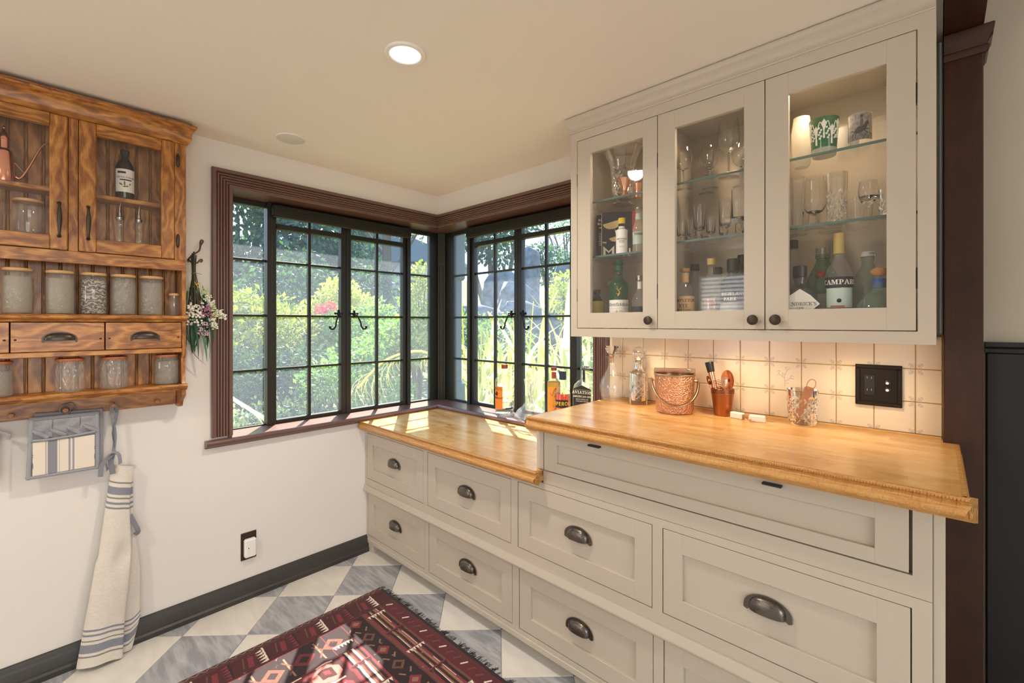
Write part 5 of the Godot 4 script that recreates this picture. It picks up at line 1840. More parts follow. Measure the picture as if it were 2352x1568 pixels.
func hutch_contents() -> void:
	var emb := noise(121, 0.03, 3, FastNoiseLite.TYPE_CELLULAR).get_seamless_image(256, 256)
	emb.convert(Image.FORMAT_L8)
	var embt := tex(emb)
	var jg: StandardMaterial3D = M.jar_glass
	bump(jg, embt, 0.25)
	jg.uv1_scale = Vector3(3, 2, 1)
	# lattice pressed into the low jars
	var d := PackedByteArray()
	d.resize(256 * 256)
	for y in 256:
		for x in 256:
			var u := x / 256.0 * 6.0
			var v := y / 256.0 * 4.0
			var a := minf(absf(fposmod(u + v, 1.0) - 0.5), absf(fposmod(u - v, 1.0) - 0.5))
			d[y * 256 + x] = int(clampf(0.25 + a * 2.2, 0, 1) * 255)
	var lat := clear("jar_lattice", "e8efe6", 0.12, 0.05)
	bump(lat, tex(Image.create_from_data(256, 256, false, Image.FORMAT_L8, d)), 0.3)
	lat.uv1_scale = Vector3(3, 1, 1)
	var d2 := PackedByteArray()
	d2.resize(256 * 256)
	for y in 256:
		for x in 256:
			var u := fposmod(x / 256.0 * 8.0, 1.0) - 0.5
			var v := fposmod(y / 256.0 * 4.0, 1.0) - 0.5
			var q := sqrt(u * u + v * v)
			d2[y * 256 + x] = int((0.5 + 0.5 * cos(q * 32.0)) * 255 if q < 0.46 else 60)
	var ring := clear("jar_rings", "e8efe6", 0.12, 0.05)
	bump(ring, tex(Image.create_from_data(256, 256, false, Image.FORMAT_L8, d2)), 0.25)
	ring.uv1_scale = Vector3(2, 1, 1)
	clear("fill_flour", "b3a795", 0.5, 0.7)
	clear("fill_pale", "a99f90", 0.4, 0.7)
	var herb := mat("fill_herb", "ffffff", 0.6)
	var hn := noise(131, 0.022, 3)
	var hi := Image.create_empty(256, 256, false, Image.FORMAT_RGB8)
	for y in 256:
		for x in 256:
			var s := sin((hn.get_noise_2d(x, y * 1.6) * 6.0 + y * 0.35))
			var c := Color("4f4a42").lerp(Color("b7aea0"), clampf(0.5 + 0.6 * s, 0, 1))
			hi.set_pixel(x, y, c)
	herb.albedo_texture = tex(hi)
	herb.uv1_scale = Vector3(1.6, 1, 1)
	bump(herb, herb.albedo_texture, 0.25)
	mat("lid_bamboo", "d8aa72", 0.5)
	mat("lid_acacia", "b4683c", 0.5)
	var y := 1.5262
	var g1 := "tall jars with pale wooden lids on the hutch shelf"
	storage_jar("widest tall jar, leftmost on the hutch's upper open shelf", Vector3(0.072, y, 2.132), 0.045, 0.182, jg, M.lid_bamboo, M.fill_flour, 0.15, g1)
	storage_jar("tall pale-filled jar directly left of the jar of dark twisted leaves", Vector3(0.072, y, 2.012), 0.0455, 0.181, jg, M.lid_bamboo, M.fill_flour, 0.15, g1)
	storage_jar("tall jar packed with dark twisted dry leaves, middle of the upper open shelf", Vector3(0.072, y, 1.909), 0.0445, 0.18, M.jar_plain, M.lid_bamboo, herb, 0.152, g1)
	storage_jar("tall pale-filled jar directly right of the jar of dark twisted leaves", Vector3(0.072, y, 1.811), 0.0455, 0.18, jg, M.lid_bamboo, M.fill_pale, 0.15, g1)
	storage_jar("tall jar with a pale lid between another tall jar and the small spice jar", Vector3(0.072, y, 1.712), 0.0455, 0.18, jg, M.lid_bamboo, M.fill_pale, 0.15, g1)
	storage_jar("small slim spice jar with a thick pale lid beside the row of tall jars", Vector3(0.075, y, 1.626), 0.021, 0.106, M.jar_plain, M.lid_bamboo, null, 0.0, "", false)
	var g2 := "low pressed-glass jars with reddish wooden lids"
	y = 1.2037
	storage_jar("pebbled low jar cut off at the left edge of the hutch's lowest shelf", Vector3(0.08, y, 2.186), 0.044, 0.139, jg, M.lid_acacia, M.fill_pale, 0.1, g2)
	storage_jar("diamond-patterned low jar on the left of the pair above the pot holder", Vector3(0.08, y, 1.983), 0.0475, 0.14, lat, M.lid_acacia, null, 0.1, g2)
	storage_jar("diamond-patterned low jar above the hanging apron", Vector3(0.08, y, 1.842), 0.0475, 0.14, lat, M.lid_acacia, null, 0.1, g2)
	storage_jar("low jar with pressed rings at the right end of the lowest shelf", Vector3(0.08, y, 1.656), 0.0465, 0.14, ring, M.lid_acacia, M.fill_pale, 0.11, g2)
	# behind the glazed doors
	y = 1.8002
	var g3 := "jars behind the left hutch door"
	storage_jar("large clear jar with a wooden lid behind the left hutch door", Vector3(0.062, y, 2.102), 0.047, 0.186, M.jar_plain, M.lid_bamboo, M.fill_pale, 0.06, g3)
	storage_jar("second clear lidded jar at the left frame edge behind the left hutch door", Vector3(0.062, y, 2.222), 0.047, 0.186, M.jar_plain, M.lid_bamboo, M.fill_pale, 0.06, g3)
	for q in [[1.823, "left-hand clear glass pourer bottle behind the right hutch door"], [1.756, "right-hand clear glass pourer bottle behind the right hutch door"]]:
		var o := thing("pourer_bottle", q[1], "bottle", Vector3(0.062, y, q[0]))
		part("glass", MB.new().lathe(vs([0, 0.002, 0.019, 0, 0.021, 0.004, 0.021, 0.07, 0.016, 0.085, 0.012, 0.1, 0.0135, 0.118, 0.014, 0.15, 0.0125, 0.152]), 24), M.jar_plain, o)
		part("collar", MB.new().lathe(vs([0, 0.15, 0.0105, 0.15, 0.0135, 0.158, 0.0135, 0.164, 0.008, 0.168, 0.006, 0.185, 0, 0.185]), 18), M.steel, o)
		part("spout", MB.new().tube([Vector3(0, 0.18, 0), Vector3(0.0, 0.205, -0.001), Vector3(0.001, 0.226, -0.004)], [0.0045, 0.0035, 0.0015], 8), M.steel, o)
	y = 2.0447
	var ob := thing("bottle", "black olive oil bottle with a white label behind the right hutch door", "bottle", Vector3(0.062, y, 1.805), PI / 2)
	part("glass", MB.new().lathe(bottle_prof(0.0335, 0.142, 0.0135, 0.188, 0.212, 0.6), 26), M.glass_dark, ob)
	part("label", patch(0.0335, -72, 72, 0.03, 0.132), M.paper_white, ob)
	print_on(ob, "EXTRA VIRGIN", 0.0085, 0.0339, 0.095, M.ink, 0, "Droid Sans")
	part("black_tag", patch(0.0337, -52, 0, 0.112, 0.121), M.ink, ob)
	part("grey_rule", patch(0.0337, -36, 36, 0.081, 0.0865), M.ink, ob)
	var lf := MB.new()
	for q in [[-0.014, 0.062, -0.5], [0.0, 0.055, 0.2], [0.01, 0.063, 0.7], [-0.004, 0.068, 1.6]]:
		lf.xf = Transform3D(Basis(Vector3.BACK, q[2]), Vector3(q[0], q[1], 0.0332 if absf(q[0]) < 0.008 else 0.031))
		lf.ball(Vector3.ZERO, Vector3(0.011, 0.0038, 0.0008), 10, 4)
	part("olive_sprig", lf, M.leaf_print, ob)
	cap(ob, 0.0165, 0.2, 0.222, M.black_plastic)
	var oc := thing("oil_can", "polished copper oil can with a long bent spout behind the left hutch door", "oil can", Vector3(0.06, y, 2.168))
	part("body", MB.new().lathe(vs([0, 0, 0.033, 0, 0.0335, 0.002, 0.0265, 0.116, 0.023, 0.124, 0.017, 0.13, 0.0165, 0.133, 0.0168, 0.164, 0.0185, 0.166, 0.0185, 0.171, 0.012, 0.188, 0.006, 0.2, 0.005, 0.206, 0, 0.206]), 32), M.copper_bright, oc)
	part("knob", MB.new().ball(Vector3(0, 0.213, 0), Vector3(0.005, 0.0075, 0.005), 12, 8), M.copper_bright, oc)
	part("spout", MB.new().tube(curve([Vector3(0, 0.028, -0.03), Vector3(0.0, 0.024, -0.043), Vector3(0.0, 0.06, -0.062), Vector3(0.0, 0.14, -0.092), Vector3(0.0, 0.172, -0.106), Vector3(0.0, 0.187, -0.122), Vector3(0, 0.186, -0.134)], 5), [0.0055, 0.005, 0.005, 0.005, 0.005, 0.005, 0.005, 0.005, 0.0048, 0.0046, 0.0044, 0.0042, 0.004, 0.004, 0.0038, 0.0036, 0.0035, 0.0034, 0.0033, 0.0032, 0.0031, 0.003, 0.003, 0.003, 0.003, 0.003, 0.003, 0.003, 0.003, 0.003, 0.003], 10), M.copper_bright, oc)
	part("brace", MB.new().tube([Vector3(0, 0.082, -0.0285), Vector3(0, 0.05, -0.052)], 0.0014, 6), M.copper_bright, oc)

# ---------------------------------------------------------------- textiles on the pegs, dried flowers, outlet
func weave(key: String, c: String, scale := 40.0) -> StandardMaterial3D:
	var m := mat(key, c, 0.95)
	var f := grey_noise(151, 0.2, 0.72, 1.0, 128, 2)
	m.albedo_texture = f
	m.uv1_triplanar = true
	m.uv1_scale = Vector3.ONE * scale * 0.3
	m.rim_enabled = true
	m.rim = 0.25
	m.rim_tint = 0.5
	return m

func ribbon(path: Array, w: float, side: Vector3, th := 0.0012, twist := 0.0) -> MB:
	# flat strap with two faces and a little thickness
	var a := PackedVector3Array()
	var rows := []
	var nn := path.size()
	for i in nn:
		var d: Vector3 = (path[mini(i + 1, nn - 1)] - path[maxi(i - 1, 0)]).normalized()
		var s := (side - d * side.dot(d)).normalized().rotated(d, twist * i / (nn - 1))
		var u := d.cross(s)
		rows.append(PackedVector3Array([path[i] + s * w * 0.5 + u * th, path[i] - s * w * 0.5 + u * th, path[i] - s * w * 0.5 - u * th, path[i] + s * w * 0.5 - u * th]))
	return MB.new().grid(rows, true, 1.0)

func textiles() -> void:
	weave("grey_cloth", "b4b6bc")
	weave("grey_cloth_dark", "9a9ca4")
	weave("cream_cloth", "e2d3bc")
	# quilted pot holder in front, another behind it
	var pc := Canvas.new(256, 192, 256, Color("e6dac8"))
	for q in [[0.165, 0.006, "6a6460"], [0.195, 0.15, "8a8b93"], [0.375, 0.005, "6a6460"], [0.52, 0.03, "9d97a2"], [0.585, 0.03, "9d97a2"]]:
		pc.rect(q[0] + 0.03, 0, q[1], 1, Color(q[2]))
	var pm := mat("pocket_cloth", "ffffff", 0.95)
	pm.albedo_texture = tex(pc.im)
	var quilt := weave("quilt", "b2b3b9")
	bump(quilt, grey_noise(161, 0.012, 0.0, 1.0, 128, 1), 1.0)
	for k in 2:
		var o := thing("pot_holder", ["grey-bound pot holder with a striped cream pocket, hanging in front", "second grey-bound pot holder mostly hidden behind the striped one"][k], "pot holder", [Vector3(0.05, 0.98, 1.996), Vector3(0.026, 0.99, 1.984)][k], PI / 2)
		o.rotation.z = [0.0, -0.02][k]
		var L := -0.099
		var R := 0.099
		# slightly trapezoid: wider at the hem
		part("pad", MB.new().box(Vector3(L, -0.115, -0.009), Vector3(R, 0.118, 0.003), 0.005), M.quilt if k == 0 else M.cream_cloth, o)
		var b := MB.new()
		var cs := [Vector3(L - 0.007, -0.116, -0.002), Vector3(R + 0.002, -0.118, -0.002), Vector3(R, 0.118, -0.002), Vector3(L + 0.002, 0.12, -0.002)]
		for i in 4:
			b.tube([cs[i], cs[i].lerp(cs[(i + 1) % 4], 0.5) + Vector3(0, 0, 0.002), cs[(i + 1) % 4]], 0.0095, 10, true, 0.85)
			b.ball(cs[i], Vector3(0.0098, 0.0098, 0.0085), 10, 6)
		part("binding", b, M.grey_cloth, o)
		if k == 0:
			var pk := MB.new()
			pk.uvs = Vector2(1.0 / 0.19, -1.0 / 0.14)
			pk.uvo = Vector2(0.5, 0.5)
			pk.xf.origin = Vector3(0, -0.036, 0.008)
			pk.box(Vector3(-0.095, -0.075, -0.006), Vector3(0.092, 0.063, 0.002), 0.0025)
			part("pocket", pk, pm, o)
			part("pocket_binding", MB.new().tube([Vector3(-0.096, 0.034, 0.009), Vector3(-0.04, 0.032, 0.012), Vector3(0.04, 0.036, 0.011), Vector3(0.093, 0.04, 0.009)], 0.0085, 10, true, 0.55), M.grey_cloth, o)
			for i in 4:
				var x := -0.075 + i * 0.05
				part("fold", MB.new().tube(curve([Vector3(x - 0.02, 0.075, 0.003), Vector3(x, 0.058, 0.006), Vector3(x + 0.025, 0.04, 0.006)], 4), [0.004, 0.006, 0.008, 0.009, 0.01, 0.01, 0.009, 0.009, 0.008], 8), M.quilt, o)
		var lp := []
		for i in 13:
			var a := -0.35 + TAU * 0.9 * i / 12.0 - PI / 2 + 0.5
			lp.append(Vector3(cos(a) * 0.0165 - 0.0, 0.147 - 0.006 * k + sin(a) * 0.021, -0.004 + 0.004 * sin(i)))
		part("hanging_loop", ribbon(lp, 0.011, Vector3(0, 0, 1), 0.0015), M.grey_cloth, o)
	# a further cloth corner coming in from the left
	var cl := thing("cloth", "corner of a cream and grey cloth hanging at the left edge, under the hutch", "cloth", Vector3(0.03, 0.97, 2.24), PI / 2)
	part("panel", MB.new().box(Vector3(-0.1, -0.1, 0.0), Vector3(0.06, 0.09, 0.008), 0.003), M.cream_cloth, cl)
	part("binding", MB.new().tube([Vector3(-0.1, 0.1, 0.006), Vector3(0.05, 0.1, 0.008), Vector3(0.088, 0.076, 0.01), Vector3(0.084, 0.06, 0.01)], 0.009, 8, true, 0.6), M.grey_cloth, cl)
	part("hanging_loop", MB.new().tube(curve([Vector3(-0.07, 0.1, 0.004), Vector3(-0.072, 0.14, 0.002), Vector3(-0.064, 0.162, 0.0), Vector3(-0.056, 0.14, 0.002), Vector3(-0.058, 0.1, 0.004)], 4), 0.004, 6), M.grey_cloth, cl)
	# apron
	var S := 512
	var ac := Canvas.new(64, S, S, Color("e2d9cc"))
	var top := 0.862
	var bot := 0.022
	for q in [[0.792, 0.785, "8a857e"], [0.768, 0.735, "8b8d97"], [0.724, 0.718, "8a857e"], [0.703, 0.693, "8b8d97"], [0.681, 0.672, "8b8d97"], [0.176, 0.167, "8b8d97"], [0.156, 0.147, "8b8d97"], [0.132, 0.127, "8a857e"], [0.116, 0.082, "8b8d97"], [0.07, 0.064, "8a857e"]]:
		ac.rect(0, (top - q[0]) / (top - bot), 1, (q[0] - q[1]) / (top - bot), Color(q[2]))
	var wn := noise(171, 0.5, 2)
	for y in S:
		for x in 64:
			var c := ac.im.get_pixel(x, y)
			ac.im.set_pixel(x, y, c * (0.97 + 0.07 * wn.get_noise_2d(x * 3.0, y)))
	var am := mat("apron_cloth", "ffffff", 0.95)
	am.albedo_texture = tex(ac.im)
	am.rim_enabled = true
	am.rim = 0.25
	var P := []
	var n := 40
	for i in n + 1:
		var t := float(i) / n
		var yb := lerpf(top, bot, t)
		var zl := lerpf(1.846, 1.9, minf(t * 1.8, 1.0)) if t < 0.5 else lerpf(1.9, 1.961, (t - 0.5) * 2.0)
		var zr := lerpf(1.768, 1.815, t) + 0.012 * sin(t * 9.0) * (1 - t)
		var zf := lerpf(1.772, 1.748, clampf((t - 0.25) * 3.0, 0, 1)) + 0.03 * clampf((t - 0.85) * 6.0, 0, 1)
		var bulge := 0.02 * sin(t * 7.0 + 1.0) * t
		var deep := lerpf(0.045, 0.09, clampf(t * 1.6, 0, 1))
		var sag := lerpf(0.0, 0.0, t)
		var pinch := exp(-pow((t - 0.47) / 0.06, 2)) * 0.022
		var ring := [Vector3(0.022, yb + 0.02 * (1 - t) - 0.01 * t, zl - 0.006), Vector3(deep * 0.75, yb, zl), Vector3(deep + 0.006 + bulge * 0.3, yb - 0.012 * (1 - t), lerpf(zl, zr, 0.35)), Vector3(deep + 0.008 - pinch, yb - 0.02 * (1 - t) - 0.004 * t, lerpf(zl, zr, 0.7)), Vector3(deep - 0.002, yb - 0.028 * (1 - t) - 0.02 * t, zr), Vector3(deep * 0.55, yb - 0.03, zr + 0.012), Vector3(deep * 0.5 + 0.012 * t, yb - 0.03, lerpf(zr, zf, 0.45)), Vector3(deep * 0.42 + 0.01 * t, yb - 0.032 + 0.03 * t, zf), Vector3(0.02, yb - 0.01, zf + 0.012)]
		# keep clear of the skirting
		var row := PackedVector3Array()
		for q in curve(ring, 4):
			row.append(Vector3(maxf(q.x, 0.03 if q.y < 0.11 else -0.008), maxf(q.y, 0.006), q.z))
		P.append(row)
	var ap := thing("apron", "cream apron with grey-blue stripes hanging folded from a peg down to the floor", "apron")
	part("cloth", MB.new().grid(P, false, 1.0), am, ap)
	part("neck_strap", ribbon(curve([Vector3(0.05, 1.104, 1.832), Vector3(0.05, 1.128, 1.835), Vector3(0.052, 1.134, 1.84), Vector3(0.05, 1.128, 1.846), Vector3(0.05, 1.09, 1.848), Vector3(0.052, 1.04, 1.842), Vector3(0.054, 0.98, 1.838), Vector3(0.056, 0.92, 1.843)], 5), 0.014, Vector3(0.3, 0, 1), 0.001, 1.2), M.grey_cloth_dark, ap)
	part("neck_strap", ribbon(curve([Vector3(0.048, 1.11, 1.83), Vector3(0.05, 1.06, 1.834), Vector3(0.052, 1.0, 1.846), Vector3(0.054, 0.93, 1.839)], 5), 0.013, Vector3(0.3, 0, 1), 0.001, -1.4), M.grey_cloth_dark, ap)
	part("waist_tie", ribbon(curve([Vector3(0.05, 0.84, 1.862), Vector3(0.06, 0.885, 1.868), Vector3(0.068, 0.918, 1.848), Vector3(0.066, 0.905, 1.826), Vector3(0.06, 0.862, 1.82)], 6), 0.016, Vector3(1, 0, 0.4), 0.0012, 0.5), M.grey_cloth, ap)
	part("waist_tie", ribbon(curve([Vector3(0.062, 0.915, 1.838), Vector3(0.068, 0.898, 1.862), Vector3(0.068, 0.868, 1.882), Vector3(0.066, 0.82, 1.887)], 6), 0.017, Vector3(0.2, 0.3, 1), 0.0012, 0.4), M.grey_cloth_dark, ap)
	part("waist_tie", ribbon(curve([Vector3(0.05, 0.91, 1.846), Vector3(0.056, 0.87, 1.852), Vector3(0.056, 0.82, 1.845)], 6), 0.02, Vector3(0, 0.2, 1), 0.0012, 0.4), M.grey_cloth_dark, ap)
	part("side_tie", ribbon(curve([Vector3(0.06, 0.62, 1.786), Vector3(0.058, 0.57, 1.768), Vector3(0.056, 0.535, 1.757), Vector3(0.05, 0.522, 1.768)], 6), 0.018, Vector3(0.4, 0.5, 1), 0.0012, 0.3), M.grey_cloth_dark, ap)

func leaf_blade(base: Vector3, tip: Vector3, w: float, bow: Vector3, fold := 0.25, k := 8) -> MB:
	# long narrow leaf: two halves folded along the midrib
	var rows := []
	for i in k + 1:
		var t := float(i) / k
		var c := base.lerp(tip, t) + bow * sin(t * PI)
		var d := (tip - base + bow * PI * cos(t * PI)).normalized()
		var s := d.cross(bow if bow.length() > 1e-5 else Vector3.UP).normalized()
		var ww := w * pow(sin(PI * clampf(t * 0.93 + 0.06, 0, 1)), 0.75) * 0.5
		var u := s.cross(d)
		rows.append(PackedVector3Array([c - s * ww + u * ww * fold, c, c + s * ww + u * ww * fold]))
	return MB.new().grid(rows, false, 1.0)

func bouquet() -> void:
	var hk := MB.new()
	hk.tube(curve([Vector3(-0.012, 1.8, 1.552), Vector3(0.03, 1.806, 1.561), Vector3(0.045, 1.83, 1.545), Vector3(0.04, 1.85, 1.52), Vector3(0.036, 1.875, 1.512), Vector3(0.034, 1.895, 1.512), Vector3(0.034, 1.908, 1.507), Vector3(0.034, 1.904, 1.5), Vector3(0.034, 1.893, 1.504), Vector3(0.034, 1.882, 1.51)], 5), 0.0038, 8)
	hk.tube(curve([Vector3(0.03, 1.806, 1.561), Vector3(0.055, 1.787, 1.548), Vector3(0.062, 1.79, 1.53), Vector3(0.058, 1.805, 1.518), Vector3(0.056, 1.808, 1.51), Vector3(0.056, 1.799, 1.51), Vector3(0.057, 1.795, 1.516)], 5), 0.0036, 8)
	single("wall_hook", hk, M.iron_brown, "small curled iron hook on the wall beside the hutch", "hook")
	var b := thing("bouquet", "bunch of drying flowers hung head down beside the pine hutch", "bouquet", Vector3(0.05, 1.8, 1.542))
	var r := RandomNumberGenerator.new()
	r.seed = 21
	for i in 16:
		var e := Vector3(r.randf_range(-0.02, 0.025), -0.2 - r.randf() * 0.06, r.randf_range(-0.05, 0.03))
		var s0 := Vector3(r.randf_range(-0.012, 0.012), r.randf_range(0.02, 0.045), r.randf_range(-0.012, 0.012))
		part("stem", MB.new().tube(curve([s0, Vector3(s0.x * 0.5, -0.05, s0.z * 0.6), Vector3(s0.x * 0.6 + e.x * 0.3, -0.12, s0.z * 0.4 + e.z * 0.35), e], 4), 0.0018 + 0.0012 * r.randf(), 6), M.stem_brown if i % 3 == 0 else M.stem_green, b)
	part("twine", MB.new().tube([Vector3(-0.014, -0.064, 0.006), Vector3(0.012, -0.066, 0.014), Vector3(0.02, -0.062, -0.002), Vector3(0.014, -0.067, -0.03)], 0.0015, 5), M.stem_tan, b)
	for i in 9:
		part("yellow_tie", MB.new().ball(Vector3(r.randf_range(0.004, 0.02), -0.105 - r.randf() * 0.03 - (0.09 if i > 6 else 0.0), r.randf_range(-0.03, 0.01)), Vector3.ONE * 0.0042, 8, 5), M.yellow_cap, b)
	for i in 30:
		var a := r.randf_range(-1, 1)
		var s0 := Vector3(r.randf_range(-0.02, 0.02), r.randf_range(-0.3, -0.12), r.randf_range(-0.05, 0.03))
		var e := Vector3(s0.x + r.randf_range(-0.02, 0.03), s0.y - r.randf_range(0.13, 0.25), s0.z + a * 0.035 - 0.015)
		e.y = maxf(e.y, -0.5)
		part("leaf", leaf_blade(s0, e, r.randf_range(0.012, 0.02), Vector3(r.randf_range(-0.02, 0.02), 0, r.randf_range(-0.02, 0.02)) + Vector3(0.001, 0, 0.001)), M.leaf_dark if i % 3 else M.leaf_mid, b)
	part("leaf", leaf_blade(Vector3(0.01, -0.38, -0.002), Vector3(0.012, -0.52, 0.05 - 0.1), 0.014, Vector3(0.0, 0, 0.03)), M.leaf_dark, b)
	var wb := MB.new()
	for i in 95:
		var c := Vector3(0.03 + r.randf_range(-0.015, 0.018), -0.265 + r.randf_range(-0.055, 0.055), 0.0 + r.randf_range(-0.03, 0.035))
		wb.ball(c, Vector3.ONE * r.randf_range(0.0042, 0.0062), 7, 5)
	part("white_berries", wb, M.berry, b).set_meta("kind", "stuff")
	for k in 2:
		var pf := MB.new()
		for i in 60:
			var c: Vector3 = [Vector3(0.032, -0.25, -0.045), Vector3(0.034, -0.335, -0.028)][k] + Vector3(r.randf_range(-0.014, 0.014), r.randf_range(-0.035, 0.03), r.randf_range(-0.022, 0.022))
			pf.xf = Transform3D(Basis.from_euler(Vector3(r.randf() * TAU, r.randf() * TAU, 0)), c)
			pf.ball(Vector3.ZERO, Vector3(0.0065, 0.002, 0.0045), 6, 4)
		part("pink_flower", pf, M.petal_pink if k == 0 else M.petal_mauve, b).set_meta("kind", "stuff")
	for k in 9:
		var at: Vector3 = [Vector3(0.024, -0.15, -0.04), Vector3(0.025, -0.185, -0.052), Vector3(0.03, -0.21, -0.065), Vector3(0.03, -0.235, -0.075), Vector3(0.03, -0.255, -0.1), Vector3(0.03, -0.275, -0.118), Vector3(0.03, -0.27, -0.086), Vector3(0.03, -0.3, -0.07), Vector3(0.03, -0.325, -0.08)][k]
		var pf := MB.new()
		for i in 26:
			var c := at + Vector3(r.randf_range(-0.01, 0.01), r.randf_range(-0.015, 0.015), r.randf_range(-0.014, 0.014))
			pf.xf = Transform3D(Basis.from_euler(Vector3(r.randf() * TAU, r.randf() * TAU, 0)), c)
			pf.ball(Vector3.ZERO, Vector3(0.0075, 0.0022, 0.005), 6, 4)
		part("cream_flower", pf, M.petal_cream if k % 3 else M.petal_lime, b).set_meta("kind", "stuff")

func small_fittings() -> void:
	# outlet with a white plug-in sensor, low on the left wall
	var o := thing("wall_outlet", "dark bronze outlet plate low on the white wall", "outlet")
	part("plate", MB.new().box(Vector3(-0.016, 0.204, 1.24), Vector3(-0.0105, 0.352, 1.317), 0.0025), M.bronze, o)
	part("socket", bx(-0.012, 0.225, 1.262, -0.0085, 0.33, 1.296, 0.001), M.black_plastic, o)
	var p := thing("plug_in_unit", "white plug-in unit sitting in the dark outlet plate", "plug")
	part("case", MB.new().box(Vector3(-0.0086, 0.224, 1.248), Vector3(0.022, 0.322, 1.306), 0.007), M.white_plastic, p)
	part("sensor", MB.new().ball(Vector3(0.0222, 0.276, 1.288), Vector3(0.0008, 0.003, 0.003), 10, 5), M.frame_wood, p)
	# tiled-wall plate: outlet and two round switches in a rope-edged frame
	var w := thing("wall_plate", "square black bronze plate with an outlet and two push switches on the tiles", "outlet", Vector3(2.576, 1.265, -0.002))
	var m := MB.new()
	m.box(Vector3(-0.066, -0.073, 0), Vector3(0.066, 0.075, 0.005), 0.001)
	part("plate", m, M.bronze_dark, w)
	var fr := MB.new()
	for s in [[-0.066, -0.073, 0.066, -0.059], [-0.066, 0.061, 0.066, 0.075], [-0.066, -0.059, -0.052, 0.061], [0.052, -0.059, 0.066, 0.061]]:
		fr.box(Vector3(s[0], s[1], 0.005), Vector3(s[2], s[3], 0.011), 0.002)
	var frame := part("frame", fr, M.bronze_dark, w)
	var rp := MB.new()
	for i in 26:
		var t := -0.058 + i * 0.00464
		for s in [-0.066, 0.068]:
			rp.xf = Transform3D(Basis(Vector3.BACK, 0.7), Vector3(t, s, 0.011))
			rp.ball(Vector3.ZERO, Vector3(0.0036, 0.0016, 0.0016), 6, 4)
		for s in [-0.059, 0.059]:
			rp.xf = Transform3D(Basis(Vector3.BACK, 0.7), Vector3(s, t + 0.001, 0.011))
			rp.ball(Vector3.ZERO, Vector3(0.0036, 0.0016, 0.0016), 6, 4)
	part("rope_edge", rp, M.bronze, frame)
	part("socket", bx(-0.041, -0.037, 0.005, -0.009, 0.038, 0.0085, 0.001), M.black_plastic, w)
	var sl := MB.new()
	for y in [0.024, -0.02]:
		for x in [-0.031, -0.019]:
			sl.box(Vector3(x - 0.0008, y, 0.0082), Vector3(x + 0.0008, y + 0.007, 0.0088))
	part("slots", sl, M.paper_grey, w)
	for y in [0.012, -0.013]:
		var kn := MB.new()
		kn.xf = Transform3D(Basis(Vector3.RIGHT, PI / 2), Vector3(0.026, y, 0.005))
		kn.lathe(vs([0.009, 0, 0.009, 0.003, 0.0068, 0.004, 0.0068, 0.011, 0, 0.011]), 18)
		var ko := part("push_switch", kn, M.black_plastic, w)
		kn = MB.new()
		kn.xf = Transform3D(Basis(Vector3.RIGHT, PI / 2), Vector3(0.026, y, 0.016))
		kn.lathe(vs([0.0048, 0, 0.0045, 0.0015, 0, 0.0018]), 16)
		part("pearl_tip", kn, M.paper_white, ko)
	# ceiling: one downlight in view, its speaker neighbour, and the rest of the row behind the camera
	downlight(Vector3(1.358, CEIL, 1.19), "round white recessed downlight in the ceiling above the drawer units")
	# blinds of the window behind the camera, which the cabinet doors mirror
	var vb := thing("venetian_blind", "white slatted blind in the window behind the camera", "blind", Vector3(0.75, 1.55, 4.985))
	for i in 22:
		var slat := part("slat", MB.new().box(Vector3(-0.44, -0.001, -0.022), Vector3(0.44, 0.001, 0.022)), M.white_plastic, vb)
		slat.position.y = -0.58 + i * 0.055
		slat.rotation.x = 0.5
	downlight(Vector3(1.358, CEIL, 3.0), "round white recessed downlight, next along the ceiling behind the camera")
	var sp := thing("ceiling_speaker", "plain white round speaker cover in the ceiling near the left window", "speaker", Vector3(0.295, CEIL, 1.174))
	part("grille", MB.new().lathe(vs([0.069, 0, 0.069, -0.004, 0.066, -0.0055, 0.0, -0.0065]), 40), M.speaker_grey, sp)
	part("rim", MB.new().lathe(vs([0.071, 0, 0.072, -0.004, 0.07, -0.006, 0.067, -0.0055]), 40), M.ceiling, sp)

func downlight(at: Vector3, label: String) -> void:
	var o := thing("downlight", label, "ceiling light", at, 0.0, "recessed ceiling downlights")
	part("trim_ring", MB.new().lathe(vs([0.07, 0, 0.0705, -0.005, 0.068, -0.0075, 0.056, -0.008, 0.054, -0.006, 0.052, -0.0005]), 44), M.white_plastic, o)
	part("lens", MB.new().lathe(vs([0.0545, -0.0045, 0.042, -0.0022, 0, -0.002]), 40), M.emit, o)
	lamp("downlight_lamp", at + Vector3(0, -0.012, 0), DOWN_E, 0.05, "fff4e4", 80.0)

const DOWN_E := 2.0

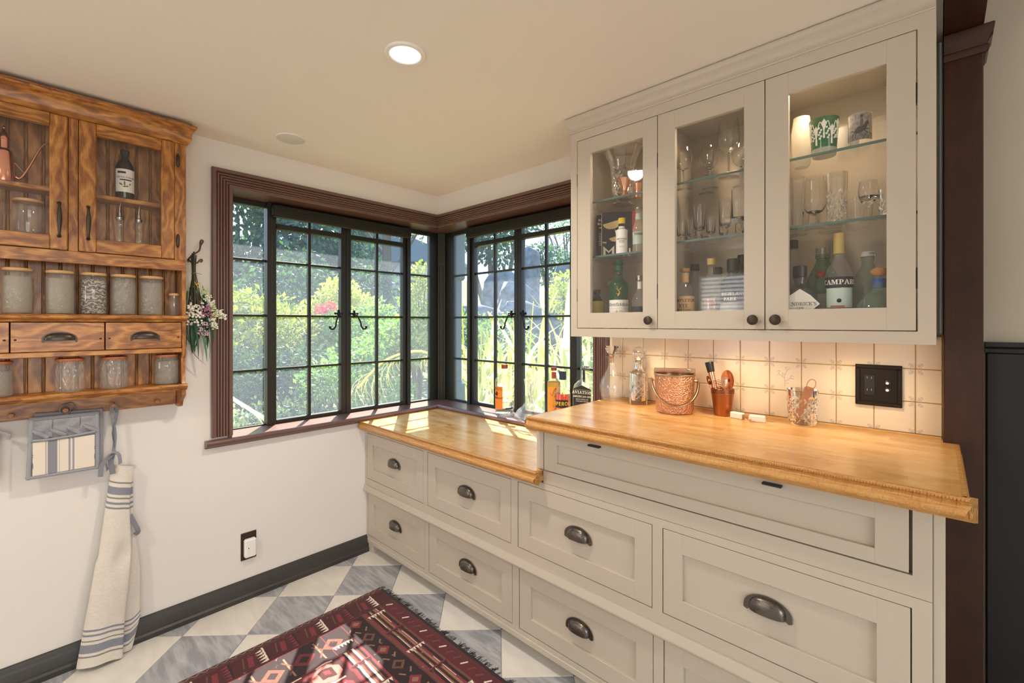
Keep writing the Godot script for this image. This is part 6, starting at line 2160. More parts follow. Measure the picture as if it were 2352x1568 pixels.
# ---------------------------------------------------------------- things on the worktops and the window stool
func counter_things() -> void:
	var Y := 1.1002
	# two decanters by the window
	var d := thing("decanter", "round-bellied clear decanter with a cork at the window end of the tiles", "decanter", Vector3(1.522, Y, 0.07))
	part("glass", MB.new().lathe(vs([0, 0.004, 0.042, 0, 0.05, 0.006, 0.059, 0.05, 0.06, 0.075, 0.052, 0.105, 0.035, 0.135, 0.02, 0.165, 0.0165, 0.19, 0.019, 0.215, 0.03, 0.218, 0.031, 0.222]), 36), M.glass_thick, d)
	part("glass_inside", MB.new().lathe(vs([0, 0.02, 0.046, 0.02, 0.054, 0.055, 0.054, 0.074, 0.047, 0.1, 0.031, 0.13, 0.016, 0.165, 0.0135, 0.21]), 36, 38.0, true), M.glass_thick, d)
	part("cork", MB.new().lathe(vs([0, 0.19, 0.011, 0.19, 0.0125, 0.222, 0, 0.222]), 18), M.cork, d)
	part("stopper", MB.new().lathe(vs([0, 0.222, 0.013, 0.222, 0.013, 0.228, 0.02, 0.236, 0.033, 0.262, 0.034, 0.27, 0.03, 0.276, 0, 0.278]), 30), M.crystal, d)
	d = thing("decanter", "square cut-crystal decanter with a ball stopper beside the copper bucket", "decanter", Vector3(1.672, Y, 0.075), 0.5)
	var cb := MB.new()
	var body := []
	for q in vs([0.0, 0.0, 0.04, 0.0, 0.043, 0.004, 0.044, 0.03, 0.044, 0.148, 0.041, 0.153, 0.026, 0.162, 0.02, 0.172, 0.0185, 0.195, 0.026, 0.2, 0.026, 0.204, 0.018, 0.204]):
		var row := PackedVector3Array()
		for j in 48:
			var th := TAU * j / 48.0
			var sq := 1.0 / maxf(absf(cos(th)), absf(sin(th)))
			var k: float = lerpf(sq, 1.0, 0.35) if q.y < 0.16 else 1.0
			var rr: float = q.x * minf(k, 1.3)
			if q.y > 0.02 and q.y < 0.15:
				var u := fposmod(j / 4.0 + q.y * 40.0, 1.0)
				rr -= 0.002 * (1.0 if u < 0.25 else 0.0)
			row.append(Vector3(sin(th) * rr, q.y, cos(th) * rr))
		body.append(row)
	cb.grid(body, true, 1.0)
	cb.lathe(vs([0, 0.016, 0.036, 0.016, 0.038, 0.03, 0.038, 0.146, 0.022, 0.16, 0.0155, 0.172, 0.0145, 0.2]), 32, 38.0, true)
	part("body", cb, M.crystal, d)
	var cuts := MB.new()
	for s in 4:
		var a := PI / 2 * s
		cuts.xf = Transform3D(Basis(Vector3.UP, a), Vector3.ZERO)
		for q in [[-0.03, 0.03, 0.03, 0.1], [0.03, 0.03, -0.03, 0.1], [-0.03, 0.06, 0.01, 0.1], [0.03, 0.06, -0.01, 0.1], [-0.01, 0.03, 0.03, 0.065], [0.01, 0.03, -0.03, 0.065]]:
			cuts.tube([Vector3(q[0], q[1], 0.0428), Vector3(q[2], q[3], 0.0428)], 0.0016, 6)
		for k in 7:
			var t := PI * (k + 0.5) / 7.0
			cuts.tube([Vector3(0, 0.108, 0.0428), Vector3(cos(t) * 0.03, 0.108 + sin(t) * 0.034, 0.0428)], [0.0018, 0.0008], 6)
	part("cut_pattern", cuts, M.crystal, d)
	part("stopper", MB.new().ball(Vector3(0, 0.243, 0), Vector3(0.032, 0.033, 0.032), 26, 16).lathe(vs([0, 0.19, 0.0125, 0.19, 0.014, 0.206, 0.018, 0.212, 0.0, 0.212]), 20), M.crystal, d)
	# hammered copper ice bucket
	var hm := noise(191, 0.06, 2, FastNoiseLite.TYPE_CELLULAR).get_seamless_image(256, 256)
	hm.convert(Image.FORMAT_L8)
	var ham: StandardMaterial3D = M.copper.duplicate()
	ham.resource_name = "copper_hammered"
	bump(ham, tex(hm), 0.4)
	ham.uv1_scale = Vector3(5, 3, 1)
	M["copper_hammered"] = ham
	var b := thing("ice_bucket", "hammered copper ice bucket with a half lid and swing handle", "bucket", Vector3(1.885, Y, 0.15), 0.5)
	var R := 0.084
	part("body", MB.new().lathe(vs([0, 0.002, 0.07, 0.0, 0.076, 0.002, 0.078, 0.008, R, 0.16, R, 0.166]), 48), ham, b)
	part("rim", MB.new().lathe(vs([R - 0.001, 0.16, R + 0.003, 0.162, R + 0.0035, 0.168, R + 0.001, 0.171, R - 0.004, 0.17, R - 0.006, 0.15, R - 0.012, 0.02, 0, 0.018]), 48), M.steel_warm, b)
	var ld := []
	for i in 25:
		var a := PI * i / 24.0
		ld.append(Vector2(cos(a) * (R + 0.002), sin(a) * (R + 0.002)))
	var lid := part("lid", MB.new().extrude(PackedVector2Array(ld), Vector3(0, 0.171, 0), Vector3.RIGHT, Vector3(0, 0, -1), Vector3(0, 0.003, 0)).box(Vector3(-R - 0.002, 0.169, -0.003), Vector3(R + 0.002, 0.192, 0.0), 0.0008), M.copper, b)
	part("lid_stud", MB.new().ball(Vector3(0.058, 0.186, 0.0005), Vector3(0.01, 0.0045, 0.0012), 14, 5), M.white_plastic, lid)
	for s in [-1, 1]:
		var lug := MB.new()
		lug.xf = Transform3D(Basis(Vector3.BACK, -PI / 2 * s), Vector3(s * (R - 0.002), 0.138, 0))
		lug.lathe(vs([0.007, 0, 0.005, 0.008, 0.005, 0.014, 0.011, 0.015, 0.011, 0.019, 0, 0.02]), 18)
		part("lug", lug, M.steel_warm, b)
	var hp := []
	for i in 21:
		var t := PI * i / 20.0
		hp.append(Vector3(cos(t) * (R + 0.013), 0.138 - sin(t) * 0.098, sin(t) * 0.088 + 0.004))
	part("handle", MB.new().tube(hp, 0.0058, 8, true, 0.45), M.steel_warm, b)
	# nested copper cups holding bar tools
	for i in 4:
		var c := thing("copper_cup", ["outermost dark copper cup of the nested stack beside the ice bucket", "second dark copper cup showing as a rim in the nested stack", "third dark copper cup showing as a rim in the nested stack", "topmost dark copper cup of the nested stack, holding the bar tools"][i], "cup", Vector3(2.066, Y + 0.0055 * i, 0.085), 0.0, "nested copper cups")
		part("cup", MB.new().lathe(vs([0, 0, 0.031, 0, 0.0325, 0.002, 0.0445, 0.093, 0.0462, 0.0945, 0.0462, 0.097, 0.0442, 0.0975, 0.0425, 0.0945, 0.0315, 0.0045, 0, 0.0045]), 36), M.copper_dark, c)
	var T := Y + 0.022
	var at := Vector3(2.066, 0, 0.085)
	var tl := thing("muddler", "copper muddler with a black end standing in the copper cups", "bar tool", at + Vector3(-0.012, T, 0.0))
	tl.rotation = Vector3(-0.05, 0, 0.235)
	part("handle", MB.new().lathe(vs([0, 0, 0.008, 0, 0.011, 0.02, 0.0125, 0.14, 0.013, 0.162]), 22), M.copper, tl)
	part("black_end", MB.new().lathe(vs([0, 0.1615, 0.0145, 0.1615, 0.0175, 0.2, 0.0165, 0.205, 0, 0.206]), 22), M.black_plastic, tl)
	tl = thing("bar_spoon", "slim copper bar spoon leaning left in the copper cups", "bar tool", at + Vector3(-0.014, T, 0.012))
	tl.rotation = Vector3(0.02, 0, 0.3)
	part("shaft", MB.new().tube([Vector3(0, 0, 0), Vector3(0, 0.11, 0)], 0.0026, 8), M.copper, tl)
	part("bowl", MB.new().ball(Vector3(0, 0.128, 0), Vector3(0.0085, 0.021, 0.003), 14, 8), M.copper, tl)
	tl = thing("strainer_coil", "coiled copper spring strainer in the copper cups", "bar tool", at + Vector3(0.0, T, 0.004))
	tl.rotation.z = 0.16
	var sp := []
	for i in 90:
		var t := i / 90.0
		sp.append(Vector3(cos(t * TAU * 14) * 0.0125, 0.03 + t * 0.1, sin(t * TAU * 14) * 0.0125))
	part("spring", MB.new().tube(sp, 0.0015, 5), M.copper, tl)
	tl = thing("julep_strainer", "pierced oval copper strainer leaning right in the copper cups", "bar tool", at + Vector3(0.016, T, -0.006))
	tl.rotation = Vector3(-0.05, -0.25, 0.02)
	part("handle", MB.new().box(Vector3(-0.005, 0, -0.001), Vector3(0.005, 0.085, 0.001), 0.0008), M.copper, tl)
	var bow := []
	for i in 9:
		var row := PackedVector3Array()
		for j in 25:
			var a := TAU * j / 24.0
			var q := sin(PI * 0.5 * i / 8.0)
			row.append(Vector3(cos(a) * 0.03 * q, 0.125 + sin(a) * 0.045 * q, -0.012 * (1.0 - q * q)))
		bow.append(row)
	var so := part("bowl", MB.new().grid(bow, false, -1.0), M.copper, tl)
	var ho := MB.new()
	for i in 6:
		for j in 6:
			if Vector2(i - 2.5, j - 2.5).length() < 2.9:
				ho.ball(Vector3((i - 2.5) * 0.008, 0.125 + (j - 2.5) * 0.012, -0.0115 + 0.01 * Vector2((i - 2.5) / 3.3, (j - 2.5) / 3.3).length_squared()), Vector3(0.0017, 0.0017, 0.0012), 6, 4)
	part("holes", ho, M.copper_dark, so)
	# marble-handled corkscrew: two white blocks, a steel sleeve, a copper worm
	var ck := thing("corkscrew", "white stone corkscrew in two blocks with a copper worm, lying before the cups", "corkscrew", Vector3(2.168, Y, 0.125), -0.3)
	part("block", MB.new().box(Vector3(-0.062, 0, -0.014), Vector3(-0.01, 0.026, 0.014), 0.004), M.white_stone, ck)
	var blk := MB.new()
	blk.xf = Transform3D(Basis(Vector3.UP, 0.5), Vector3(0.042, 0, -0.012))
	blk.box(Vector3(-0.03, 0, -0.014), Vector3(0.028, 0.026, 0.014), 0.004)
	part("block", blk, M.white_stone, ck)
	part("sleeve", MB.new().tube([Vector3(-0.011, 0.013, 0), Vector3(-0.004, 0.013, 0.001), Vector3(0.008, 0.012, 0.003)], [0.0075, 0.006, 0.004], 12), M.steel_warm, ck)
	var wm := []
	for i in 60:
		var t := i / 60.0
		wm.append(Vector3(0.006 + t * 0.052, 0.0105 - t * 0.005 + cos(t * TAU * 6) * 0.0042 * (1 - t * 0.4), 0.003 + t * 0.028 + sin(t * TAU * 6) * 0.0042 * (1 - t * 0.4)))
	part("worm", MB.new().tube(wm, 0.0013, 5), M.copper, ck)
	# cut tumbler with the bottle opener
	var g := thing("tumbler", "heavy cut-glass tumbler standing alone before the tiles", "glass", Vector3(2.352, Y, 0.062))
	part("glass", cut_glass(vs([0, 0, 0.044, 0, 0.047, 0.005, 0.0535, 0.136]), 12, 0.0045, 0.01, 0.112, vs([0.05, 0.136, 0.0445, 0.03, 0.042, 0.026, 0, 0.025]), 3.0), M.crystal, g)
	var op := thing("bottle_opener", "flat copper bottle opener leaning in the cut-glass tumbler", "bottle opener", Vector3(2.337, Y + 0.029, 0.066))
	op.rotation = Vector3(-0.04, 0.2, -0.34)
	var ol := MB.new()
	var ring := []
	for i in 21:
		var a := -PI / 2 + TAU * i / 20.0
		ring.append(Vector3(cos(a) * 0.0135, 0.135 + sin(a) * 0.02, 0))
	ol.tube(ring, 0.0042, 8, false, 0.4)
	ol.extrude(pv([-0.011, 0.0, 0.011, 0.0, 0.0125, 0.03, 0.012, 0.06, 0.015, 0.09, 0.0165, 0.118, 0.011, 0.124, -0.011, 0.124, -0.0165, 0.118, -0.015, 0.09, -0.012, 0.06, -0.0125, 0.03]), Vector3(0, 0, -0.0015), Vector3.RIGHT, Vector3.UP, Vector3(0, 0, 0.003))
	part("blade", ol, M.copper_flat, op)

func stool_things() -> void:
	var Y := 0.8858
	var o := bottle("clear vodka bottle with an orange label and a copper cap on the window stool", Vector3(0.622, Y, -0.075), vs([0, 0.006, 0.055, 0.0, 0.063, 0.008, 0.063, 0.215, 0.058, 0.236, 0.04, 0.252, 0.022, 0.264, 0.019, 0.28, 0.0185, 0.305]), M.glass)
	part("spirit", MB.new().lathe(vs([0, 0.012, 0.058, 0.012, 0.06, 0.02, 0.06, 0.085, 0, 0.085]), 28), M.water, o)
	part("label", patch(0.063, -82, -12, 0.04, 0.19), M.paper_orange, o)
	print_on(o, "Handmade", 0.015, 0.0636, 0.115, M.label_brown, deg_to_rad(-48))
	print_on(o, "TITO'S", 0.017, 0.0636, 0.172, M.label_brown, deg_to_rad(-50))
	part("seal", MB.new().ball(Vector3(sin(-0.95) * 0.063, 0.142, cos(-0.95) * 0.063), Vector3(0.011, 0.014, 0.011), 12, 8), M.label_brown, o)
	part("back_text", patch(0.063, 5, 60, 0.042, 0.05), M.ink, o)
	cap(o, 0.0215, 0.303, 0.33, M.copper_cap)
	o = thing("carafe", "clear wide-based wine carafe with a flared neck on the window stool", "carafe", Vector3(0.838, Y, -0.085))
	part("glass", MB.new().lathe(vs([0, 0.004, 0.09, 0.0, 0.103, 0.006, 0.1, 0.026, 0.08, 0.055, 0.05, 0.078, 0.03, 0.105, 0.025, 0.14, 0.028, 0.18, 0.039, 0.24, 0.041, 0.25, 0.039, 0.25, 0.0368, 0.24, 0.0258, 0.18, 0.0228, 0.14, 0.0278, 0.105, 0.048, 0.076, 0.0775, 0.053, 0.097, 0.025, 0.098, 0.012, 0, 0.01]), 44), M.glass_thick, o)
	o = bottle("slim bottle wrapped in a gold and orange label on the window stool", Vector3(1.03, Y, -0.085), bottle_prof(0.0385, 0.25, 0.014, 0.278, 0.33, 0.3), M.glass)
	part("label", MB.new().lathe(vs([0.0388, 0.008, 0.0388, 0.222]), 28), M.paper_amber, o)
	part("gold_band", MB.new().lathe(vs([0.039, 0.222, 0.039, 0.25]), 28), M.gold_ink, o)
	part("script", MB.new().tube(curve([at_r(0.0392, -0.6, 0.185), at_r(0.0392, -0.3, 0.17), at_r(0.0392, 0.0, 0.2), at_r(0.0392, 0.3, 0.215), at_r(0.0392, 0.1, 0.16), at_r(0.0392, 0.5, 0.19), at_r(0.0392, 0.8, 0.185)], 5), 0.0012, 5), M.label_brown, o)
	part("diagonal_band", MB.new().tube([at_r(0.039, -0.9, 0.125), at_r(0.0392, 0.0, 0.108), at_r(0.039, 0.9, 0.095)], 0.0035, 6), M.gold_ink, o)
	part("neck_band", patch(0.0155, -60, 60, 0.27, 0.31), M.wax_red, o)
	cap(o, 0.0175, 0.318, 0.338, M.copper_cap)
	o = bottle("bright orange-red aperitif bottle with a navy cap on the window stool", Vector3(1.115, Y, -0.06), bottle_prof(0.046, 0.19, 0.0165, 0.24, 0.3, 0.5), M.glass)
	part("drink", MB.new().lathe(vs([0, 0.008, 0.042, 0.008, 0.0435, 0.014, 0.0435, 0.182, 0.04, 0.19, 0, 0.19]), 28), M.red_drink, o)
	part("label", patch(0.046, -62, 40, 0.112, 0.158), M.paper_navy, o)
	print_on(o, "APEROL", 0.022, 0.0466, 0.136, M.yellow_cap, -0.15, "Droid Sans", true)
	part("paper", patch(0.046, -50, 18, 0.04, 0.11), M.paper_orange, o)
	cap(o, 0.021, 0.272, 0.322, M.navy_cap, "capsule")
	o = thing("bottle", "square-shouldered gin bottle with a black and silver label by the casing", "bottle", Vector3(1.262, Y, -0.075), 0.22, "")
	var P := []
	for q in vs([0.0, 0.006, 0.05, 0.0, 0.056, 0.006, 0.056, 0.225, 0.05, 0.255, 0.035, 0.275, 0.022, 0.285, 0.0205, 0.34, 0.024, 0.342, 0.024, 0.352]):
		var row := PackedVector3Array()
		for j in 40:
			var th := TAU * j / 40.0
			var e: float = 0.42 if q.y < 0.27 else 1.0
			var cx := pow(absf(sin(th)), e) * signf(sin(th))
			var cz := pow(absf(cos(th)), e) * signf(cos(th))
			row.append(Vector3(cx * q.x * 1.14, q.y, cz * q.x * (0.8 if q.y < 0.27 else 1.0)))
		P.append(row)
	part("glass", MB.new().grid(P, true, 1.0), M.glass_thick, o)
	var lb := MB.new()
	lb.extrude(pv([-0.052, 0.0, 0.052, 0.0, 0.052, 0.135, 0.0, 0.155, -0.052, 0.135]), Vector3(0, 0.1, 0.0452), Vector3.RIGHT, Vector3.UP, Vector3(0, 0, 0.0006))
	part("label", lb, M.label_dark, o)
	print_on(o, "AVIATION", 0.0175, 0, 0.215, M.white_ink, 0, "Droid Serif", true, 0.0459, 0)
	print_on(o, "AMERICAN GIN", 0.0105, 0, 0.192, M.white_ink, 0, "Droid Serif", true, 0.0459, 0)
	print_on(o, "BATCH DISTILLED", 0.007, 0, 0.176, M.white_ink, 0, "Droid Sans", false, 0.0459, 0)
	print_on(o, "PORTLAND OREGON", 0.006, 0, 0.165, M.white_ink, 0, "Droid Sans", false, 0.0459, 0)
	var rl := MB.new()
	for q in [[0.0, 0.004], [0.1265, 0.0015]]:
		rl.box(Vector3(-0.048, 0.102 + q[0], 0.0458), Vector3(0.048, 0.102 + q[0] + q[1], 0.0462))
	part("silver_rules", rl, M.paper_grey, o)
	part("neck_strip", bx(-0.006, 0.272, 0.0213, 0.008, 0.352, 0.0222), M.black_plastic, o)
	cap(o, 0.026, 0.352, 0.362, M.steel)

func house_plant() -> void:
	# potted palm-like plant beyond the frame on the right, a few leaf tips in view
	var p := thing("potted_plant", "dark green leafy plant whose leaf tips show at the right edge against the dado", "plant", Vector3(3.42, 0, 0.62))
	part("pot", MB.new().lathe(vs([0, 0, 0.13, 0, 0.135, 0.01, 0.17, 0.3, 0.18, 0.305, 0.18, 0.32, 0.165, 0.32, 0.155, 0.27, 0, 0.27]), 28), M.black_paint, p)
	part("soil", MB.new().lathe(vs([0, 0.262, 0.158, 0.272, 0, 0.285]), 20), M.stem_brown, p)
	for q in [Vector3(0.02, 1.62, 0.0), Vector3(-0.05, 1.1, 0.05)]:
		part("stem", MB.new().tube([Vector3(0, 0.26, 0), Vector3(q.x * 0.5, q.y * 0.6, q.z * 0.4), q], [0.016, 0.013, 0.009], 8), M.stem_brown, p)
	var r := RandomNumberGenerator.new()
	r.seed = 6
	for i in 54:
		var hi := i % 2 == 0
		var c := Vector3(0.02, 1.62, 0) if hi else Vector3(-0.05, 1.08, 0.05)
		var a := TAU * i / 54.0 * 5.0 + r.randf() * 0.5
		var l := r.randf_range(0.16, 0.33)
		var dy := r.randf_range(-0.35, 0.75)
		var tip := c + Vector3(cos(a) * l, dy * l, sin(a) * l)
		part("leaf", leaf_blade(c + Vector3(0, r.randf_range(-0.08, 0.02), 0), tip, r.randf_range(0.03, 0.05), Vector3(0, 0.04, 0)), M.leaf_dark, p)

# ---------------------------------------------------------------- the garden outside the corner windows
var leaf_mesh: ArrayMesh

func leaf_unit() -> ArrayMesh:
	var m := MB.new()
	var a := Vector3(0, 0, 0)
	var b := Vector3(0.28, 0.5, 0.1)
	var c := Vector3(0, 1, 0.0)
	var d := Vector3(-0.28, 0.5, 0.1)
	var mid := Vector3(0, 0.5, 0)
	for q in [[a, b, mid], [b, c, mid], [c, d, mid], [d, a, mid]]:
		var nn: Vector3 = (q[1] - q[0]).cross(q[2] - q[0]).normalized()
		if nn.z < 0: nn = -nn
		m.tri(q[0], q[1], q[2], nn, nn, nn)
	return m.mesh()

# leaves scattered through overlapping rounded masses; blobs = [centre, radius]
func foliage(parent: Node3D, blobs: Array, count: int, size: float, c0: Color, c1: Color, seed_: int, droop := 0.0, called := "foliage") -> void:
	var r := RandomNumberGenerator.new()
	r.seed = seed_
	var mm := MultiMesh.new()
	mm.transform_format = MultiMesh.TRANSFORM_3D
	mm.use_colors = true
	mm.mesh = leaf_mesh
	mm.instance_count = count
	var l0 := c0.srgb_to_linear()
	var l1 := c1.srgb_to_linear()
	var vol := 0.0
	for b in blobs: vol += b[1] * b[1]
	for i in count:
		var pick := r.randf() * vol
		var b: Array = blobs[0]
		for q in blobs:
			pick -= q[1] * q[1]
			if pick <= 0.0:
				b = q
				break
		var dir := Vector3(r.randfn(), r.randfn(), r.randfn()).normalized()
		var rad: float = b[1] * (1.0 - 0.55 * pow(r.randf(), 1.7))
		var sq := Vector3(1, b[2] if b.size() > 2 else 0.85, 1)
		var p: Vector3 = b[0] + dir * rad * sq * (0.86 + 0.28 * sin(dir.x * 9.0 + dir.y * 7.0 + seed_) * 0.5 + 0.1)
		var up := (dir + Vector3(r.randfn(), r.randfn() - droop * 4.0, r.randfn()) * 0.55).normalized()
		var bs := Basis.looking_at(Vector3(r.randfn(), r.randfn(), r.randfn()).normalized(), up if absf(up.y) < 0.99 else Vector3.RIGHT)
		var s := size * r.randf_range(0.6, 1.3)
		mm.set_instance_transform(i, Transform3D(bs.scaled(Vector3.ONE * s), p))
		mm.set_instance_color(i, l0.lerp(l1, r.randf()))
	var o := MultiMeshInstance3D.new()
	o.name = called
	o.multimesh = mm
	o.material_override = M.leaf_vc
	o.set_meta("kind", "stuff")
	parent.add_child(o, true)

func branches(parent: Node3D, base: Vector3, tops: Array, r0: float, m: Material, called := "stem") -> void:
	for t in tops:
		var mid: Vector3 = base.lerp(t, 0.5) + Vector3(0.1 * (t.x - base.x), 0.0, 0.1 * (t.z - base.z))
		part(called, MB.new().tube(curve([base, mid, t], 4), [r0, r0 * 0.95, r0 * 0.9, r0 * 0.8, r0 * 0.72, r0 * 0.62, r0 * 0.5, r0 * 0.4, r0 * 0.28], 7), m, parent)

func shrub(called: String, label: String, cat: String, at: Vector3, blobs: Array, count: int, size: float, c0: String, c1: String, seed_: int, group := "", droop := 0.0, trunk := 0.05) -> Node3D:
	var o := thing(called, label, cat, at, 0.0, group)
	foliage(o, blobs, count, size, Color(c0), Color(c1), seed_, droop)
	var tops := []
	for b in blobs: tops.append(b[0] + Vector3(0, b[1] * 0.2, 0))
	branches(o, Vector3.ZERO, tops, trunk, M.bark, "stem" if cat == "shrub" else "branch")
	return o

func garden() -> void:
	leaf_mesh = leaf_unit()
	var lv := mat("leaf_vc", "ffffff", 0.55)
	lv.vertex_color_use_as_albedo = true
	lv.backlight_enabled = true
	lv.backlight = Color(0.8, 0.9, 0.55)
	mat("bark", "6b6158", 0.9)
	mat("pale_bark", "cfc4b2", 0.8)
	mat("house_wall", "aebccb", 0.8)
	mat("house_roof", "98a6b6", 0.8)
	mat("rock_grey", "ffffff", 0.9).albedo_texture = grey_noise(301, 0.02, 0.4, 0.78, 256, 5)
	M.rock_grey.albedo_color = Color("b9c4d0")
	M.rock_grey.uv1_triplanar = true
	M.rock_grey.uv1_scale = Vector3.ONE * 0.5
	mat("timber_blue", "6f7f88", 0.7)
	for k in [["blade_lime", "93aa2e"], ["blade_yellow", "d0b536"], ["blade_green", "5f7d36"], ["blade_dry", "d8cbaa"], ["blade_tan", "c09c58"]]:
		var m := mat(k[0], k[1], 0.5)
		m.backlight_enabled = true
		m.backlight = Color(0.9, 0.9, 0.55)
	# sloping ground
	var gt := Image.create_empty(256, 256, false, Image.FORMAT_RGB8)
	var gn := noise(201, 0.04, 4)
	for y in 256:
		for x in 256:
			gt.set_pixel(x, y, Color("414d29").lerp(Color("857a52"), clampf(0.45 + 0.8 * gn.get_noise_2d(x, y), 0, 1)))
	var gm := mat("ground", "ffffff", 0.95)
	gm.albedo_texture = tex(gt)
	gm.uv1_scale = Vector3(14, 14, 1)
	var P := []
	var nz := noise(202, 0.12, 3)
	for j in 41:
		var row := PackedVector3Array()
		for i in 41:
			var x := lerpf(-34, 8, i / 40.0)
			var z := lerpf(-38, 14, j / 40.0)
			var d := maxf(0.0, maxf(-x - 1.0, -z - 1.0))
			row.append(Vector3(x, -0.35 + 0.06 * d + 0.004 * d * d + 0.2 * nz.get_noise_2d(x, z) if d > 0.0 else -0.4, z))
		P.append(row)
	struct("ground", MB.new().grid(P, false, 1.0), gm)
	# corner timber of the house outside the glass, with shaped corbel ends
	var cp := MB.new()
	cp.box(Vector3(-0.475, 0.3, -0.475), Vector3(-0.275, 2.36, -0.275), 0.01)
	for s in [[1.86, 2.36], [0.3, 0.99]]:
		cp.box(Vector3(-0.5, s[0], -0.5), Vector3(-0.25, s[1], -0.25), 0.02)
	struct("exterior_post", cp, M.timber_blue, "blue-grey timber corner post of the house outside the glass")
	# --- shrubs and trees seen through the left window
	shrub("shrub", "yellow-green flowering shrub mound outside the left strip of the left window", "shrub", Vector3(-4.95, 0.0, -0.45), [[Vector3(0.1, 1.45, 0.1), 0.62], [Vector3(-0.2, 1.35, -0.4), 0.5], [Vector3(-0.1, 1.75, 0.3), 0.32], [Vector3(0.15, 0.8, 0.0), 0.6]], 3600, 0.1, "7c8c34", "c4bc56", 1, "", 0.0, 0.04)
	shrub("shrub", "dark blue-green bush low in the left sash of the left window", "shrub", Vector3(-3.95, 0.0, -0.3), [[Vector3(-0.1, 0.75, 0.25), 0.55], [Vector3(0.05, 0.8, -0.3), 0.5], [Vector3(0.1, 0.35, 0.0), 0.5]], 3600, 0.085, "29442f", "587350", 2, "", 0.3, 0.03)
	shrub("shrub", "low grassy scrub at the foot of the left window", "shrub", Vector3(-3.0, -0.1, 0.05), [[Vector3(0, 0.3, 0), 0.5], [Vector3(-0.4, 0.3, -0.5), 0.4], [Vector3(0.6, 0.25, 0.6), 0.45]], 3000, 0.075, "41563c", "7a8760", 3, "", -0.4, 0.02)
	shrub("shrub", "bright light-green bush filling the lower right sash of the left window", "shrub", Vector3(-3.0, 0.0, -0.95), [[Vector3(0.1, 0.95, 0.05), 0.4], [Vector3(0.0, 1.2, -0.5), 0.42], [Vector3(-0.2, 0.7, 0.35), 0.34], [Vector3(0.3, 0.5, -0.2), 0.45]], 4200, 0.07, "628a3e", "9cb860", 4, "", 0.0, 0.03)
	shrub("shrub", "pale green bush behind the bright bush, below the window handles", "shrub", Vector3(-4.6, 0.1, -2.1), [[Vector3(0, 1.35, 0), 0.5], [Vector3(-0.5, 1.2, 0.5), 0.42], [Vector3(0.4, 1.1, -0.5), 0.45]], 2600, 0.095, "6c9448", "a4b872", 5, "", 0.0, 0.03)
	shrub("tree", "slender yellow-leaved young tree behind the meeting stiles of the left window", "tree", Vector3(-6.1, 0.1, -2.2), [[Vector3(0, 1.95, 0), 0.38], [Vector3(0.25, 1.7, -0.35), 0.34], [Vector3(-0.1, 1.6, 0.35), 0.3]], 1700, 0.1, "b5b84e", "e6d888", 6, "", 0.0, 0.03)
	var pk := shrub("shrub", "small bush with two bright pink blossoms", "shrub", Vector3(-5.2, 0.1, -1.5), [[Vector3(0, 1.3, 0.0), 0.3], [Vector3(-0.1, 1.1, -0.2), 0.3]], 900, 0.09, "56743f", "9ab070", 7, "", 0.0, 0.02)
	foliage(pk, [[Vector3(-0.01, 1.62, 0.08), 0.1, 0.6], [Vector3(0.12, 1.7, -0.04), 0.085, 0.6]], 150, 0.07, Color("d8366e"), Color("f0608e"), 8, 0.0, "pink_blossom")
	shrub("tree", "yellow-green tree beside the blue-grey corner post, in the left window", "tree", Vector3(-3.15, 0.0, -2.05), [[Vector3(0.0, 1.85, 0.0), 0.3], [Vector3(0.2, 1.4, 0.25), 0.32], [Vector3(0.1, 2.25, -0.05), 0.22], [Vector3(0.45, 1.1, 0.45), 0.3]], 2600, 0.075, "83983e", "c4bd66", 9, "", 0.0, 0.03)
	shrub("tree", "large dark hanging tree behind the left strip of the left window", "tree", Vector3(-14, 0.4, -2.6), [[Vector3(0, 4.3, 0), 1.9], [Vector3(-0.3, 6.2, -0.9), 1.9], [Vector3(0.2, 2.4, 0.6), 1.7], [Vector3(0, 5.5, 1.6), 1.6]], 5200, 0.26, "274a35", "5f8058", 10, "trees on the far slope", 0.6, 0.16)
	shrub("tree", "dark blue-green tree behind the left sash of the left window", "tree", Vector3(-12.8, 0.4, -4.4), [[Vector3(0, 3.8, 0), 1.7], [Vector3(-0.5, 5.8, -0.3), 1.8], [Vector3(0.3, 2.0, 0.4), 1.6], [Vector3(0.5, 3.0, -1.4), 1.2]], 5200, 0.24, "2d4f44", "66887a", 11, "trees on the far slope", 0.6, 0.15)
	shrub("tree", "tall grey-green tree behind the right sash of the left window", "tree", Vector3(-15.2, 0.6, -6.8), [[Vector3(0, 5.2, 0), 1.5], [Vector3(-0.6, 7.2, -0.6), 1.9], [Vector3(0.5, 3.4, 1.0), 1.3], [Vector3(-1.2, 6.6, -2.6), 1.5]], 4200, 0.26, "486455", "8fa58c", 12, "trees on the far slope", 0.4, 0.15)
	shrub("shrub", "dark undergrowth on the bank behind the yellow-green mound", "shrub", Vector3(-8.6, 0.3, -1.4), [[Vector3(0, 1.4, 0), 1.1], [Vector3(-0.3, 2.1, -1.0), 1.1], [Vector3(0.2, 1.3, 1.2), 1.0]], 4600, 0.14, "2c4832", "587a58", 19, "", 0.5, 0.05)
	shrub("shrub", "dark undergrowth on the bank behind the slender yellow tree", "shrub", Vector3(-9.2, 0.3, -4.0), [[Vector3(0, 1.6, 0), 1.1], [Vector3(-0.4, 2.2, -0.9), 1.0], [Vector3(0.3, 1.2, -1.8), 0.9], [Vector3(0.2, 1.3, 1.0), 0.9]], 4600, 0.14, "304e3a", "607f66", 20, "", 0.5, 0.05)
	var tk := thing("tree", "bare dark trunk standing before the pale house", "tree", Vector3(-9.65, 0.3, -5.48))
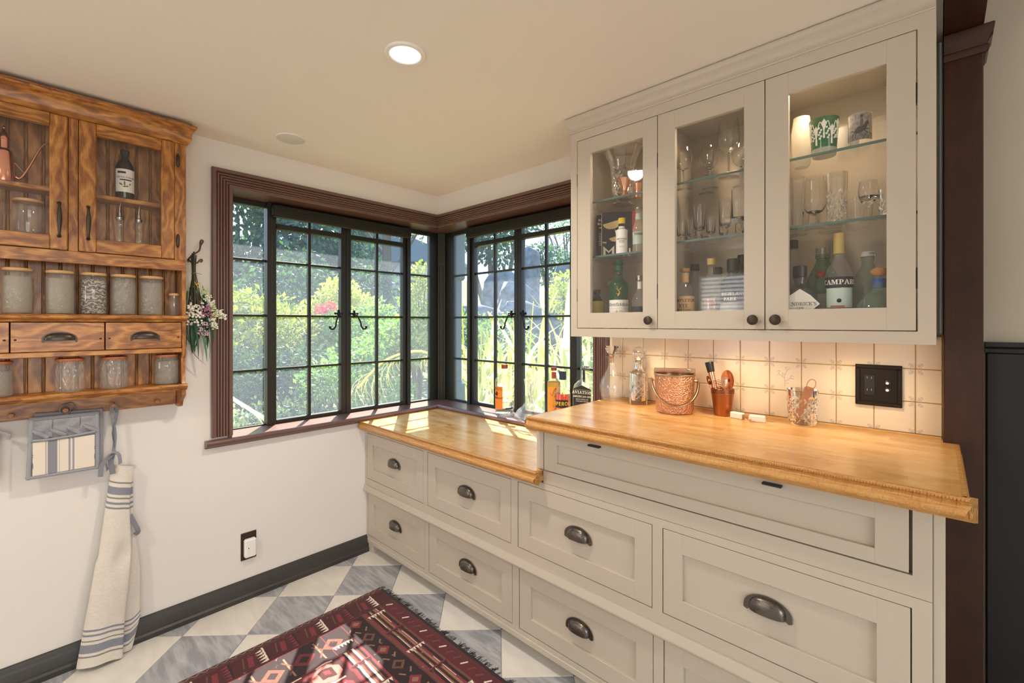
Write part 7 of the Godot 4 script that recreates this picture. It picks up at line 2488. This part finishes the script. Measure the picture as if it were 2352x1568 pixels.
	part("trunk", MB.new().tube([Vector3(0, 0, 0), Vector3(0.03, 2.2, 0.02), Vector3(-0.03, 5.6, 0.04)], [0.17, 0.15, 0.11], 10), M.bark, tk)
	for q in [[2.6, 0.9, 1.5, -0.6], [3.2, -0.9, 1.3, 0.5], [3.9, 0.7, 1.2, 0.3]]:
		part("branch", MB.new().tube([Vector3(0, q[0], 0.02), Vector3(q[1] * 0.5, q[0] + q[2] * 0.45, q[3] * 0.5), Vector3(q[1], q[0] + q[2], q[3])], [0.06, 0.045, 0.02], 7), M.bark, tk)
	foliage(tk, [[Vector3(0.1, 5.2, 0.1), 1.1], [Vector3(0.7, 4.4, -0.5), 0.7]], 700, 0.2, Color("5a7866"), Color("a8b89a"), 13)
	var br := thing("branch", "pale bare fallen branch slanting across the lowest left pane", "branch", Vector3(-0.66, 1.0, 1.18))
	part("limb", MB.new().tube(curve([Vector3(-0.25, 0.19, 0.16), Vector3(-0.02, 0.015, 0.02), Vector3(0.07, -0.07, -0.07), Vector3(0.17, -0.165, -0.16), Vector3(0.3, -0.4, -0.25)], 5), 0.012, 8), M.pale_bark, br)
	part("twig", MB.new().tube([Vector3(0.05, -0.05, -0.05), Vector3(0.02, -0.14, -0.14), Vector3(-0.02, -0.22, -0.2)], [0.006, 0.004, 0.002], 6), M.pale_bark, br)
	var pt := thing("stump", "pale cut tree stump low among the bushes in the left window", "stump", Vector3(-5.55, 0.1, -1.09))
	part("trunk", MB.new().tube([Vector3(-0.05, -0.1, 0.03), Vector3(0, 0.3, 0), Vector3(0.08, 0.75, -0.06)], [0.16, 0.11, 0.08], 10), M.pale_bark, pt)
	house()
	canes()

func house() -> void:
	# pale neighbouring house up the slope, roof planes towards us
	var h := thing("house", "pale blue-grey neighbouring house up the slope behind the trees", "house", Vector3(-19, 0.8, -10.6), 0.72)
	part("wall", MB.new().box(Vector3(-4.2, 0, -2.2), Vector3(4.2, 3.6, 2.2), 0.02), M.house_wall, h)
	part("roof", MB.new().extrude(pv([-4.8, 0, 4.8, 0, 4.8, 0.18, 0.0, 2.2, -4.8, 0.18]), Vector3(0, 3.6, -2.7), Vector3.RIGHT, Vector3.UP, Vector3(0, 0, 5.4)), M.house_roof, h)
	for x in [-2.6, 0.2, 2.6]:
		var w := part("window", MB.new().box(Vector3(x - 0.55, 1.6, 2.2), Vector3(x + 0.55, 2.9, 2.25), 0.01), M.paper_white, h)
		part("pane", MB.new().box(Vector3(x - 0.45, 1.7, 2.25), Vector3(x + 0.45, 2.8, 2.26)), M.glass_grey, w)
	part("balcony", MB.new().box(Vector3(-4.2, 1.0, 2.2), Vector3(4.2, 1.15, 3.2), 0.01), M.house_wall, h)
	# leaning grey rock slabs on the bank behind the canes
	var spots := [[Vector3(-9.2, 0.6, -9.6), 0.5, 2.9, 1.6, -0.2], [Vector3(-7.9, 0.6, -8.6), 0.9, 2.4, 1.5, -0.35], [Vector3(-6.3, 0.6, -9.6), 0.3, 2.9, 1.2, -0.2], [Vector3(-8.0, 0.5, -7.6), 0.7, 1.6, 1.7, -0.1], [Vector3(-6.6, 0.5, -8.0), 0.55, 1.7, 1.4, -0.2], [Vector3(-8.9, 0.8, -11.2), 0.4, 3.7, 1.0, 0.0]]
	var names := ["leftmost tall grey rock slab on the bank behind the canes", "second leaning grey rock slab on the bank behind the canes", "third leaning rock slab, narrow, on the bank behind the canes", "low wide grey rock in front of the leaning slabs", "low grey rock at the right foot of the slabs", "upright grey rock highest on the bank, against the sky"]
	for i in spots.size():
		var q: Array = spots[i]
		var o := thing("rock", names[i], "rock", q[0], q[1])
		o.rotation.z = q[4]
		var nz := noise(300 + i, 0.8, 3)
		var P := []
		for a in 9:
			var row := PackedVector3Array()
			for b in 20:
				var t := a / 8.0
				var th := TAU * b / 20.0
				var e := 0.55
				var rr := 1.0 + 0.55 * nz.get_noise_3d(cos(th) * 2.0, t * 3.0, sin(th) * 2.0)
				var tp: float = (1.0 - 0.25 * t) * (1.0 if a < 8 else 0.02)
				row.append(Vector3(pow(absf(cos(th)), e) * signf(cos(th)) * q[3] * 0.5 * rr * tp, q[2] * minf(t * 1.06, 1.0), pow(absf(sin(th)), e) * signf(sin(th)) * 0.28 * rr * tp))
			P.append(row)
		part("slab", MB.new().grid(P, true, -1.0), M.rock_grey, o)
	# trees behind the slabs and the one against the sky
	shrub("tree", "dark tree above the rock slabs in the right window", "tree", Vector3(-11.8, 0.8, -12.2), [[Vector3(0, 4.2, 0), 1.2], [Vector3(-0.9, 5.0, 0.9), 1.3], [Vector3(0.8, 5.4, -0.8), 1.0], [Vector3(-0.2, 6.2, 0.2), 1.1]], 3000, 0.24, "2f4f46", "6c8a7c", 14, "trees on the far slope", 0.3, 0.14)
	shrub("tree", "smaller dark tree right of the rock slabs, in the right window", "tree", Vector3(-10.4, 0.8, -15.2), [[Vector3(0, 3.3, 0), 1.2], [Vector3(1.2, 2.6, -0.8), 1.1], [Vector3(-0.9, 4.0, 0.4), 0.7]], 2200, 0.22, "3b5a55", "7f9a92", 15, "trees on the far slope", 0.3, 0.12)
	var s := thing("tree", "open-crowned bare tree silhouetted on the bright sky in the right window", "tree", Vector3(-12.6, 0.8, -18.9))
	part("trunk", MB.new().tube([Vector3.ZERO, Vector3(0.2, 2.0, 0.1), Vector3(0.1, 3.6, 0)], [0.2, 0.16, 0.12], 8), M.bark, s)
	var r := RandomNumberGenerator.new()
	r.seed = 77
	for i in 11:
		var a := TAU * i / 11.0
		var e := Vector3(cos(a) * r.randf_range(0.8, 2.2), r.randf_range(4.8, 7.2), sin(a) * r.randf_range(0.8, 2.0))
		var mid := Vector3(e.x * 0.4, 4.3, e.z * 0.4)
		var b := part("branch", MB.new().tube(curve([Vector3(0.1, 3.2, 0), mid, e], 4), [0.1, 0.09, 0.08, 0.07, 0.06, 0.05, 0.04, 0.03, 0.02], 6), M.bark, s)
		for k in 3:
			var t := mid.lerp(e, 0.3 + 0.25 * k)
			part("twig", MB.new().tube([t, t + Vector3(r.randf_range(-0.7, 0.7), r.randf_range(0.2, 0.8), r.randf_range(-0.7, 0.7))], [0.03, 0.012], 5), M.bark, b)
	foliage(s, [[Vector3(0, 6.6, 0), 2.0, 0.5], [Vector3(1.0, 5.8, 0.8), 1.3, 0.5]], 900, 0.16, Color("5d7568"), Color("93a594"), 16)
	shrub("tree", "yellow-green feathery tree right of the canes in the right window", "tree", Vector3(-2.8, 0.0, -5.3), [[Vector3(0, 2.0, 0), 0.36], [Vector3(0.3, 1.6, -0.2), 0.45], [Vector3(0.1, 2.3, 0.1), 0.25], [Vector3(0.9, 1.3, 0.1), 0.5]], 3000, 0.085, "a3b24e", "e3d890", 17, "", 0.0, 0.04)
	shrub("shrub", "mid-green bush low behind the canes, left of their middle", "shrub", Vector3(-1.9, -0.2, -3.4), [[Vector3(0, 0.8, 0), 0.6], [Vector3(0.7, 0.7, 0.1), 0.55], [Vector3(-0.7, 0.9, -0.1), 0.55]], 2600, 0.1, "38552f", "6f8c46", 21, "", 0.0, 0.03)
	shrub("shrub", "mid-green bush low behind the canes, right of their middle", "shrub", Vector3(-0.3, -0.2, -3.3), [[Vector3(0, 0.8, 0), 0.6], [Vector3(0.8, 0.8, 0.1), 0.6], [Vector3(1.6, 0.9, 0.0), 0.6]], 2800, 0.1, "3d5a2e", "7d9646", 22, "", 0.0, 0.03)
	shrub("shrub", "green bush on the bank left of the rocks, beside the corner post", "shrub", Vector3(-6.4, 0.2, -5.6), [[Vector3(0, 1.0, 0), 0.8], [Vector3(0.9, 0.9, -0.7), 0.8], [Vector3(-0.7, 1.2, 0.8), 0.7]], 2600, 0.12, "5f8052", "a8bd80", 18, "", 0.0, 0.04)

func canes() -> void:
	var r := RandomNumberGenerator.new()
	r.seed = 31
	var o := thing("cane_plant", "tall clump of strappy yellow and lime cane leaves close outside the right window", "plant", Vector3(-0.6, -0.3, -1.75))
	for i in 280:
		var b := Vector3(r.randf_range(-1.35, 1.95), r.randf_range(-0.05, 0.9), r.randf_range(-0.75, 0.6))
		var l := r.randf_range(0.8, 1.7)
		var a := r.randf() * TAU
		var lean := r.randf_range(0.1, 0.5)
		var tip := b + Vector3(cos(a) * lean * l, l * r.randf_range(0.55, 1.0), sin(a) * lean * l)
		tip.y = minf(tip.y, 2.25)
		if i % 4 == 0:
			tip.y = b.y + l * 0.2
			tip.x += cos(a) * 0.4
		var m: Material = [M.blade_lime, M.blade_green, M.blade_yellow, M.blade_lime, M.blade_dry, M.blade_green][r.randi() % 6]
		part("leaf", leaf_blade(b, tip, r.randf_range(0.035, 0.075), Vector3(cos(a) * -0.12, 0.16 + 0.1 * r.randf(), sin(a) * -0.12), 0.3, 9), m, o)
	for i in 26:
		var b := Vector3(r.randf_range(-1.3, 1.9), 0, r.randf_range(-0.6, 0.5))
		part("cane", MB.new().tube([b, b + Vector3(r.randf_range(-0.1, 0.1), 0.9, 0), b + Vector3(r.randf_range(-0.25, 0.25), r.randf_range(1.4, 2.1), r.randf_range(-0.1, 0.1))], [0.014, 0.012, 0.006], 7), [M.blade_green, M.blade_yellow][i % 2], o)
	var d := thing("dry_fronds", "drooping dry tan fronds outside the lower right strip of the left window", "plant", Vector3(-1.35, 0.95, -0.72))
	part("stalk", MB.new().tube(curve([Vector3(0.35, -1.25, -0.35), Vector3(0.25, -0.2, -0.2), Vector3(0.12, 0.22, -0.1), Vector3(-0.2, 0.16, 0.2), Vector3(-0.42, -0.15, 0.42)], 5), 0.012, 7), M.blade_tan, d)
	for i in 44:
		var t := r.randf()
		var b := Vector3(lerpf(0.25, -0.4, t), lerpf(0.28, -0.08, t * t) + r.randf_range(-0.03, 0.03), lerpf(-0.2, 0.4, t))
		var e := b + Vector3(r.randf_range(-0.14, 0.06), -r.randf_range(0.2, 0.5), r.randf_range(-0.06, 0.14))
		part("frond", leaf_blade(b, e, r.randf_range(0.012, 0.024), Vector3(-0.05, 0.04, 0.05), 0.2, 6), [M.blade_tan, M.blade_dry, M.blade_yellow][i % 3], d)

func build_rest() -> void:
	glass_materials()
	horse_print()
	mat("bronze", "4a4038", 0.35, 0.7)
	mat("bronze_dark", "2a231d", 0.38, 0.6)
	mat("iron_brown", "5a4a3a", 0.5, 0.5)
	mat("cable", "55565a", 0.5)
	mat("foil_green", "1f5a3a", 0.35, 0.4)
	mat("peg_wood", "b07850", 0.4)
	mat("copper_bright", "eaa68a", 0.16, 1.0)
	mat("copper_flat", "d0906a", 0.32, 0.9)
	mat("copper_cap", "9a4a38", 0.3, 0.6)
	mat("steel_warm", "bfa98c", 0.28, 1.0)
	mat("white_stone", "efe8dc", 0.35)
	mat("label_brown", "5a2c18", 0.7)
	mat("label_dark", "20221f", 0.5)
	mat("paper_amber", "f0a23a", 0.55)
	mat("leaf_print", "8fa03a", 0.7)
	mat("speaker_grey", "d6d2ca", 0.8)
	mat("stem_brown", "5a3d2a", 0.8)
	mat("stem_green", "33513a", 0.7)
	mat("stem_tan", "a88a62", 0.8)
	mat("berry", "f0e6da", 0.6)
	mat("petal_pink", "c58aa8", 0.8)
	mat("petal_mauve", "d6b3c4", 0.8)
	mat("petal_cream", "eff0dc", 0.8)
	mat("petal_lime", "d5dfa8", 0.8)
	for k in [["leaf_dark", "24503a"], ["leaf_mid", "3f7a58"]]:
		var lm := mat(k[0], k[1], 0.5)
		lm.backlight_enabled = true
		lm.backlight = Color(0.3, 0.4, 0.2)
	clear("shelf_glass", "cfe0d6", 0.07, 0.02)
	clear("jar_plain", "eef2ec", 0.06, 0.04)
	clear("glass_thick", "eef5f2", 0.08, 0.03)
	var w := mat("emit_warm", "ffffff", 0.5)
	w.emission_enabled = true
	w.emission = Color("ffe2b8")
	w.emission_energy_multiplier = 1.5
	floor_tiles()
	rug()
	base_units()
	worktops()
	backsplash()
	post_and_beam()
	wall_cabinet()
	cabinet_contents()
	hutch()
	hutch_contents()
	textiles()
	bouquet()
	small_fittings()
	counter_things()
	stool_things()
	house_plant()
	garden()
